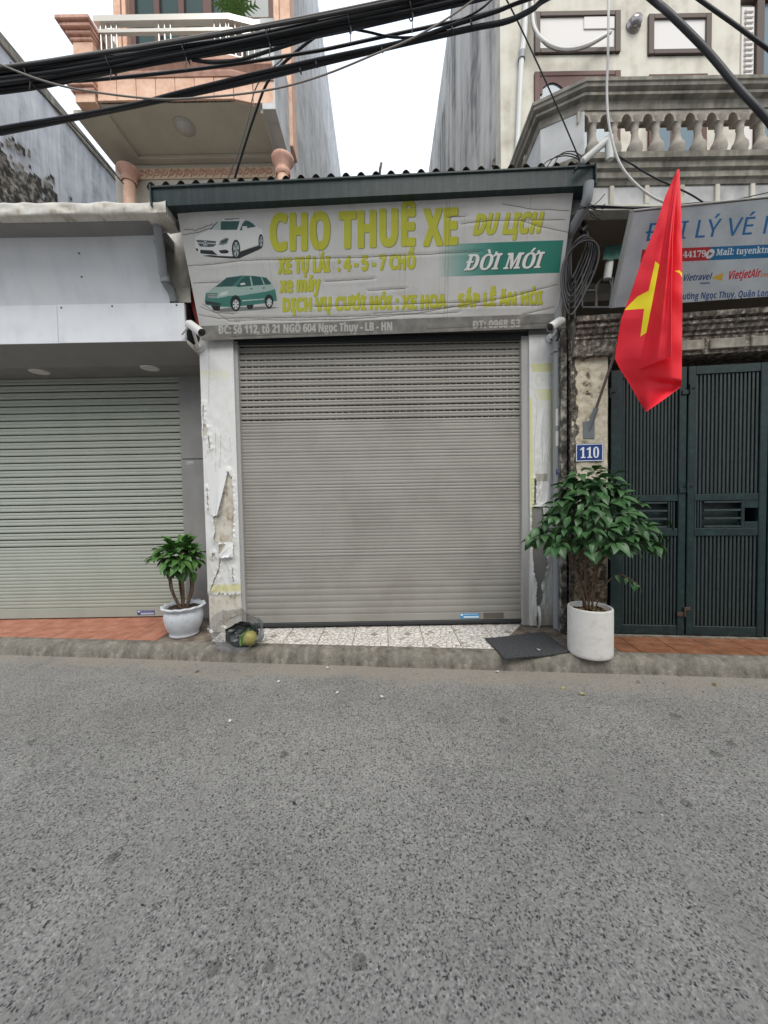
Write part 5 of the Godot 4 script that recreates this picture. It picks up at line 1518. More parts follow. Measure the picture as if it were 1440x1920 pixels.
# ---------- the pink house behind, with a balcony over the street, and the grey wall beside it
func pink_house() -> void:
	var zw := -5.4
	var hs := pz(390, 301, zw).y
	var zf := py(310, 189, hs).z
	var house := thing("pink_house", "tall narrow house with peach balcony and grey side wall", "house")
	var xr := px(545, 310, pz(545, 310, zw).x).x
	var x_in := pz(187, 230, py(187, 230, hs).z).x
	var x_out := py(150, 222, hs).x
	var top := px(597, 10, xr).y
	# walls
	bx("side_wall", Vector3(xr - 0.2, 0.0, -26.0), Vector3(xr, top, zw - 0.02), mats["grey_render"], house, Transform3D.IDENTITY, 0.0)
	bx("front_wall", Vector3(x_out, 3.0, zw - 0.2), Vector3(xr - 0.201, hs + 0.16, zw), mats["soffit"], house, Transform3D.IDENTITY, 0.0)
	bx("wing_wall", Vector3(xr - 0.16, hs - 0.065, zw - 0.018), Vector3(xr + 0.001, hs + 1.0, py(500, 196, hs).z + 0.01), mats["grey_render"], house, Transform3D.IDENTITY, 0.004)
	# balcony slab on plan: front, a bevelled corner on the right, then a short return
	var e1 := py(436, 181, hs)
	var e2 := py(475, 195, hs)
	var e3 := py(514, 197, hs)
	var left := py(181, 194, hs)
	var path := [Vector2(left.x, zw), Vector2(left.x, zf), Vector2(e1.x, zf), Vector2(e2.x, e2.z), Vector2(xr - 0.02, e2.z)]
	var m := MB.new()
	var flat := Transform3D(Basis(Vector3.RIGHT, Vector3.FORWARD, Vector3.UP), Vector3(0, hs, 0))
	m.extrude(PackedVector2Array([Vector2(left.x + 0.02, -zw), Vector2(xr - 0.03, -zw), Vector2(xr - 0.03, -e2.z + 0.025), Vector2(e2.x, -e2.z + 0.025), Vector2(e1.x, -zf + 0.03), Vector2(left.x + 0.02, -zf + 0.03)]), flat, 0.14)
	var slab := obj("balcony_slab", m, mats["soffit"], house)
	bx("edge_beam", Vector3(x_out, hs - 0.05, zw + 0.01), Vector3(left.x + 0.06, hs - 0.001, zf - 0.08), mats["soffit"], house, Transform3D.IDENTITY, 0.004)
	bx("edge_beam", Vector3(xr - 0.2, hs - 0.06, zw + 0.01), Vector3(xr - 0.04, hs - 0.002, e2.z - 0.05), mats["soffit"], house, Transform3D.IDENTITY, 0.004)
	bx("cross_beam", Vector3(left.x + 0.061, hs - 0.05, zw + 0.005), Vector3(xr - 0.21, hs - 0.001, zw + 0.1), mats["soffit"], house, Transform3D.IDENTITY, 0.004)
	# facing tiles on the balcony front
	var fy1 := pz(310, 147, zf).y
	var n := 7
	for k in n:
		var a := lerpf(left.x + 0.03, e1.x, float(k) / n)
		var b := lerpf(left.x + 0.03, e1.x, float(k + 1) / n)
		bx("facing_tile", Vector3(a + 0.003, hs + 0.008, zf - 0.02), Vector3(b - 0.003, fy1, zf + 0.003 + rng.randf_range(0, 0.003)), mats["pink_stone"], slab, Transform3D.IDENTITY, 0.003)
	bx("facing_core", Vector3(left.x + 0.02, hs + 0.002, zf - 0.1), Vector3(e1.x, fy1, zf - 0.022), mats["grime"], slab, Transform3D.IDENTITY, 0.0)
	var df := frame2(Vector3(e1.x, 0, zf), Vector3(e2.x, 0, e2.z))
	var dl := Vector2(e1.x, zf).distance_to(Vector2(e2.x, e2.z))
	bx("facing_tile", Vector3(0.006, hs + 0.008, -0.06), Vector3(dl - 0.004, fy1, 0.002), mats["pink_stone"], slab, df, 0.003)
	bx("facing_tile", Vector3(e2.x + 0.004, hs + 0.008, e2.z - 0.05), Vector3(xr - 0.02, fy1, e2.z + 0.002), mats["pink_stone"], slab, Transform3D.IDENTITY, 0.003)
	m = MB.new()
	var fy2 := pz(310, 122, zf).y
	var hh := fy2 - fy1
	mitre(m, [Vector2(left.x - 0.02, zf), Vector2(e1.x, zf), Vector2(e2.x, e2.z), Vector2(xr - 0.01, e2.z)], [Vector2(-0.12, fy1 + 0.002), Vector2(0.015, fy1 + 0.002), Vector2(0.03, fy1 + hh * 0.25), Vector2(0.03, fy1 + hh * 0.4), Vector2(0.06, fy1 + hh * 0.6), Vector2(0.085, fy1 + hh * 0.75), Vector2(0.09, fy1 + hh), Vector2(-0.12, fy1 + hh)])
	obj("cornice", m, mats["pink_trim"], house)
	# steel railing above it
	var zr := zf - 0.04
	var r0 := pz(184, 48, zr)
	var r1 := pz(428, 29, zr)
	var ry := (r0.y + r1.y) * 0.5
	var rx0 := pz(184, 60, zr).x
	var r3 := Vector2(e2.x + 0.02, e2.z - 0.05)
	var rail := [Vector2(rx0, zw + 0.05), Vector2(rx0, zr), Vector2(r1.x, zr), r3, Vector2(xr - 0.06, r3.y)]
	for lv in [[ry, 0.034], [ry - 0.13, 0.02], [fy2 + 0.12, 0.02]]:
		var hw: float = lv[1]
		m = MB.new()
		mitre(m, rail, [Vector2(-hw, lv[0] - hw), Vector2(hw, lv[0] - hw), Vector2(hw, lv[0] + hw), Vector2(-hw, lv[0] + hw)])
		obj("hand_rail", m, mats["steel_rail"], house)
	for q in [189, 199, 209, 219, 298, 309, 320, 402, 413, 424]:
		var x := pz(q, 60, zr).x
		m = MB.new()
		m.tube([Vector3(x, fy2 - 0.02, zr), Vector3(x, ry - 0.03, zr)], 0.011, 6)
		obj("rail_bar", m, mats["steel_rail"], house)
	for k in 5:
		var q: Vector2 = Vector2(r1.x, zr).lerp(r3, k / 4.0)
		m = MB.new()
		m.tube([Vector3(q.x, fy2 - 0.02, q.y), Vector3(q.x, ry - 0.03, q.y)], 0.011, 6)
		obj("rail_bar", m, mats["steel_rail"], house)
	# corner pillar with a flaring cap
	var c0 := pz(141, 190, zf + 0.02).x
	var c1 := pz(178, 190, zf + 0.02).x
	var cy := pz(150, 82, zf).y
	var ct := pz(150, 56, zf).y
	var pil := bx("corner_pillar", Vector3(c0, hs - 0.02, zf - 0.28), Vector3(c1, cy, zf + 0.02), mats["pink_stone"], house)
	var my := pz(160, 178, zf).y
	for q in [[my, my + 0.04, 0.03], [my + 0.04, my + 0.09, 0.055], [my + 0.09, my + 0.19, 0.075], [cy, cy + 0.04, 0.02], [cy + 0.04, cy + 0.08, 0.05], [cy + 0.08, (cy + ct) * 0.5 + 0.05, 0.085], [(cy + ct) * 0.5 + 0.05, ct + 0.02, 0.115]]:
		bx("moulding", Vector3(c0 - q[2], q[0], zf - 0.28 - q[2]), Vector3(c1 + q[2] * 0.4, q[1] - 0.001, zf + 0.02 + q[2]), mats["pink_trim"], pil, Transform3D.IDENTITY, 0.008)
	# upper wall: trims, doors and windows in brown frames
	var yb := hs + 0.161
	bx("upper_wall", Vector3(pz(222, 40, zw).x, yb, zw - 0.2), Vector3(xr - 0.201, top, zw - 0.06), mats["cream"], house, Transform3D.IDENTITY, 0.0)
	for q in [[214, 228], [230, 238], [512, 524], [526, 545]]:
		bx("pilaster", Vector3(pz(q[0], 40, zw).x, yb, zw - 0.25), Vector3(pz(q[1], 40, zw).x - 0.004, top, zw + (0.02 if q[0] % 4 == 2 else 0.0)), mats["pink_stone"], house, Transform3D.IDENTITY, 0.006)
	for q in [[248, 386, 3], [392, 509, 2]]:
		var a := pz(q[0], 40, zw).x
		var b := pz(q[1], 40, zw).x
		var win := bx("window", Vector3(a, yb + 0.9 if q[2] == 2 else yb, zw - 0.055), Vector3(b, top - 0.5, zw - 0.045), mats["pane_teal"], house, Transform3D.IDENTITY, 0.0)
		for k in q[2] + 1:
			var x := lerpf(a, b, float(k) / q[2])
			bx("frame", Vector3(x - 0.04, yb, zw - 0.043), Vector3(x + 0.04, top - 0.5, zw - 0.0), mats["brown_wood"], win)
		bx("frame", Vector3(a, pz(300, 38, zw).y - 0.03, zw - 0.042), Vector3(b, pz(300, 38, zw).y + 0.03, zw - 0.005), mats["brown_wood"], win)
	# under the balcony: carved frieze, capitals on slim columns
	var f0 := pz(390, 336, zw).y
	var f1 := pz(390, 316, zw).y
	var fz := bx("frieze", Vector3(pz(262, 325, zw).x, f0, zw + 0.002), Vector3(xr - 0.21, f1, zw + 0.02), mat("frieze_cream", rgb(206, 186, 160), 0.8), house)
	m = MB.new()
	var nx := 18
	for k in nx:
		var x := lerpf(pz(268, 325, zw).x, xr - 0.3, float(k) / (nx - 1))
		var pts := []
		for e in 13:
			var an := e * 0.62
			var r := 0.052 - e * 0.0035
			pts.append(Vector3(x + cos(an) * r * (1.0 if k % 2 == 0 else -1.0), (f0 + f1) * 0.5 + sin(an) * r, zw + 0.024))
		m.tube(pts, 0.012, 5)
		m.tube([Vector3(x + 0.05, f0 + 0.012, zw + 0.022), Vector3(x + 0.075, (f0 + f1) * 0.5, zw + 0.026), Vector3(x + 0.1, f1 - 0.012, zw + 0.022)], 0.01, 5)
	obj("scroll_relief", m, mats["pink_trim"], fz)
	for q in [[241, 318, 344, -5.25], [530, 297, 330, -5.0]]:
		var c := pz(q[0], q[1], q[3])
		var yl := pz(q[0], q[2], q[3]).y
		var hc := c.y - yl
		m = MB.new()
		m.lathe([Vector2(0.09, 0.0), Vector2(0.1, 0.02), Vector2(0.1, 0.05), Vector2(0.085, 0.06), Vector2(0.095, hc * 0.4), Vector2(0.12, hc * 0.7), Vector2(0.14, hc * 0.8), Vector2(0.145, hc * 0.97), Vector2(0.12, hc)], Vector3(c.x, yl, q[3]), 20, func(an: float, v: Vector2) -> Vector2: return Vector2(v.x * (1.0 + 0.08 * sin(an * 8.0) * smoothstep(0.05, 0.3, v.y) * (1.0 - smoothstep(hc * 0.6, hc * 0.8, v.y))), v.y))
		var col := obj("capital", m, mats["pink_trim"], house)
		m = MB.new()
		m.tube([Vector3(c.x, 3.6, q[3]), Vector3(c.x, yl + 0.005, q[3])], 0.075, 16)
		obj("column_shaft", m, mats["pink_stone"], col)
	# round lamp under the slab
	var lp := py(346, 237, hs)
	m = MB.new()
	m.lathe([Vector2(0.002, -0.075), Vector2(0.05, -0.07), Vector2(0.085, -0.05), Vector2(0.1, -0.028), Vector2(0.105, -0.02), Vector2(0.125, -0.018), Vector2(0.128, 0.0)], lp, 28)
	obj("ceiling_lamp", m, mat("lamp_glass", rgb(170, 168, 162), 0.35), slab)
	# the palm in a pot on the balcony
	var palm := thing("potted_palm", "small bright green palm on the pink house balcony", "plant")
	var pb := Vector3(pz(437, 25, zw + 0.45).x, fy2, zw + 0.45)
	m = MB.new()
	m.lathe([Vector2(0.001, 0.0), Vector2(0.11, 0.0), Vector2(0.14, 0.24), Vector2(0.12, 0.24), Vector2(0.001, 0.22)], pb + Vector3(0, -0.01, 0), 16)
	obj("pot", m, mats["terracotta"], palm)
	var crown := pz(437, 30, zw + 0.45)
	m = MB.new()
	m.tube([pb + Vector3(0, 0.2, 0), crown], 0.03, 6)
	obj("stem", m, mats["bark"], palm)
	var gm := mat("palm_leaf", rgb(92, 132, 62), 0.5)
	gm.backlight = Color(0.1, 0.14, 0.04)
	for k in 15:
		var an := TAU * k / 15.0 + rng.randf() * 0.3
		var el := rng.randf_range(0.1, 1.1)
		var d := Vector3(cos(an) * cos(el), sin(el), sin(an) * cos(el))
		var ln := rng.randf_range(0.24, 0.34)
		var spine := []
		for e in 7: spine.append(crown + d * ln * e / 6.0 + Vector3(0, -0.16 * pow(e / 6.0, 2.0) * ln * 4.0 * 0.5, 0))
		m = MB.new()
		m.tube(spine, [0.006, 0.006, 0.005, 0.005, 0.004, 0.003, 0.002], 4)
		for e in range(1, 7):
			for s in [-1.0, 1.0]:
				var sd: Vector3 = d.cross(Vector3.UP).normalized() * s
				var tip: Vector3 = spine[e] + sd * 0.11 * (1.0 - absf(e - 3.0) / 6.0) + d * 0.06 + Vector3(0, -0.02, 0)
				var w := d * 0.02
				m.tri(spine[e] - w, spine[e] + w, tip)
				m.tri(spine[e] + w, spine[e] - w, tip + Vector3(0, -0.002, 0))
		obj("frond", m, gm, palm)
	# ----- the grey rendered flank of the next building
	var gw := thing("grey_building", "bare grey rendered flank wall with mouldy foot and coping", "building")
	var gxp := -4.95
	var gt := px(0, 62, gxp).y
	m = MB.new()
	var wn := FastNoiseLite.new()
	wn.seed = 66; wn.frequency = 1.2
	m.grid(60, 30, func(u: float, v: float) -> Vector3:
		var z := lerpf(-4.56, -14.0, u)
		var y := lerpf(3.6, gt - 0.16, v)
		return Vector3(gxp + wn.get_noise_2d(z, y) * 0.02, y, z))
	obj("wall", m, mats["blue_render"], gw)
	bx("wall_core", Vector3(gxp - 0.25, 0.0, -14.0), Vector3(gxp - 0.03, gt - 0.161, -4.8), mats["mould"], gw, Transform3D.IDENTITY, 0.0)
	bx("coping", Vector3(gxp - 0.27, gt - 0.16, -14.0), Vector3(gxp + 0.03, gt, -4.5), mats["moss_rail"], gw, Transform3D.IDENTITY, 0.012)
	var l0 := px(0, 268, gxp)
	var l1 := px(130, 392, gxp)
	m = MB.new()
	m.grid(90, 60, func(u: float, v: float) -> Vector3:
		var z := lerpf(-4.56, -8.0, u)
		var y := lerpf(3.6, 6.8, v)
		return Vector3(gxp + 0.022 + wn.get_noise_2d(z * 6.0, y * 6.0) * 0.012, y, z), func(u: float, v: float) -> bool:
		var z := lerpf(-4.56, -8.0, u)
		var y := lerpf(3.6, 6.8, v)
		var ln := l0.y + (l1.y - l0.y) * (z - l0.z) / (l1.z - l0.z)
		return y < ln + wn.get_noise_2d(z * 2.5, y * 2.5) * 0.5 + wn.get_noise_2d(z * 9.0, y * 9.0) * 0.3)
	obj("flaking_layer", m, mats["mould"], gw)

# ---------- the cream house on the right, above the gate
func cream_house() -> void:
	var zh := -4.6
	var x0 := vx(940, 60, 938, 300, zh)
	var house := thing("cream_house", "weathered cream house with balustrade balcony and streaked side wall", "house")
	var top := px(838, 70, x0).y
	bx("side_wall", Vector3(x0, 0.0, -26.0), Vector3(x0 + 0.2, top, zh - 0.201), mats["streaked"], house, Transform3D.IDENTITY, 0.0)
	var yr := px(1008, 198, x0).y                  # top of the balcony rail
	var A := px(1008, 198, x0)
	var B := py(1096, 157, yr)
	var zb := B.z
	var y_slab := pz(1270, 300, zb).y
	var y_bot := pz(1270, 391, zb).y
	var x_bay := pz(1387, 80, zh).x
	bx("front_wall", Vector3(x0 - 0.004, 3.6, zh - 0.2), Vector3(x_bay, top, zh), mats["cream"], house, Transform3D.IDENTITY, 0.0)
	bx("bay_wall", Vector3(x_bay + 0.001, 3.6, zh - 0.5), Vector3(7.0, top, zh - 0.3), mats["cream"], house, Transform3D.IDENTITY, 0.0)
	bx("bay_return", Vector3(x_bay - 0.1, 3.6, zh - 0.3), Vector3(x_bay - 0.002, top, zh - 0.201), mats["cream"], house, Transform3D.IDENTITY, 0.0)
	# openings: frames with panels
	for q in [[1003, 24, 1160, 104, 0], [1215, 29, 1330, 106, 0], [1003, 136, 1160, 320, 1], [1215, 142, 1322, 320, 2]]:
		var a := pz(q[0], q[3], zh)
		var b := pz(q[2], q[1], zh)
		if q[3] > 300: a.y = y_slab + 0.02
		var pane: Material = mats["white_panel"] if q[4] == 0 else (mats["pane_blue"] if q[4] == 1 else mats["brown_wood"])
		var win := bx("window", Vector3(a.x, a.y, zh - 0.02), Vector3(b.x, b.y, zh + 0.008), pane, house, Transform3D.IDENTITY, 0.0)
		var fm: Material = mats["brown_frame"] if q[4] == 0 else mats["brown_wood"]
		var t := 0.055
		bx("frame", Vector3(a.x - 0.01, a.y, zh - 0.03), Vector3(a.x + t, b.y, zh + 0.03), fm, win)
		bx("frame", Vector3(b.x - t, a.y, zh - 0.03), Vector3(b.x + 0.01, b.y, zh + 0.03), fm, win)
		bx("frame", Vector3(a.x + t + 0.001, b.y - t, zh - 0.03), Vector3(b.x - t - 0.001, b.y, zh + 0.029), fm, win)
		bx("frame", Vector3(a.x + t + 0.001, a.y, zh - 0.03), Vector3(b.x - t - 0.001, a.y + t, zh + 0.029), fm, win)
		if q[4] == 0:
			var pc := pz(q[0] + (125 if q[0] < 1100 else 60), q[1] + 17, zh)
			if q[0] < 1100: bx("panel", Vector3(pc.x - 0.22, pc.y - 0.1, zh + 0.009), Vector3(b.x - t - 0.004, b.y - t - 0.004, zh + 0.02), mats["white_panel"], win)
		elif q[4] == 1:
			# leaves with an arched head
			for k in 3:
				var l := lerpf(a.x + t, b.x - t, k / 3.0)
				var r := lerpf(a.x + t, b.x - t, (k + 1) / 3.0)
				var po := PackedVector2Array([Vector2(l, b.y - t), Vector2(l, b.y - t - 0.2), Vector2(l + 0.03, b.y - t - 0.2)])
				for e in 9: po.append(Vector2(lerpf(l + 0.03, r - 0.03, e / 8.0), b.y - t - 0.13 + 0.06 * sin(PI * e / 8.0)))
				po.append_array([Vector2(r - 0.03, b.y - t - 0.2), Vector2(r, b.y - t - 0.2), Vector2(r, b.y - t)])
				var m0 := MB.new()
				m0.extrude(po, Transform3D(Basis(), Vector3(0, 0, zh + 0.009)), 0.014)
				obj("arched_head", m0, mats["brown_wood"], win)
				bx("frame", Vector3(r - 0.024, a.y + t, zh + 0.01), Vector3(r + 0.024, b.y - t - 0.201, zh + 0.026), mats["brown_wood"], win)
		else:
			for k in 2:
				var l := lerpf(a.x + t, b.x - t, k * 0.5)
				bx("pane", Vector3(l + 0.03, a.y + 0.1, zh + 0.009), Vector3(l + 0.2, b.y - 0.35, zh + 0.014), mats["pane_blue"], win)
	# white louvred shutter and a glazed leaf in the bay
	var s0 := pz(1388, 150, zh - 0.28)
	var s1 := pz(1414, 14, zh - 0.28)
	var sh := bx("louvre_shutter", Vector3(s0.x, y_slab + 0.5, zh - 0.3), Vector3(s1.x, s1.y, zh - 0.27), mats["white_panel"], house)
	var yy := s0.y - 0.05
	while yy < s1.y - 0.06:
		bx("louvre", Vector3(s0.x + 0.03, yy, zh - 0.269), Vector3(s1.x - 0.03, yy + 0.035, zh - 0.245), mats["white_panel"], sh)
		yy += 0.065
	bx("window_post", Vector3(s1.x + 0.004, y_slab, zh - 0.3), Vector3(s1.x + 0.1, s1.y + 0.05, zh - 0.24), mats["brown_frame"], house)
	bx("window_post", Vector3(s0.x, s1.y + 0.052, zh - 0.3), Vector3(5.5, s1.y + 0.12, zh - 0.235), mats["brown_frame"], house)
	bx("bay_pane", Vector3(s1.x + 0.101, y_slab, zh - 0.3), Vector3(5.4, s1.y + 0.05, zh - 0.28), mats["pane_blue"], house)
	# ----- balcony
	var path := [Vector2(x0, zh + 0.002), Vector2(x0, A.z), Vector2(B.x, zb), Vector2(7.0, zb)]
	var pf := func(pts: Array) -> MB:
		var mm := MB.new()
		mitre(mm, path, pts)
		return mm
	var t_rail := pz(1270, 156, zb).y - pz(1270, 199, zb).y
	obj("balcony_rail", pf.call([Vector2(-0.2, yr - t_rail), Vector2(-0.03, yr - t_rail), Vector2(-0.02, yr - t_rail * 0.66), Vector2(0.02, yr - t_rail * 0.6), Vector2(0.024, yr - t_rail * 0.5), Vector2(0.01, yr - t_rail * 0.46), Vector2(0.045, yr - t_rail * 0.36), Vector2(0.05, yr - t_rail * 0.24), Vector2(0.06, yr - t_rail * 0.2), Vector2(0.062, yr - 0.012), Vector2(0.05, yr), Vector2(-0.2, yr)]), mats["moss_rail"], house)
	var t_low := y_slab - pz(1270, 346, zb).y
	var yl := y_slab - t_low
	obj("balcony_cornice", pf.call([Vector2(-0.25, yl), Vector2(0.0, yl), Vector2(0.012, yl + t_low * 0.14), Vector2(0.03, yl + t_low * 0.2), Vector2(0.032, yl + t_low * 0.42), Vector2(0.055, yl + t_low * 0.5), Vector2(0.06, yl + t_low * 0.72), Vector2(0.085, yl + t_low * 0.78), Vector2(0.09, y_slab), Vector2(-0.25, y_slab)]), mats["moss_rail"], house)
	obj("balcony_apron", pf.call([Vector2(-0.12, y_bot), Vector2(-0.01, y_bot), Vector2(-0.012, yl - 0.002), Vector2(-0.12, yl - 0.002)]), mats["grey_render"], house)
	for k in 14:
		var xx := pz(1147 + k * 66.0, 366, zb).x
		bx("apron_rib", Vector3(xx - 0.02, y_bot + 0.04, zb - 0.011), Vector3(xx + 0.02, yl - 0.004, zb + 0.008), mats["cream"], house)
	bx("apron_lip", Vector3(B.x + 0.01, y_bot - 0.012, zb - 0.1), Vector3(7.0, y_bot + 0.038, zb + 0.012), mats["cream"], house)
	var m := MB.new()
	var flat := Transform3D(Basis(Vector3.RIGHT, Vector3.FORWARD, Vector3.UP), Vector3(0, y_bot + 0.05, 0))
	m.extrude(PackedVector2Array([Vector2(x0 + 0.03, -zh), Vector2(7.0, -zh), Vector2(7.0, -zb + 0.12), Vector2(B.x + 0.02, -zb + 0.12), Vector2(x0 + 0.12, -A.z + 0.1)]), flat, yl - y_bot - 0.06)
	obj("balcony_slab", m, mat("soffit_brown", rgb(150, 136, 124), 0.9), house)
	# chamfered corner and return are solid panels
	m = MB.new()
	mitre(m, [Vector2(x0, zh + 0.01), Vector2(x0, A.z), Vector2(B.x, zb), Vector2(B.x + 0.02, zb)], [Vector2(-0.1, y_slab + 0.001), Vector2(-0.035, y_slab + 0.001), Vector2(-0.035, yr - t_rail - 0.001), Vector2(-0.1, yr - t_rail - 0.001)])
	obj("parapet_panel", m, mats["grey_render"], house)
	# balusters under a scalloped header
	var bay := 39.0 / FOCAL * absf(zb)
	var bh := yr - t_rail - y_slab
	var xs := pz(1088, 260, zb - 0.06).x
	m = MB.new()
	m.lathe([Vector2(0.001, 0.0), Vector2(0.07, 0.0), Vector2(0.07, bh * 0.1), Vector2(0.048, bh * 0.16), Vector2(0.044, bh * 0.2), Vector2(0.056, bh * 0.25), Vector2(0.064, bh * 0.33), Vector2(0.06, bh * 0.4), Vector2(0.042, bh * 0.46), Vector2(0.03, bh * 0.55), Vector2(0.026, bh * 0.66), Vector2(0.033, bh * 0.7), Vector2(0.026, bh * 0.73), Vector2(0.034, bh * 0.78), Vector2(0.05, bh * 0.84), Vector2(0.054, bh * 0.9)], Vector3.ZERO, 18)
	var bm := m.mesh()
	for k in 24:
		var o := obj("baluster", bm, mats["baluster"], house)
		o.position = Vector3(xs + bay * (k + 0.62), y_slab + 0.001, zb - 0.075)
		o.rotation.y = k * 1.7
		m = MB.new()
		var l := xs + bay * k
		var c := l + bay * 0.12
		var po := PackedVector2Array([Vector2(l - bay * 0.1, 0), Vector2(l - bay * 0.1, bh * 0.26)])
		po = PackedVector2Array([Vector2(l - bay * 0.18, bh), Vector2(l - bay * 0.18, bh * 0.8)])
		for e in 9: po.append(Vector2(c - cos(PI * e / 8.0) * bay * 0.24, bh * 0.8 + sin(PI * e / 8.0) * bh * 0.14))
		po.append_array([Vector2(l + bay * 0.815, bh * 0.8), Vector2(l + bay * 0.815, bh)])
		m.extrude(po, Transform3D(Basis(), Vector3(0, y_slab, zb - 0.13)), 0.09)
		obj("header_arch", m, mats["baluster"], house)
	# pipes and cables on its front
	var dp := thing("downpipe", "white downpipe with a coupling on the cream house front", "pipe")
	m = MB.new()
	m.tube([pz(990, -60, zh + 0.05), pz(984, 60, zh + 0.05), pz(978, 110, zh + 0.05)], 0.034, 12)
	obj("pipe", m, mats["pvc_white"], dp)
	m = MB.new()
	m.tube([pz(979, 98, zh + 0.05), pz(978, 112, zh + 0.05)], 0.042, 12)
	obj("collar", m, mats["pvc_grey"], dp)
	m = MB.new()
	m.tube(curve([pz(978, 112, zh + 0.05), pz(975, 170, zh + 0.05), pz(972, 240, zh + 0.04), pz(968, 320, zh + 0.04)], 4), 0.03, 12)
	obj("pipe", m, mats["pvc_white"], dp)
	var fx := thing("wall_lamp", "round metal wall lamp between the two brown window frames", "lamp")
	m = MB.new()
	m.lathe([Vector2(0.002, 0.0), Vector2(0.085, 0.0), Vector2(0.085, 0.02), Vector2(0.06, 0.03), Vector2(0.07, 0.06), Vector2(0.05, 0.09), Vector2(0.002, 0.1)], Vector3.ZERO, 20)
	var lo := obj("rose", m, mat("lamp_steel", rgb(150, 146, 148), 0.25, 0.7), fx)
	lo.position = pz(1187, 49, zh + 0.004)
	lo.rotation.x = PI / 2

# ---------- small things along the pavement and on the walls
func cctv(label: String, rear: Vector3, front: Vector3, foot: Vector3, stub: Array) -> void:
	var t := thing("security_camera", label, "camera", "security cameras on the pillars")
	var d := (front - rear).normalized()
	var m := MB.new()
	m.tube([rear, rear + d * 0.004, front - d * 0.004, front], [0.022, 0.033, 0.034, 0.030], 18)
	obj("body", m, mats["white_plastic"], t)
	m = MB.new()
	m.tube([rear + d * 0.05 + Vector3(0, 0.012, 0), front + d * 0.022 + Vector3(0, 0.012, 0)], 0.036, 18, false)
	obj("sun_shield", m, mats["white_plastic"], t)
	m = MB.new()
	m.tube([front - d * 0.001, front + d * 0.004], 0.029, 18)
	var fc := obj("face", m, mat("camera_face", rgb(92, 84, 78), 0.4), t)
	m = MB.new()
	m.tube([front + d * 0.0045, front + d * 0.008], 0.014, 14)
	obj("lens", m, mats["lens"], fc)
	m = MB.new()
	var mid := rear.lerp(front, 0.4) + Vector3(0, -0.035, 0)
	m.tube([mid, mid.lerp(foot, 0.4) + Vector3(0, -0.02, 0), foot + Vector3(0, 0, 0.03)], 0.014, 10)
	obj("bracket", m, mats["white_plastic"], t)
	m = MB.new()
	m.tube([foot, foot + Vector3(0, 0, 0.03)], [0.045, 0.04], 18)
	obj("base", m, mats["white_plastic"], t)
	m = MB.new()
	m.tube(curve(stub, 5), 0.006 if stub.size() > 2 else 0.013, 8)
	obj("lead", m, mats["white_plastic"] if stub.size() == 2 else mats["black_cable"], t)

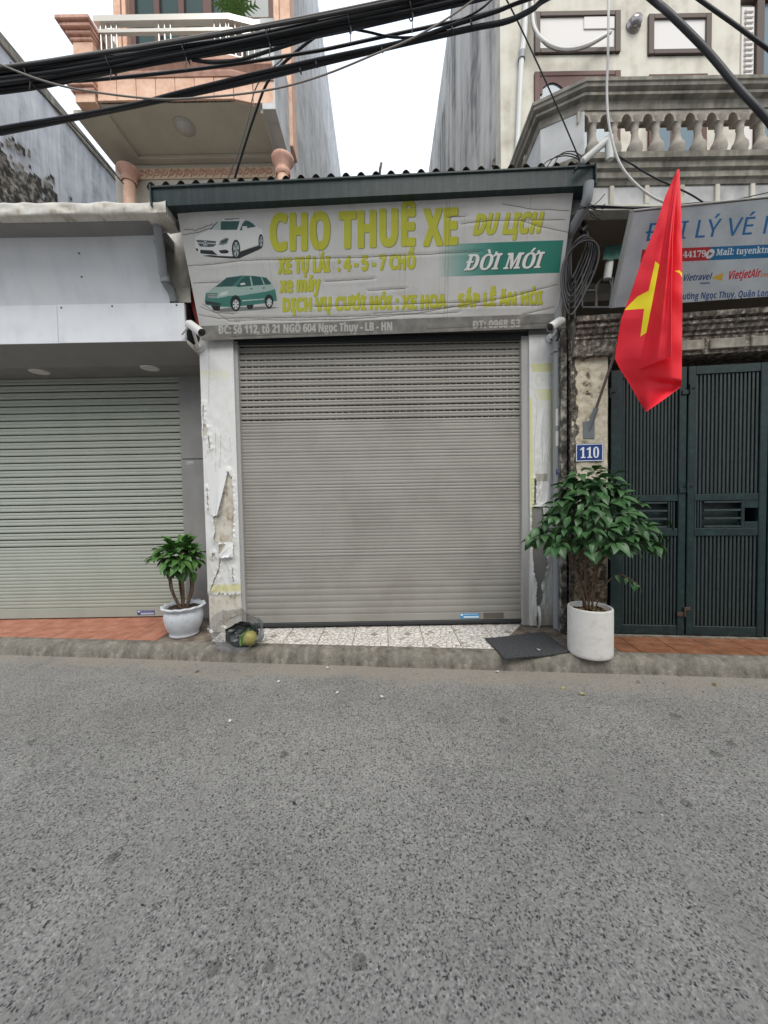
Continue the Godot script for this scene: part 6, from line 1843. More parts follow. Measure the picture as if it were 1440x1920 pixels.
func street_things() -> void:
	cctv("white security camera on the pillar beside the aluminium shop", pz(353, 607, -3.56), pz(377, 625, -3.42), pz(374, 652, ZP + 0.004), [pz(353, 612, -3.55), pz(340, 627, -3.55)])
	cctv("white security camera on the pillar beside the grey drainpipe", pz(1054, 601, -3.56), pz(1033, 615, -3.46), pz(1032, 634, ZP + 0.004), [pz(1044, 612, -3.5), pz(1049, 630, -3.55), pz(1040, 640, -3.62), pz(1034, 636, -3.68)])
	# drainpipe between the shop and the gate
	var dp := thing("downpipe", "tall grey drainpipe between the torn pillar and the gate pier", "pipe")
	var zq := -3.63
	var line := [pz(1104, 343, -3.2), pz(1101, 372, -3.22), pz(1092, 396, -3.28), pz(1074, 428, -3.4), pz(1064, 452, -3.5), pz(1055, 520, -3.6)]
	var xq := vx(1051, 640, 1039, 1186, zq)
	line.append(Vector3(xq, pz(1052, 580, zq).y, zq))
	line = curve(line, 6)
	line.append(Vector3(xq, FL + 0.01, zq))
	var m := MB.new()
	m.tube(line, 0.041, 16)
	obj("pipe", m, mats["pvc_grey"], dp)
	for y in [pz(1050, 660, zq).y, 1.2]:
		bx("clamp", Vector3(xq - 0.05, y - 0.012, zq - 0.05), Vector3(xq + 0.05, y + 0.012, zq + 0.044), mats["pvc_grey"], dp, Transform3D.IDENTITY, 0.008)
	for q in [[0, 766, 798], [1, 808, 836], [2, 880, 890]]:
		var ya := pz(1048, q[2], zq + 0.042).y
		var yb := pz(1048, q[1], zq + 0.042).y
		m = MB.new()
		m.grid(8, 2, func(u: float, v: float) -> Vector3:
			var an := lerpf(-0.75, 0.75, u)
			return Vector3(xq + sin(an) * 0.0418, lerpf(ya, yb, v), zq + cos(an) * 0.0418))
		obj("sticker", m, mats["white_panel"] if q[0] < 2 else print_mat("pipe_tag", rgb(60, 70, 130), rgb(214, 216, 226), 2), dp)
	# coil of spare cable
	var coil := thing("cable_coil", "coil of spare black cable hanging beside the shop sign", "cable")
	for k in 7:
		var pts := []
		var rx := 0.07 + 0.02 * k + rng.randf_range(-0.01, 0.01)
		var ry := 0.22 + 0.02 * k
		var c := pz(1084 + k * 0.5, 478 + k * 3, -3.47 + 0.012 * k)
		for e in 25:
			var an := TAU * e / 24.0
			var o := Vector2(cos(an) * rx * (0.7 + 0.3 * sin(an - 0.6)), sin(an) * ry).rotated(-0.28)
			pts.append(c + Vector3(o.x, o.y - 0.02 * k, 0.014 * sin(an * 2.0 + k)))
		m = MB.new()
		m.tube(pts, rng.randf_range(0.006, 0.010), 7, false)
		obj("loop", m, mats["black_cable"] if k % 3 else mat("cable_dull", rgb(58, 58, 60), 0.6), coil)
	m = MB.new()
	m.tube([pz(1093, 418, -3.5), pz(1099, 426, -3.44), pz(1090, 434, -3.42)], 0.02, 8)
	obj("tie", m, mats["black_cable"], coil)
	m = MB.new()
	m.tube(curve([pz(1106, 388, -3.3), pz(1090, 402, -3.38), pz(1083, 430, -3.45), pz(1066, 440, -3.52)], 5), 0.011, 7)
	obj("lead", m, mats["cable_dull"], coil)
	# white drain stub on the balcony
	var ds := thing("drain_stub", "short white drain pipe sticking out of the balcony balusters", "pipe")
	m = MB.new()
	m.tube([pz(1092, 303, -3.12), pz(1141, 261, -3.12)], 0.026, 12)
	obj("pipe", m, mats["pvc_white"], ds)
	m = MB.new()
	m.tube([pz(1141, 258, -3.12), pz(1143, 300, -3.12)], [0.034, 0.028], 12)
	obj("elbow", m, mats["pvc_white"], ds)
	# door mat, lying partly on the kerb
	var cs := [[909, 1198], [1020, 1186], [1068, 1224], [947, 1237]]
	var w := []
	for q in cs: w.append(py(q[0], q[1], FL + 0.006))
	m = MB.new()
	var wav := func(u: float, v: float) -> float: return 0.0035 + 0.005 * pow(absf(u - 0.5) * 2.0, 3.0) + 0.003 * sin(u * 7.0 + v * 3.0)
	m.grid(24, 16, func(u: float, v: float) -> Vector3:
		var p: Vector3 = w[3].lerp(w[2], u).lerp(w[0].lerp(w[1], u), v)
		return Vector3(p.x, FL + 0.009 + absf(wav.call(u, v)), p.z))
	for e in 4:
		for k in 24:
			var f0 := k / 24.0
			var f1 := (k + 1) / 24.0
			var uv := func(f: float) -> Vector2: return [Vector2(f, 0), Vector2(1, f), Vector2(1 - f, 1), Vector2(0, 1 - f)][e]
			var a: Vector2 = uv.call(f0)
			var b: Vector2 = uv.call(f1)
			var pa: Vector3 = w[3].lerp(w[2], a.x).lerp(w[0].lerp(w[1], a.x), a.y)
			var pb: Vector3 = w[3].lerp(w[2], b.x).lerp(w[0].lerp(w[1], b.x), b.y)
			var ha: float = FL + 0.009 + absf(wav.call(a.x, a.y))
			var hb: float = FL + 0.009 + absf(wav.call(b.x, b.y))
			m.quad(Vector3(pa.x, ha - 0.009, pa.z), Vector3(pb.x, hb - 0.009, pb.z), Vector3(pb.x, hb, pb.z), Vector3(pa.x, ha, pa.z))
	tag(obj("door_mat", m, mats["mat_rubber"]), "dark grey rubber mat lying askew in front of the right pillar", "mat")
	# plastic bag with a pomelo and green stalks
	var g := py(452, 1209, FL)
	var bn := FastNoiseLite.new()
	bn.seed = 17; bn.frequency = 0.9; bn.fractal_octaves = 2; bn.fractal_type = FastNoiseLite.FRACTAL_RIDGED
	var bagm := mat("bag_plastic", Color(0.46, 0.48, 0.51, 0.42), 0.12)
	bagm.transparency = BaseMaterial3D.TRANSPARENCY_ALPHA
	m = MB.new()
	var axis := Basis.from_euler(Vector3(-0.5, -0.35, 0))
	m.grid(56, 26, func(u: float, v: float) -> Vector3:
		var an := u * TAU
		var th := lerpf(0.05, 2.15, v)
		var r := sin(minf(th, 1.75)) * (1.0 + maxf(0.0, th - 1.75) * 0.5)
		var d := Vector3(cos(an) * r, sin(an) * r, -cos(th))
		var q := d * (1.0 + 0.22 * bn.get_noise_3d(d.x, d.y, d.z))
		var p := axis * Vector3(q.x * 0.235, q.y * 0.145, q.z * 0.13)
		p += Vector3(-0.05 * (1.0 - v), 0.128, 0)
		p.y = maxf(p.y, 0.004 + 0.004 * absf(d.x))
		return g + p)
	tag(obj("plastic_bag", m, bagm), "crumpled transparent plastic bag of produce at the foot of the left pillar", "bag")
	m = MB.new()
	var pc := g + Vector3(0.105, 0.075, 0.04)
	m.lathe([Vector2(0.001, -0.068), Vector2(0.03, -0.063), Vector2(0.055, -0.042), Vector2(0.067, -0.01), Vector2(0.066, 0.02), Vector2(0.052, 0.045), Vector2(0.03, 0.062), Vector2(0.012, 0.072), Vector2(0.006, 0.078), Vector2(0.001, 0.079)], Vector3.ZERO, 26, func(an: float, v: Vector2) -> Vector2: return v * (1.0 + 0.012 * sin(an * 3.0 + v.y * 30.0)))
	var pom := obj("pomelo", m, tmat("pomelo_skin", ramp_image(512, 512, [[noise(512, 512, 18, 0.03, 4), 0.9], [noise(512, 512, 19, 0.2, 2), 0.3]], [[0.0, rgb(84, 76, 44)], [0.35, rgb(136, 130, 72)], [0.7, rgb(158, 152, 90)], [1.0, rgb(172, 166, 112)]]), 0.12, 0.5))
	pom.position = pc
	pom.rotation = Vector3(0.6, 0.3, 0.5)
	tag(pom, "yellow green pomelo lying in the plastic bag", "fruit")
	var gr := thing("green_stalks", "bunch of thin green stalks beside the pomelo in the bag", "vegetable")
	for k in 16:
		var b0 := g + Vector3(0.02 + rng.randf() * 0.05, 0.02 + rng.randf() * 0.03, 0.08 + rng.randf() * 0.02)
		var b1 := g + Vector3(0.06 + rng.randf() * 0.07, 0.12 + rng.randf() * 0.04, -0.02 + rng.randf() * 0.04)
		m = MB.new()
		m.tube(curve([b0, b0.lerp(b1, 0.5) + Vector3(-0.015 + rng.randf_range(-0.01, 0.01), 0.02, 0.02), b1], 4), rng.randf_range(0.0025, 0.004), 5)
		obj("stalk", m, mat("stalk_green", rgb(66, 104, 52), 0.5) if k % 4 else mat("stalk_pale", rgb(130, 152, 92), 0.5), gr)
	var inner := MB.new()
	inner.grid(40, 16, func(u: float, v: float) -> Vector3:
		var an := u * TAU
		var th := lerpf(0.05, 1.45 + 0.25 * bn.get_noise_2d(u * 5.0, 3.0), v)
		var d := Vector3(cos(an) * sin(th), sin(an) * sin(th), -cos(th))
		var q := d * (1.0 + 0.2 * bn.get_noise_3d(d.x * 1.6 + 7.0, d.y * 1.6, d.z * 1.6))
		var p := axis * Vector3(q.x * 0.165, q.y * 0.105, q.z * 0.09) + Vector3(0.0, 0.105, 0.005)
		p.y = maxf(p.y, 0.012)
		return g + p)
	tag(obj("plastic_bag", inner, mat("liner", rgb(52, 56, 58), 0.3)), "dark inner bag crumpled behind the pomelo and stalks", "bag")
	# fallen leaves and scraps on the road
	for q in [[1089, 1304, 0.055, "pale yellow leaf lying alone on the asphalt below the white pot", 1], [1058, 1290, 0.035, "small pale leaf curled on the road by the kerb", 1], [1337, 1282, 0.04, "brown curled leaf by the kerb below the gate", 2], [1194, 1278, 0.03, "tiny brown leaf against the kerb beside the white pot", 2], [375, 1259, 0.05, "dark flattened leaf on the dusty strip below the glazed pot", 3]]:
		var p := py(q[0], q[1], 0.006)
		var o := obj("fallen_leaf", leaf_mesh(q[2], q[2] * 0.55, 0.5), [null, mat("leaf_yellow", rgb(172, 170, 84), 0.7), mat("leaf_brown", rgb(112, 90, 56), 0.8), mat("leaf_dark", rgb(58, 52, 44), 0.8)][q[4]])
		o.position = p + Vector3(0, 0.01, 0)
		o.rotation = Vector3(0.1, q[0] * 0.7, 0.15)
		tag(o, q[3], "leaf")
	for q in [[932, 1259], [614, 1252], [522, 1278], [632, 1299], [716, 1306], [431, 1352], [1010, 1218]]:
		var p := py(q[0], q[1], 0.01 if q[1] > 1230 else FL + 0.022)
		m = MB.new()
		m.grid(3, 3, func(u: float, v: float) -> Vector3: return Vector3((u - 0.5) * 0.028 + 0.004 * sin(v * 9.0), 0.003 * sin(u * 5.0 + v * 4.0) + 0.002, (0.5 - v) * 0.018))
		var o := obj("paper_scrap", m, mats["white_panel"])
		o.position = p
		o.rotation.y = q[0] * 0.31
		if q[1] < 1230: tag(o, "tiny scrap of white paper lying on the rubber mat", "litter")
		else: tag(o, "tiny scrap of white paper trodden flat on the road", "litter", "white scraps on the road")

func leaf_mesh(l: float, w: float, droop: float) -> ArrayMesh:
	var key := "leaf%f_%f_%f" % [l, w, droop]
	if mats.has(key): return mats[key]
	var m := MB.new()
	var ws := [0.04, 0.62, 0.98, 0.86, 0.48, 0.02]
	m.grid(4, 5, func(u: float, v: float) -> Vector3:
		var k := roundi(v * 5.0)
		var s := u * 2.0 - 1.0
		return Vector3(s * w * 0.5 * ws[k], absf(s) * w * 0.16 * ws[k] - droop * l * v * v * 0.55 + (0.012 * l if absf(s) == 0.5 else 0.0), l * v * (1.0 - 0.12 * droop * v)))
	for k in m.c.size():
		m.c[k] = Color(1.35, 1.35, 1.2) if k % 5 == 2 else Color(1, 1, 1)
	mats[key] = m.mesh()
	return mats[key]
func leaf_into(m: MB, lf: ArrayMesh, f: Transform3D) -> void:
	var arr := lf.surface_get_arrays(0)
	var k := m.v.size()
	var vs: PackedVector3Array = arr[Mesh.ARRAY_VERTEX]
	var ns: PackedVector3Array = arr[Mesh.ARRAY_NORMAL]
	var cs: PackedColorArray = arr[Mesh.ARRAY_COLOR]
	for e in vs.size():
		m.col = cs[e]
		m.put(f * vs[e], (f.basis * ns[e]).normalized())
	for e in arr[Mesh.ARRAY_INDEX]: m.i.append(k + e)
func leaf_mat(key: String, c: Color) -> StandardMaterial3D:
	var m := mat(key, c, 0.45)
	m.vertex_color_use_as_albedo = true
	m.backlight = Color(c.r * 0.35, c.g * 0.4, c.b * 0.2)
	return m
func put_leaf(parent: Node, at: Vector3, dir: Vector3, l: float, m: Material, droop := 0.6) -> void:
	var o := obj("leaf", leaf_mesh(0.1, 0.056, droop), m, parent)
	var z := dir.normalized()
	var x := Vector3.UP.cross(z)
	x = x.normalized() if x.length() > 0.05 else Vector3.RIGHT
	x = x.rotated(z, rng.randf_range(-0.5, 0.5))
	o.transform = Transform3D(Basis(x, z.cross(x), z) * Basis.from_scale(Vector3.ONE * l / 0.1), at)

func potted_plants() -> void:
	var shrub_leaf := leaf_mat("leaf_shrub", rgb(56, 92, 52))
	var bush_leaf := leaf_mat("leaf_bush", rgb(72, 112, 54))
	# ----- the tall shrub in the white cylinder
	var a := thing("potted_shrub", "broad leafy dark green shrub in a white cylinder pot by the gate", "plant")
	var c := py(1106, 1224, FL)
	c.y = FL
	var R := 0.172
	var H := 0.40
	var m := MB.new()
	m.lathe([Vector2(0.002, 0.004), Vector2(R - 0.012, 0.0), Vector2(R - 0.002, 0.008), Vector2(R, 0.03), Vector2(R, H * 0.5), Vector2(R, H - 0.012), Vector2(R - 0.004, H - 0.003), Vector2(R - 0.011, H), Vector2(R - 0.018, H - 0.003), Vector2(R - 0.021, H - 0.014), Vector2(R - 0.022, H - 0.07), Vector2(0.002, H - 0.07)], c, 48)
	obj("pot", m, mats["white_pot"], a)
	var sn := FastNoiseLite.new()
	sn.seed = 6; sn.frequency = 12.0; sn.fractal_octaves = 3
	var soil := func(o: Vector3, r: float, parent: Node) -> void:
		var mm := MB.new()
		mm.grid(36, 8, func(u: float, v: float) -> Vector3:
			var an := -u * TAU
			var rr := r * (1.0 - v)
			var p := Vector3(cos(an) * rr, 0, sin(an) * rr)
			return o + p + Vector3(0, sn.get_noise_2d(p.x, p.z) * 0.02 + 0.015 * v, 0))
		obj("soil", mm, mats["soil"], parent)
	soil.call(c + Vector3(0, H - 0.045, 0), R - 0.023, a)
	for k in 22:
		var an := rng.randf() * TAU
		var rr := rng.randf_range(0.04, 0.13)
		var dl := obj("dry_leaf", leaf_mesh(0.06, 0.034, 0.5), mat("leaf_litter", rgb(116, 98, 66), 0.8), a)
		dl.position = c + Vector3(cos(an) * rr, H - 0.022, sin(an) * rr)
		dl.rotation = Vector3(rng.randf_range(-0.4, 0.4), rng.randf() * TAU, rng.randf_range(-0.4, 0.4))
	var base := c + Vector3(0, H - 0.05, 0)
	var crown0 := pz(1112, 1035, c.z - 0.02)          # foot and head of the crown
	var crown1 := pz(1108, 884, c.z)
	var fol := Node3D.new()
	fol.name = "foliage"
	a.add_child(fol)
	var heads := []
	for k in 46:
		var t := pow((k + 0.5) / 46.0, 1.35)
		var an := k * 2.39996 + rng.randf_range(-0.3, 0.3)
		var r := 0.50 * pow(1.0 - t, 0.5) * rng.randf_range(0.78, 1.0)
		var h := lerpf(crown0.y + 0.05, crown1.y - 0.02, t)
		var p := Vector3(crown0.x + (crown1.x - crown0.x) * t + cos(an) * r, h, c.z + sin(an) * r * 0.75)
		heads.append([p, Vector3(cos(an), 0.25 + 0.9 * t, sin(an)).normalized(), t])
	for q in heads:
		var p: Vector3 = q[0]
		var o: Vector3 = q[1]
		for e in 6:
			var d := o.rotated(Vector3.UP, (e - 2.5) * 0.66) + Vector3(0, rng.randf_range(-0.85, -0.15), 0)
			put_leaf(fol, p + Vector3(0, 0.01 * e, 0) + d * 0.02, d, rng.randf_range(0.085, 0.135), shrub_leaf, rng.randf_range(0.5, 1.0) if e % 2 else 0.75)
	# many more leaves of the same green all through the crown
	var mm := MB.new()
	for k in 560:
		var t := pow(rng.randf(), 1.3)
		var an := rng.randf() * TAU
		var r := 0.50 * pow(1.0 - t, 0.5) * sqrt(rng.randf()) * 0.95
		var p := Vector3(lerpf(crown0.x, crown1.x, t) + cos(an) * r, lerpf(crown0.y + 0.05, crown1.y - 0.06, t), c.z + sin(an) * r * 0.75)
		var d := Vector3(cos(an), rng.randf_range(-0.9, 0.1), sin(an)).rotated(Vector3.UP, rng.randf_range(-0.8, 0.8)).normalized()
		var x := Vector3.UP.cross(d).normalized().rotated(d, rng.randf_range(-0.5, 0.5))
		leaf_into(mm, leaf_mesh(0.1, 0.056, 0.75), Transform3D(Basis(x, d.cross(x), d) * Basis.from_scale(Vector3.ONE * rng.randf_range(0.8, 1.3)), p))
	obj("more_leaves", mm, shrub_leaf, a).set_meta("kind", "stuff")
	# stems: from the soil up into the crown
	for k in 8:
		var an := TAU * k / 8.0
		var hd: Vector3 = heads[k * 5 + 2][0]
		hd = Vector3(lerpf(base.x, hd.x, 0.8), hd.y, lerpf(base.z, hd.z, 0.8))
		var b := base + Vector3(cos(an) * 0.035, 0, sin(an) * 0.035)
		m = MB.new()
		m.tube(curve([b, b.lerp(hd, 0.5) + Vector3(cos(an) * 0.015, 0.06, sin(an) * 0.015), hd], 6), [0.008, 0.008, 0.007, 0.007, 0.006, 0.006, 0.006, 0.005, 0.005, 0.004, 0.004, 0.003, 0.002], 6)
		obj("stem", m, mats["bark"], a)
	# the low side branch with young leaves
	var lb := [base + Vector3(0.02, 0, 0.02), pz(1124, 1120, c.z + 0.02), pz(1140, 1090, c.z + 0.05), pz(1165, 1078, c.z + 0.08), pz(1196, 1096, c.z + 0.12)]
	m = MB.new()
	m.tube(curve(lb, 5), 0.005, 6)
	obj("stem", m, mats["bark"], a)
	for k in 11:
		var p := pz(1150 + k * 4.6, 1077 + pow(k / 10.0, 2.0) * 22.0, c.z + 0.06 + 0.006 * k)
		put_leaf(fol, p, Vector3(rng.randf_range(-0.4, 0.6), -0.7, rng.randf_range(0.2, 0.9)), rng.randf_range(0.06, 0.085), shrub_leaf, 0.8)
	for k in 9:      # clumps that hang at the skirt, right and left
		var q: Array = [[1235, 1012], [1222, 1000], [1210, 1020], [1195, 1008], [1243, 985], [998, 1012], [1008, 1000], [1018, 1018], [1030, 985]][k]
		for e in 2: put_leaf(fol, pz(q[0], q[1] - 10, c.z + 0.03 + 0.03 * e), Vector3(signf(q[0] - 1110.0) * 0.8, -0.5, 0.4 + 0.4 * e), 0.12, shrub_leaf, 0.8)
	# ----- the small bush in the glazed pot
	var b2 := thing("potted_shrub", "small bright leafed bush in a pale glazed pot beside the sage shutter", "plant")
	c = py(346, 1189, FL)
	c.y = FL
	R = 0.195
	H = 0.30
	m = MB.new()
	var rl := FastNoiseLite.new()
	rl.seed = 28; rl.frequency = 5.5; rl.fractal_type = FastNoiseLite.FRACTAL_RIDGED; rl.fractal_octaves = 2
	m.lathe([Vector2(0.002, 0.004), Vector2(0.125, 0.0), Vector2(0.135, 0.006), Vector2(0.137, 0.022), Vector2(0.130, 0.03), Vector2(0.142, 0.055), Vector2(0.158, 0.09), Vector2(0.172, 0.13), Vector2(0.18, 0.17), Vector2(0.181, 0.205), Vector2(0.176, 0.235), Vector2(0.168, 0.255), Vector2(0.172, 0.266), Vector2(0.19, 0.276), Vector2(0.2, 0.286), Vector2(0.203, 0.295), Vector2(0.197, 0.304), Vector2(0.183, 0.304), Vector2(0.165, 0.296), Vector2(0.158, 0.28), Vector2(0.155, 0.25), Vector2(0.002, 0.248)], c, 96, func(an: float, v: Vector2) -> Vector2:
		var r := v.x
		if v.x > 0.182: r += 0.005 * sin(an * 14.0); 
		elif v.y > 0.04 and v.y < 0.24 and v.x > 0.13: r += 0.0035 * maxf(0.0, rl.get_noise_2d(an * 0.3, v.y * 2.0) - 0.1)
		return Vector2(r, v.y + (0.004 * sin(an * 14.0) if v.x > 0.182 else 0.0)))
	obj("pot", m, mats["glazed_pot"], b2)
	soil.call(c + Vector3(0, 0.268, 0), 0.157, b2)
	var f2 := Node3D.new()
	f2.name = "foliage"
	b2.add_child(f2)
	base = c + Vector3(0.0, 0.26, 0)
	var ctr := pz(336, 1046, c.z)
	for k in 6:
		var an := TAU * k / 6.0
		var hd := ctr + Vector3(cos(an) * 0.11, -0.04 + 0.05 * sin(k * 2.0), sin(an) * 0.09)
		var b := base + Vector3(cos(an) * 0.025, 0, sin(an) * 0.025)
		m = MB.new()
		m.tube(curve([b, b.lerp(hd, 0.35) + Vector3(cos(an) * 0.05, 0.02, sin(an) * 0.03), b.lerp(hd, 0.7) + Vector3(cos(an) * 0.03, 0, sin(an) * 0.02), hd], 5), 0.011 if k % 2 else 0.014, 8)
		obj("stem", m, mats["bark"], b2)
	for k in 92:
		var an := k * 2.39996
		var el := rng.randf_range(-1.1, 1.35)
		var d := Vector3(cos(an) * cos(el), sin(el), sin(an) * cos(el))
		var p := ctr + Vector3(d.x * 0.235, d.y * 0.165, d.z * 0.2) * rng.randf_range(0.15, 0.95)
		for e in 3:
			var dd := d.rotated(Vector3.UP, (e - 1) * 0.9) + Vector3(0, rng.randf_range(-0.75, 0.0), 0)
			put_leaf(f2, p, dd, rng.randf_range(0.10, 0.15), bush_leaf, 0.6)

# ---------- the red flag on its slanting pole
func along(p: Array, y: float) -> float:     # x on a line of (x, y) points
	for k in p.size() - 1:
		if y <= p[k + 1][1] or k == p.size() - 2: return lerpf(p[k][0], p[k + 1][0], clampf((y - p[k][1]) / (p[k + 1][1] - p[k][1]), 0.0, 1.0))
	return p[-1][0]
func flag() -> void:
	var z_top := -2.9
	var foot := pz(1104, 806, -3.44)
	var tip := pz(1270.5, 317, z_top)
	var pole := thing("flag_pole", "thin dark pole slanting up from a steel socket on the gate pier", "pole")
	var m := MB.new()
	m.tube([foot, tip + (tip - foot).normalized() * -0.01], 0.0115, 10)
	obj("shaft", m, mat("pole_wood", rgb(84, 76, 70), 0.6), pole)
	m = MB.new()
	m.tube([foot - (tip - foot).normalized() * 0.03, foot + (tip - foot) * 0.1], 0.021, 12)
	var sk := obj("socket", m, mat("socket_steel", rgb(112, 120, 124), 0.5, 0.3), pole)
	var pc := hit(1104, 806, GF, 0.066)
	bx("socket_plate", Vector3(pc.x - 0.05, pc.y - 0.08, 0.062), Vector3(pc.x + 0.05, pc.y + 0.08, 0.07), mats["socket_steel"], sk, GF, 0.002)
	# outlines in pixels of a view enlarged four times
	var le := [[560, 28], [548, 60], [470, 230], [390, 480], [300, 690], [200, 990], [140, 1150], [100, 1380], [92, 1450], [130, 1530], [200, 1640], [270, 1762], [320, 1850]]
	var re := [[576, 28], [580, 120], [592, 400], [597, 700], [598, 1000], [595, 1400], [592, 1640], [585, 1665], [460, 1756], [324, 1850]]
	var pole_z := func(y: float) -> float: return lerpf(z_top, -3.44, clampf((y - 32.0) / 1948.0, 0.0, 1.0))
	var fn := FastNoiseLite.new()
	fn.seed = 71; fn.frequency = 0.0022; fn.fractal_octaves = 3
	var za := func(s: float, y: float) -> float:
		var spread := smoothstep(28.0, 700.0, y)
		var z := lerpf(pole_z.call(minf(y, 1450.0)) + 0.05, z_top + 0.03, smoothstep(0.0, 0.85, s))
		z += spread * (0.026 * sin(s * 7.0 + 0.4) + 0.022 * fn.get_noise_2d(s * 300.0, y * 0.6))
		var lip := 1560.0 + 70.0 * s                                      # below this line the cloth turns under
		z -= 0.07 * smoothstep(lip - 14.0, lip + 26.0, y) * smoothstep(0.25, 0.75, s)
		z += 0.05 * smoothstep(lip + 30.0, 1850.0, y)
		return z
	var wpt := func(x: float, y: float, z: float) -> Vector3: return pz(x / 4.0 + 1130.0, y / 4.0 + 310.0, z)
	var im := Image.create(768, 1024, false, Image.FORMAT_RGB8)
	var red := rgb(240, 32, 52)
	im.fill(red)
	var star := func(pts: Array) -> void:
		var o := PackedVector2Array()
		for k in pts.size():
			for e in 6:
				var q: Array = pts[k]
				var r: Array = pts[(k + 1) % pts.size()]
				var x := lerpf(q[0], r[0], e / 6.0)
				var y := lerpf(q[1], r[1], e / 6.0)
				var l := along(le, y)
				var s := (x - l) / (along(re, y) - l)
				o.append(Vector2(s * 768.0, (y - 28.0) / 1822.0 * 1024.0))
		fill_poly(im, o, rgb(250, 232, 24))
	star.call([[395, 718], [450, 770], [420, 1060], [360, 1235], [282, 1285], [312, 1075], [163, 1086], [205, 1040], [260, 985], [345, 940]])
	star.call([[538, 793], [575, 787], [596, 806], [597, 842], [575, 808]])
	var fm := mat("flag_cloth", Color(1, 1, 1), 0.62)
	fm.albedo_texture = tex(im)
	fm.backlight = Color(0.25, 0.08, 0.08)
	var t := thing("flag", "hanging red flag with a folded yellow star over the green gate", "flag")
	m = MB.new()
	m.grid(60, 150, func(u: float, v: float) -> Vector3:
		var y := lerpf(1850.0, 28.0, v)
		return wpt.call(lerpf(along(le, y), along(re, y), u), y, za.call(u, y)))
	obj("cloth", m, fm, t)
	# the flap folded over the front
	var fl := [[556, 60], [484, 400], [426, 740], [368, 1050], [322, 1280], [265, 1532]]
	var fr := [[563, 60], [548, 250], [527, 540], [520, 900], [518, 1432]]
	var plain := mat("flag_red", red, 0.62)
	plain.backlight = Color(0.25, 0.04, 0.04)
	m = MB.new()
	m.grid(36, 130, func(u: float, v: float) -> Vector3:
		var yl := lerpf(1532.0, 60.0, v)
		var yr := lerpf(1432.0, 60.0, v)
		var xl := along(fl, yl)
		var xr := along(fr, yr)
		var x := lerpf(xl, xr, u) + 2.5 * sin(yr * 0.09) * smoothstep(0.95, 1.0, u)
		var y := lerpf(yl, yr, u)
		var l := along(le, y)
		var s := (x - l) / maxf(1.0, along(re, y) - l)
		var grow := smoothstep(60.0, 600.0, y)
		var z: float = za.call(s, y) + 0.01 + grow * (0.10 * sin(u * PI * 0.55) + 0.018 * sin(u * 11.0 + y * 0.0016) * (0.3 + u))
		return wpt.call(x, y, z))
	obj("folded_flap", m, plain, t)
	# seam along the free edge of the flap
	var hem := []
	for k in 60:
		var y := lerpf(70.0, 1430.0, k / 59.0)
		var x := along(fr, y)
		var l := along(le, y)
		var s := (x - l) / (along(re, y) - l)
		hem.append(wpt.call(x - 3.0, y, za.call(s, y) + 0.013 + smoothstep(60.0, 600.0, y) * (0.10 * sin(PI * 0.55) + 0.018 * sin(11.0 + y * 0.0016) * 1.3)))
	m = MB.new()
	m.tube(hem, 0.003, 5)
	obj("hem", m, plain, t)

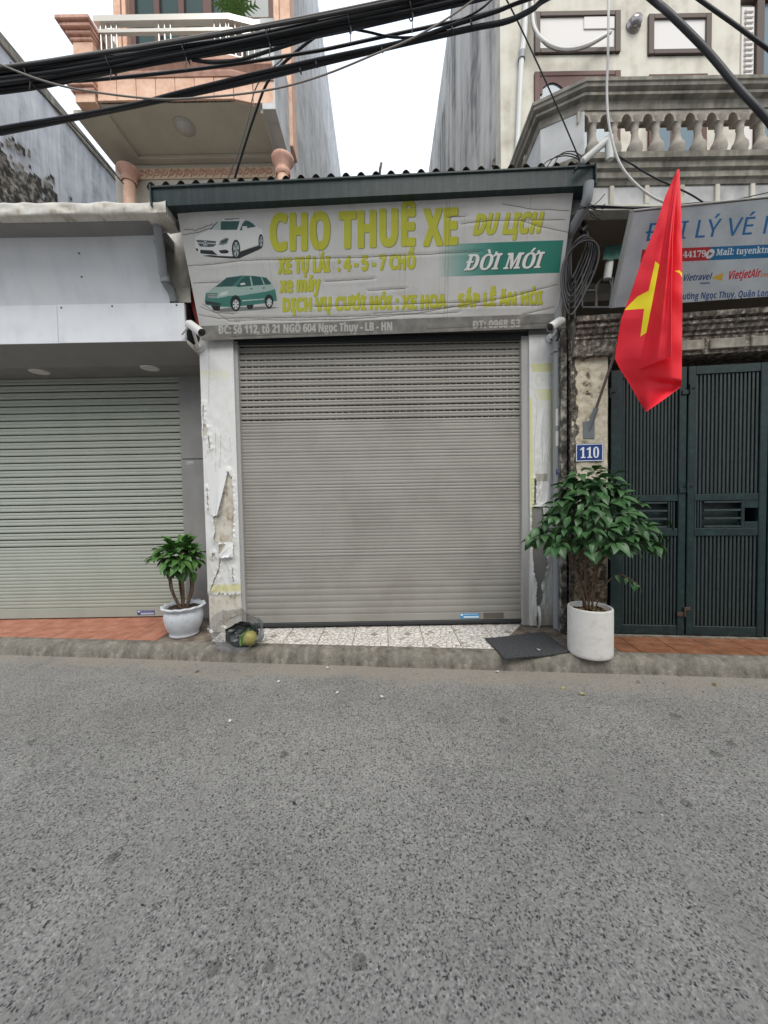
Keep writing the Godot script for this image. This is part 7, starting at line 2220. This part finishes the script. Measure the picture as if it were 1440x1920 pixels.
# ---------- overhead cables
func run_cable(pts: Array, r: float, m: Material, parent: Node, called := "cable") -> void:
	var b := MB.new()
	b.tube(curve(pts, 8), r, 8)
	obj(called, b, m, parent)
func wire(label: String, pts: Array, z0: float, z1: float, r: float, key: String, group := "") -> void:
	var w := []
	for k in pts.size(): w.append(pz(pts[k][0], pts[k][1], lerpf(z0, z1, float(k) / (pts.size() - 1))))
	if pts[-1][0] > 1500: w.append(w[-1] + (w[-1] - w[-2]).normalized() * Vector3(1, 0.6, 1) * 4.0)     # runs on past the frame
	var b := MB.new()
	b.tube(curve(w, 8), r, 8)
	var o := obj("cable", b, mats[key])
	tag(o, label, "cable", group)
func cables() -> void:
	var blk: Material = mats["black_cable"]
	# the thick bundle
	var bun := thing("cable_bundle", "thick bundle of black telecom cables crossing the street high up", "cable")
	var mid := [[-900, 262], [-420, 205], [0, 152], [167, 126], [330, 99], [480, 72], [640, 40], [800, 4], [1000, -46], [1500, -190], [2000, -350]]
	var wn := FastNoiseLite.new()
	wn.seed = 81; wn.frequency = 0.35
	for k in 22:
		var col := k % 4
		var row := k / 4
		var oy := (row - 2.4) * 0.015 + rng.randf_range(-0.005, 0.005)
		var oz := (col - 1.5) * 0.013
		var pts := []
		for q in mid:
			var p := pz(q[0], q[1], -2.6)
			var jit := Vector3(0, wn.get_noise_2d(p.x, k * 9.0), wn.get_noise_2d(p.x, k * 9.0 + 50.0)) * 0.034
			pts.append(p + Vector3(0, oy, oz) + jit)
		run_cable(pts, rng.randf_range(0.009, 0.014), blk if k % 6 else mat("cable_navy", rgb(40, 48, 60), 0.5), bun)
	for e in [[-16, 0.010], [-20, 0.006]]:
		var pts := []
		for q in mid: pts.append(pz(q[0], q[1] + e[0] - 6.0 + 0.012 * (q[0] - 200.0) * (1.0 if e[0] == -16 else 0.6), -2.55))
		run_cable(pts, e[1], mats["cable_dull"] if e[1] > 0.008 else mats["grey_cable"], bun)
	for q in [60, 210, 350, 505, 655, 770]:      # ties round the bundle
		var ym: float = 152.0 - (q * 0.158 if q < 480 else 76.0 + (q - 480) * 0.21)
		var c := pz(q, ym, -2.6)
		var ring := []
		for e in 13: ring.append(c + Vector3(0.01 * sin(e * 0.9), sin(TAU * e / 12.0) * 0.062, cos(TAU * e / 12.0) * 0.046))
		run_cable(ring, 0.004, blk, bun, "cable_tie")
		run_cable([c + Vector3(0, -0.06, 0.02), c + Vector3(0.012, -0.085, 0.03), c + Vector3(0.004, -0.12 - 0.0001 * q, 0.03)], 0.003, blk, bun, "cable_tie")
	# the slimmer bundle below it
	var b2 := thing("cable_bundle", "slim double cable slung below the thick bundle", "cable")
	run_cable([pz(-700, 372, -2.7), pz(-300, 305, -2.7), pz(0, 248, -2.7), pz(140, 221, -2.7), pz(253, 197, -2.7), pz(333, 181, -2.7), pz(480, 148, -2.7), pz(613, 116, -2.7), pz(760, 81, -2.7), pz(880, 54, -2.7), pz(950, 40, -2.7), pz(997, 18, -2.7), pz(1060, -20, -2.7), pz(1400, -170, -2.7)], 0.016, blk, b2)
	run_cable([pz(-700, 360, -2.68), pz(-300, 293, -2.68), pz(0, 240, -2.68), pz(140, 217, -2.68), pz(253, 195, -2.68), pz(333, 174, -2.68), pz(480, 138, -2.68), pz(613, 108, -2.68), pz(760, 77, -2.68), pz(842, 50, -2.68), pz(930, 22, -2.68), pz(990, -2, -2.68), pz(1300, -120, -2.68)], 0.011, blk, b2)
	run_cable([pz(0, 252, -2.72), pz(140, 224, -2.72), pz(333, 184, -2.72), pz(480, 152, -2.72), pz(613, 119, -2.72), pz(760, 84, -2.72), pz(900, 53, -2.72)], 0.009, blk, b2)
	for q in [[562, 130], [715, 90], [592, 118], [847, 52], [882, 40]]:
		run_cable([pz(q[0], q[1] - 6, -2.69), pz(q[0] + 1, q[1] + 2, -2.66), pz(q[0] + 3, q[1] + 9, -2.68)], 0.005, blk, b2, "cable_tie")
	wire("black cable running just under the thick bundle", [[120, 150], [160, 151], [315, 136], [454, 118], [560, 101], [613, 92], [713, 70], [880, 33], [1000, -4], [1200, -80]], -2.75, -2.75, 0.010, "black_cable")
	wire("grey slack cable that sags below the bundles", [[-60, 92], [18, 128], [93, 155], [173, 172], [300, 186], [400, 181], [477, 173], [543, 160], [617, 137], [700, 103], [777, 70], [863, 18], [960, -60]], -2.5, -2.6, 0.0055, "grey_cable")
	wire("black drop cable from the bundle down to the shop roof", [[650, 40], [593, 68], [533, 117], [500, 157], [477, 217], [458, 275], [440, 334]], -2.65, -3.3, 0.0095, "black_cable")
	wire("thin grey drop wire beside the black drop cable", [[530, 110], [482, 160], [463, 233], [445, 290], [427, 337]], -2.8, -3.3, 0.0045, "grey_cable")
	wire("short black cable looping off the bundle over the pink balcony", [[360, 112], [400, 117], [450, 112], [500, 97], [577, 72], [640, 48]], -2.62, -2.62, 0.010, "black_cable")
	wire("black twig of cable dropping from the bundle against the sky", [[640, 50], [690, 60], [740, 70], [800, 66], [860, 40], [905, 14], [940, -20]], -2.66, -2.7, 0.007, "black_cable")
	wire("thick black cable crossing the cream house diagonally", [[1120, -90], [1225, 0], [1256, 26], [1325, 95], [1380, 160], [1440, 226], [1600, 410]], -2.5, -2.2, 0.018, "black_cable")
	wire("black cable over the louvred shutter of the cream house", [[1220, -70], [1313, 0], [1375, 44], [1440, 92], [1600, 210]], -2.5, -2.4, 0.011, "black_cable")
	wire("white cable hanging straight down past the balustrade", [[1141, -120], [1141, 0], [1140, 100], [1138, 180], [1144, 245], [1163, 308], [1200, 352], [1246, 380], [1300, 390]], -2.95, -3.0, 0.0085, "white_cable")
	wire("thin black wire from the roof edge across the cream wall", [[900, -90], [950, 0], [985, 70], [1040, 190], [1090, 307]], -2.8, -3.15, 0.0055, "black_cable")
	wire("black wire curving from the drain stub to the ticket sign", [[1158, 292], [1185, 308], [1225, 332], [1290, 362], [1322, 382]], -3.0, -3.05, 0.006, "black_cable")
	wire("black cable stapled level under the balcony apron", [[1086, 388], [1160, 389], [1240, 389], [1300, 382], [1370, 379], [1440, 378], [1600, 374]], -3.2, -3.12, 0.010, "black_cable")
	wire("thin black cable just below the level one", [[1083, 392], [1120, 386], [1240, 393], [1340, 388], [1440, 385]], -3.2, -3.14, 0.006, "black_cable")
	wire("thin black wire rising to the right under the apron", [[1366, 377], [1400, 370], [1440, 361], [1560, 335]], -3.15, -3.1, 0.004, "black_cable")
	wire("black wire along the grey flank wall", [[20, 118], [62, 160], [150, 250], [232, 345]], -3.3, -4.6, 0.006, "black_cable")
	var cb := thing("cable_bundle", "pale conduits drooping in a loop on the cream house front", "cable")
	for e in [[0, 0.02], [4, 0.012], [-3, 0.01]]:
		run_cable([pz(996 + e[0], -60, -4.5), pz(998 + e[0], 15, -4.5), pz(1003 + e[0], 55, -4.48), pz(1024, 80 + e[0], -4.46), pz(1058, 92 + e[0], -4.45), pz(1100, 84 + e[0], -4.46), pz(1145, 60 + e[0] * 0.5, -4.5)], e[1], mats["white_cable"] if e[0] == 0 else mats["grey_cable"], cb)
	var tw := thing("cable_bundle", "tangle of thin black wire ends at the corner of the shop roof", "cable")
	for k in 7:
		var q0 := Vector2(1098 + rng.randf() * 10, 386 + rng.randf() * 4)
		var pts := [pz(q0.x, q0.y, -3.18)]
		for e in 3:
			q0 += Vector2(rng.randf_range(3, 16), rng.randf_range(-16, 10) if k % 2 else rng.randf_range(-2, 14))
			pts.append(pz(q0.x, q0.y, -3.18 + rng.randf_range(-0.05, 0.05)))
		run_cable(pts, 0.003, blk, tw, "wire_end")
	for k in 3:
		run_cable([pz(1012 + k * 12, 316, -3.2), pz(1030 + k * 10, 300 - k * 5, -3.2), pz(1060 + k * 8, 292 - k * 4, -3.2), pz(1085 + k * 4, 300, -3.2), pz(1078, 318, -3.2)], 0.004, blk, tw, "wire_end")

# ---------- unseen house front added to keep the low sky off the shop fronts
func added_opposite_house() -> void:
	var t := thing("added_facing_house", "unseen plain house front added across the street to block low sky", "house")
	bx("wall", Vector3(-9, 0, 3.2), Vector3(9, 5.6, 3.5), mats["cream"], t, Transform3D.IDENTITY, 0.0)
	bx("parapet", Vector3(-9, 5.6, 3.12), Vector3(9, 5.9, 3.5), mats["moss_rail"], t, Transform3D.IDENTITY, 0.01)
	for k in 4:
		var x := -7.0 + 4.2 * k
		var w := bx("window", Vector3(x, 3.4, 3.19), Vector3(x + 1.5, 4.9, 3.21), mats["pane_blue"], t, Transform3D.IDENTITY, 0.0)
		bx("frame", Vector3(x - 0.08, 3.3, 3.16), Vector3(x, 5.0, 3.2), mats["brown_frame"], w)
		bx("frame", Vector3(x + 1.5, 3.3, 3.16), Vector3(x + 1.58, 5.0, 3.2), mats["brown_frame"], w)
		bx("shutter_door", Vector3(x - 0.6, 0.1, 3.18), Vector3(x + 2.1, 2.7, 3.21), mats["aluminium_dark"], t)
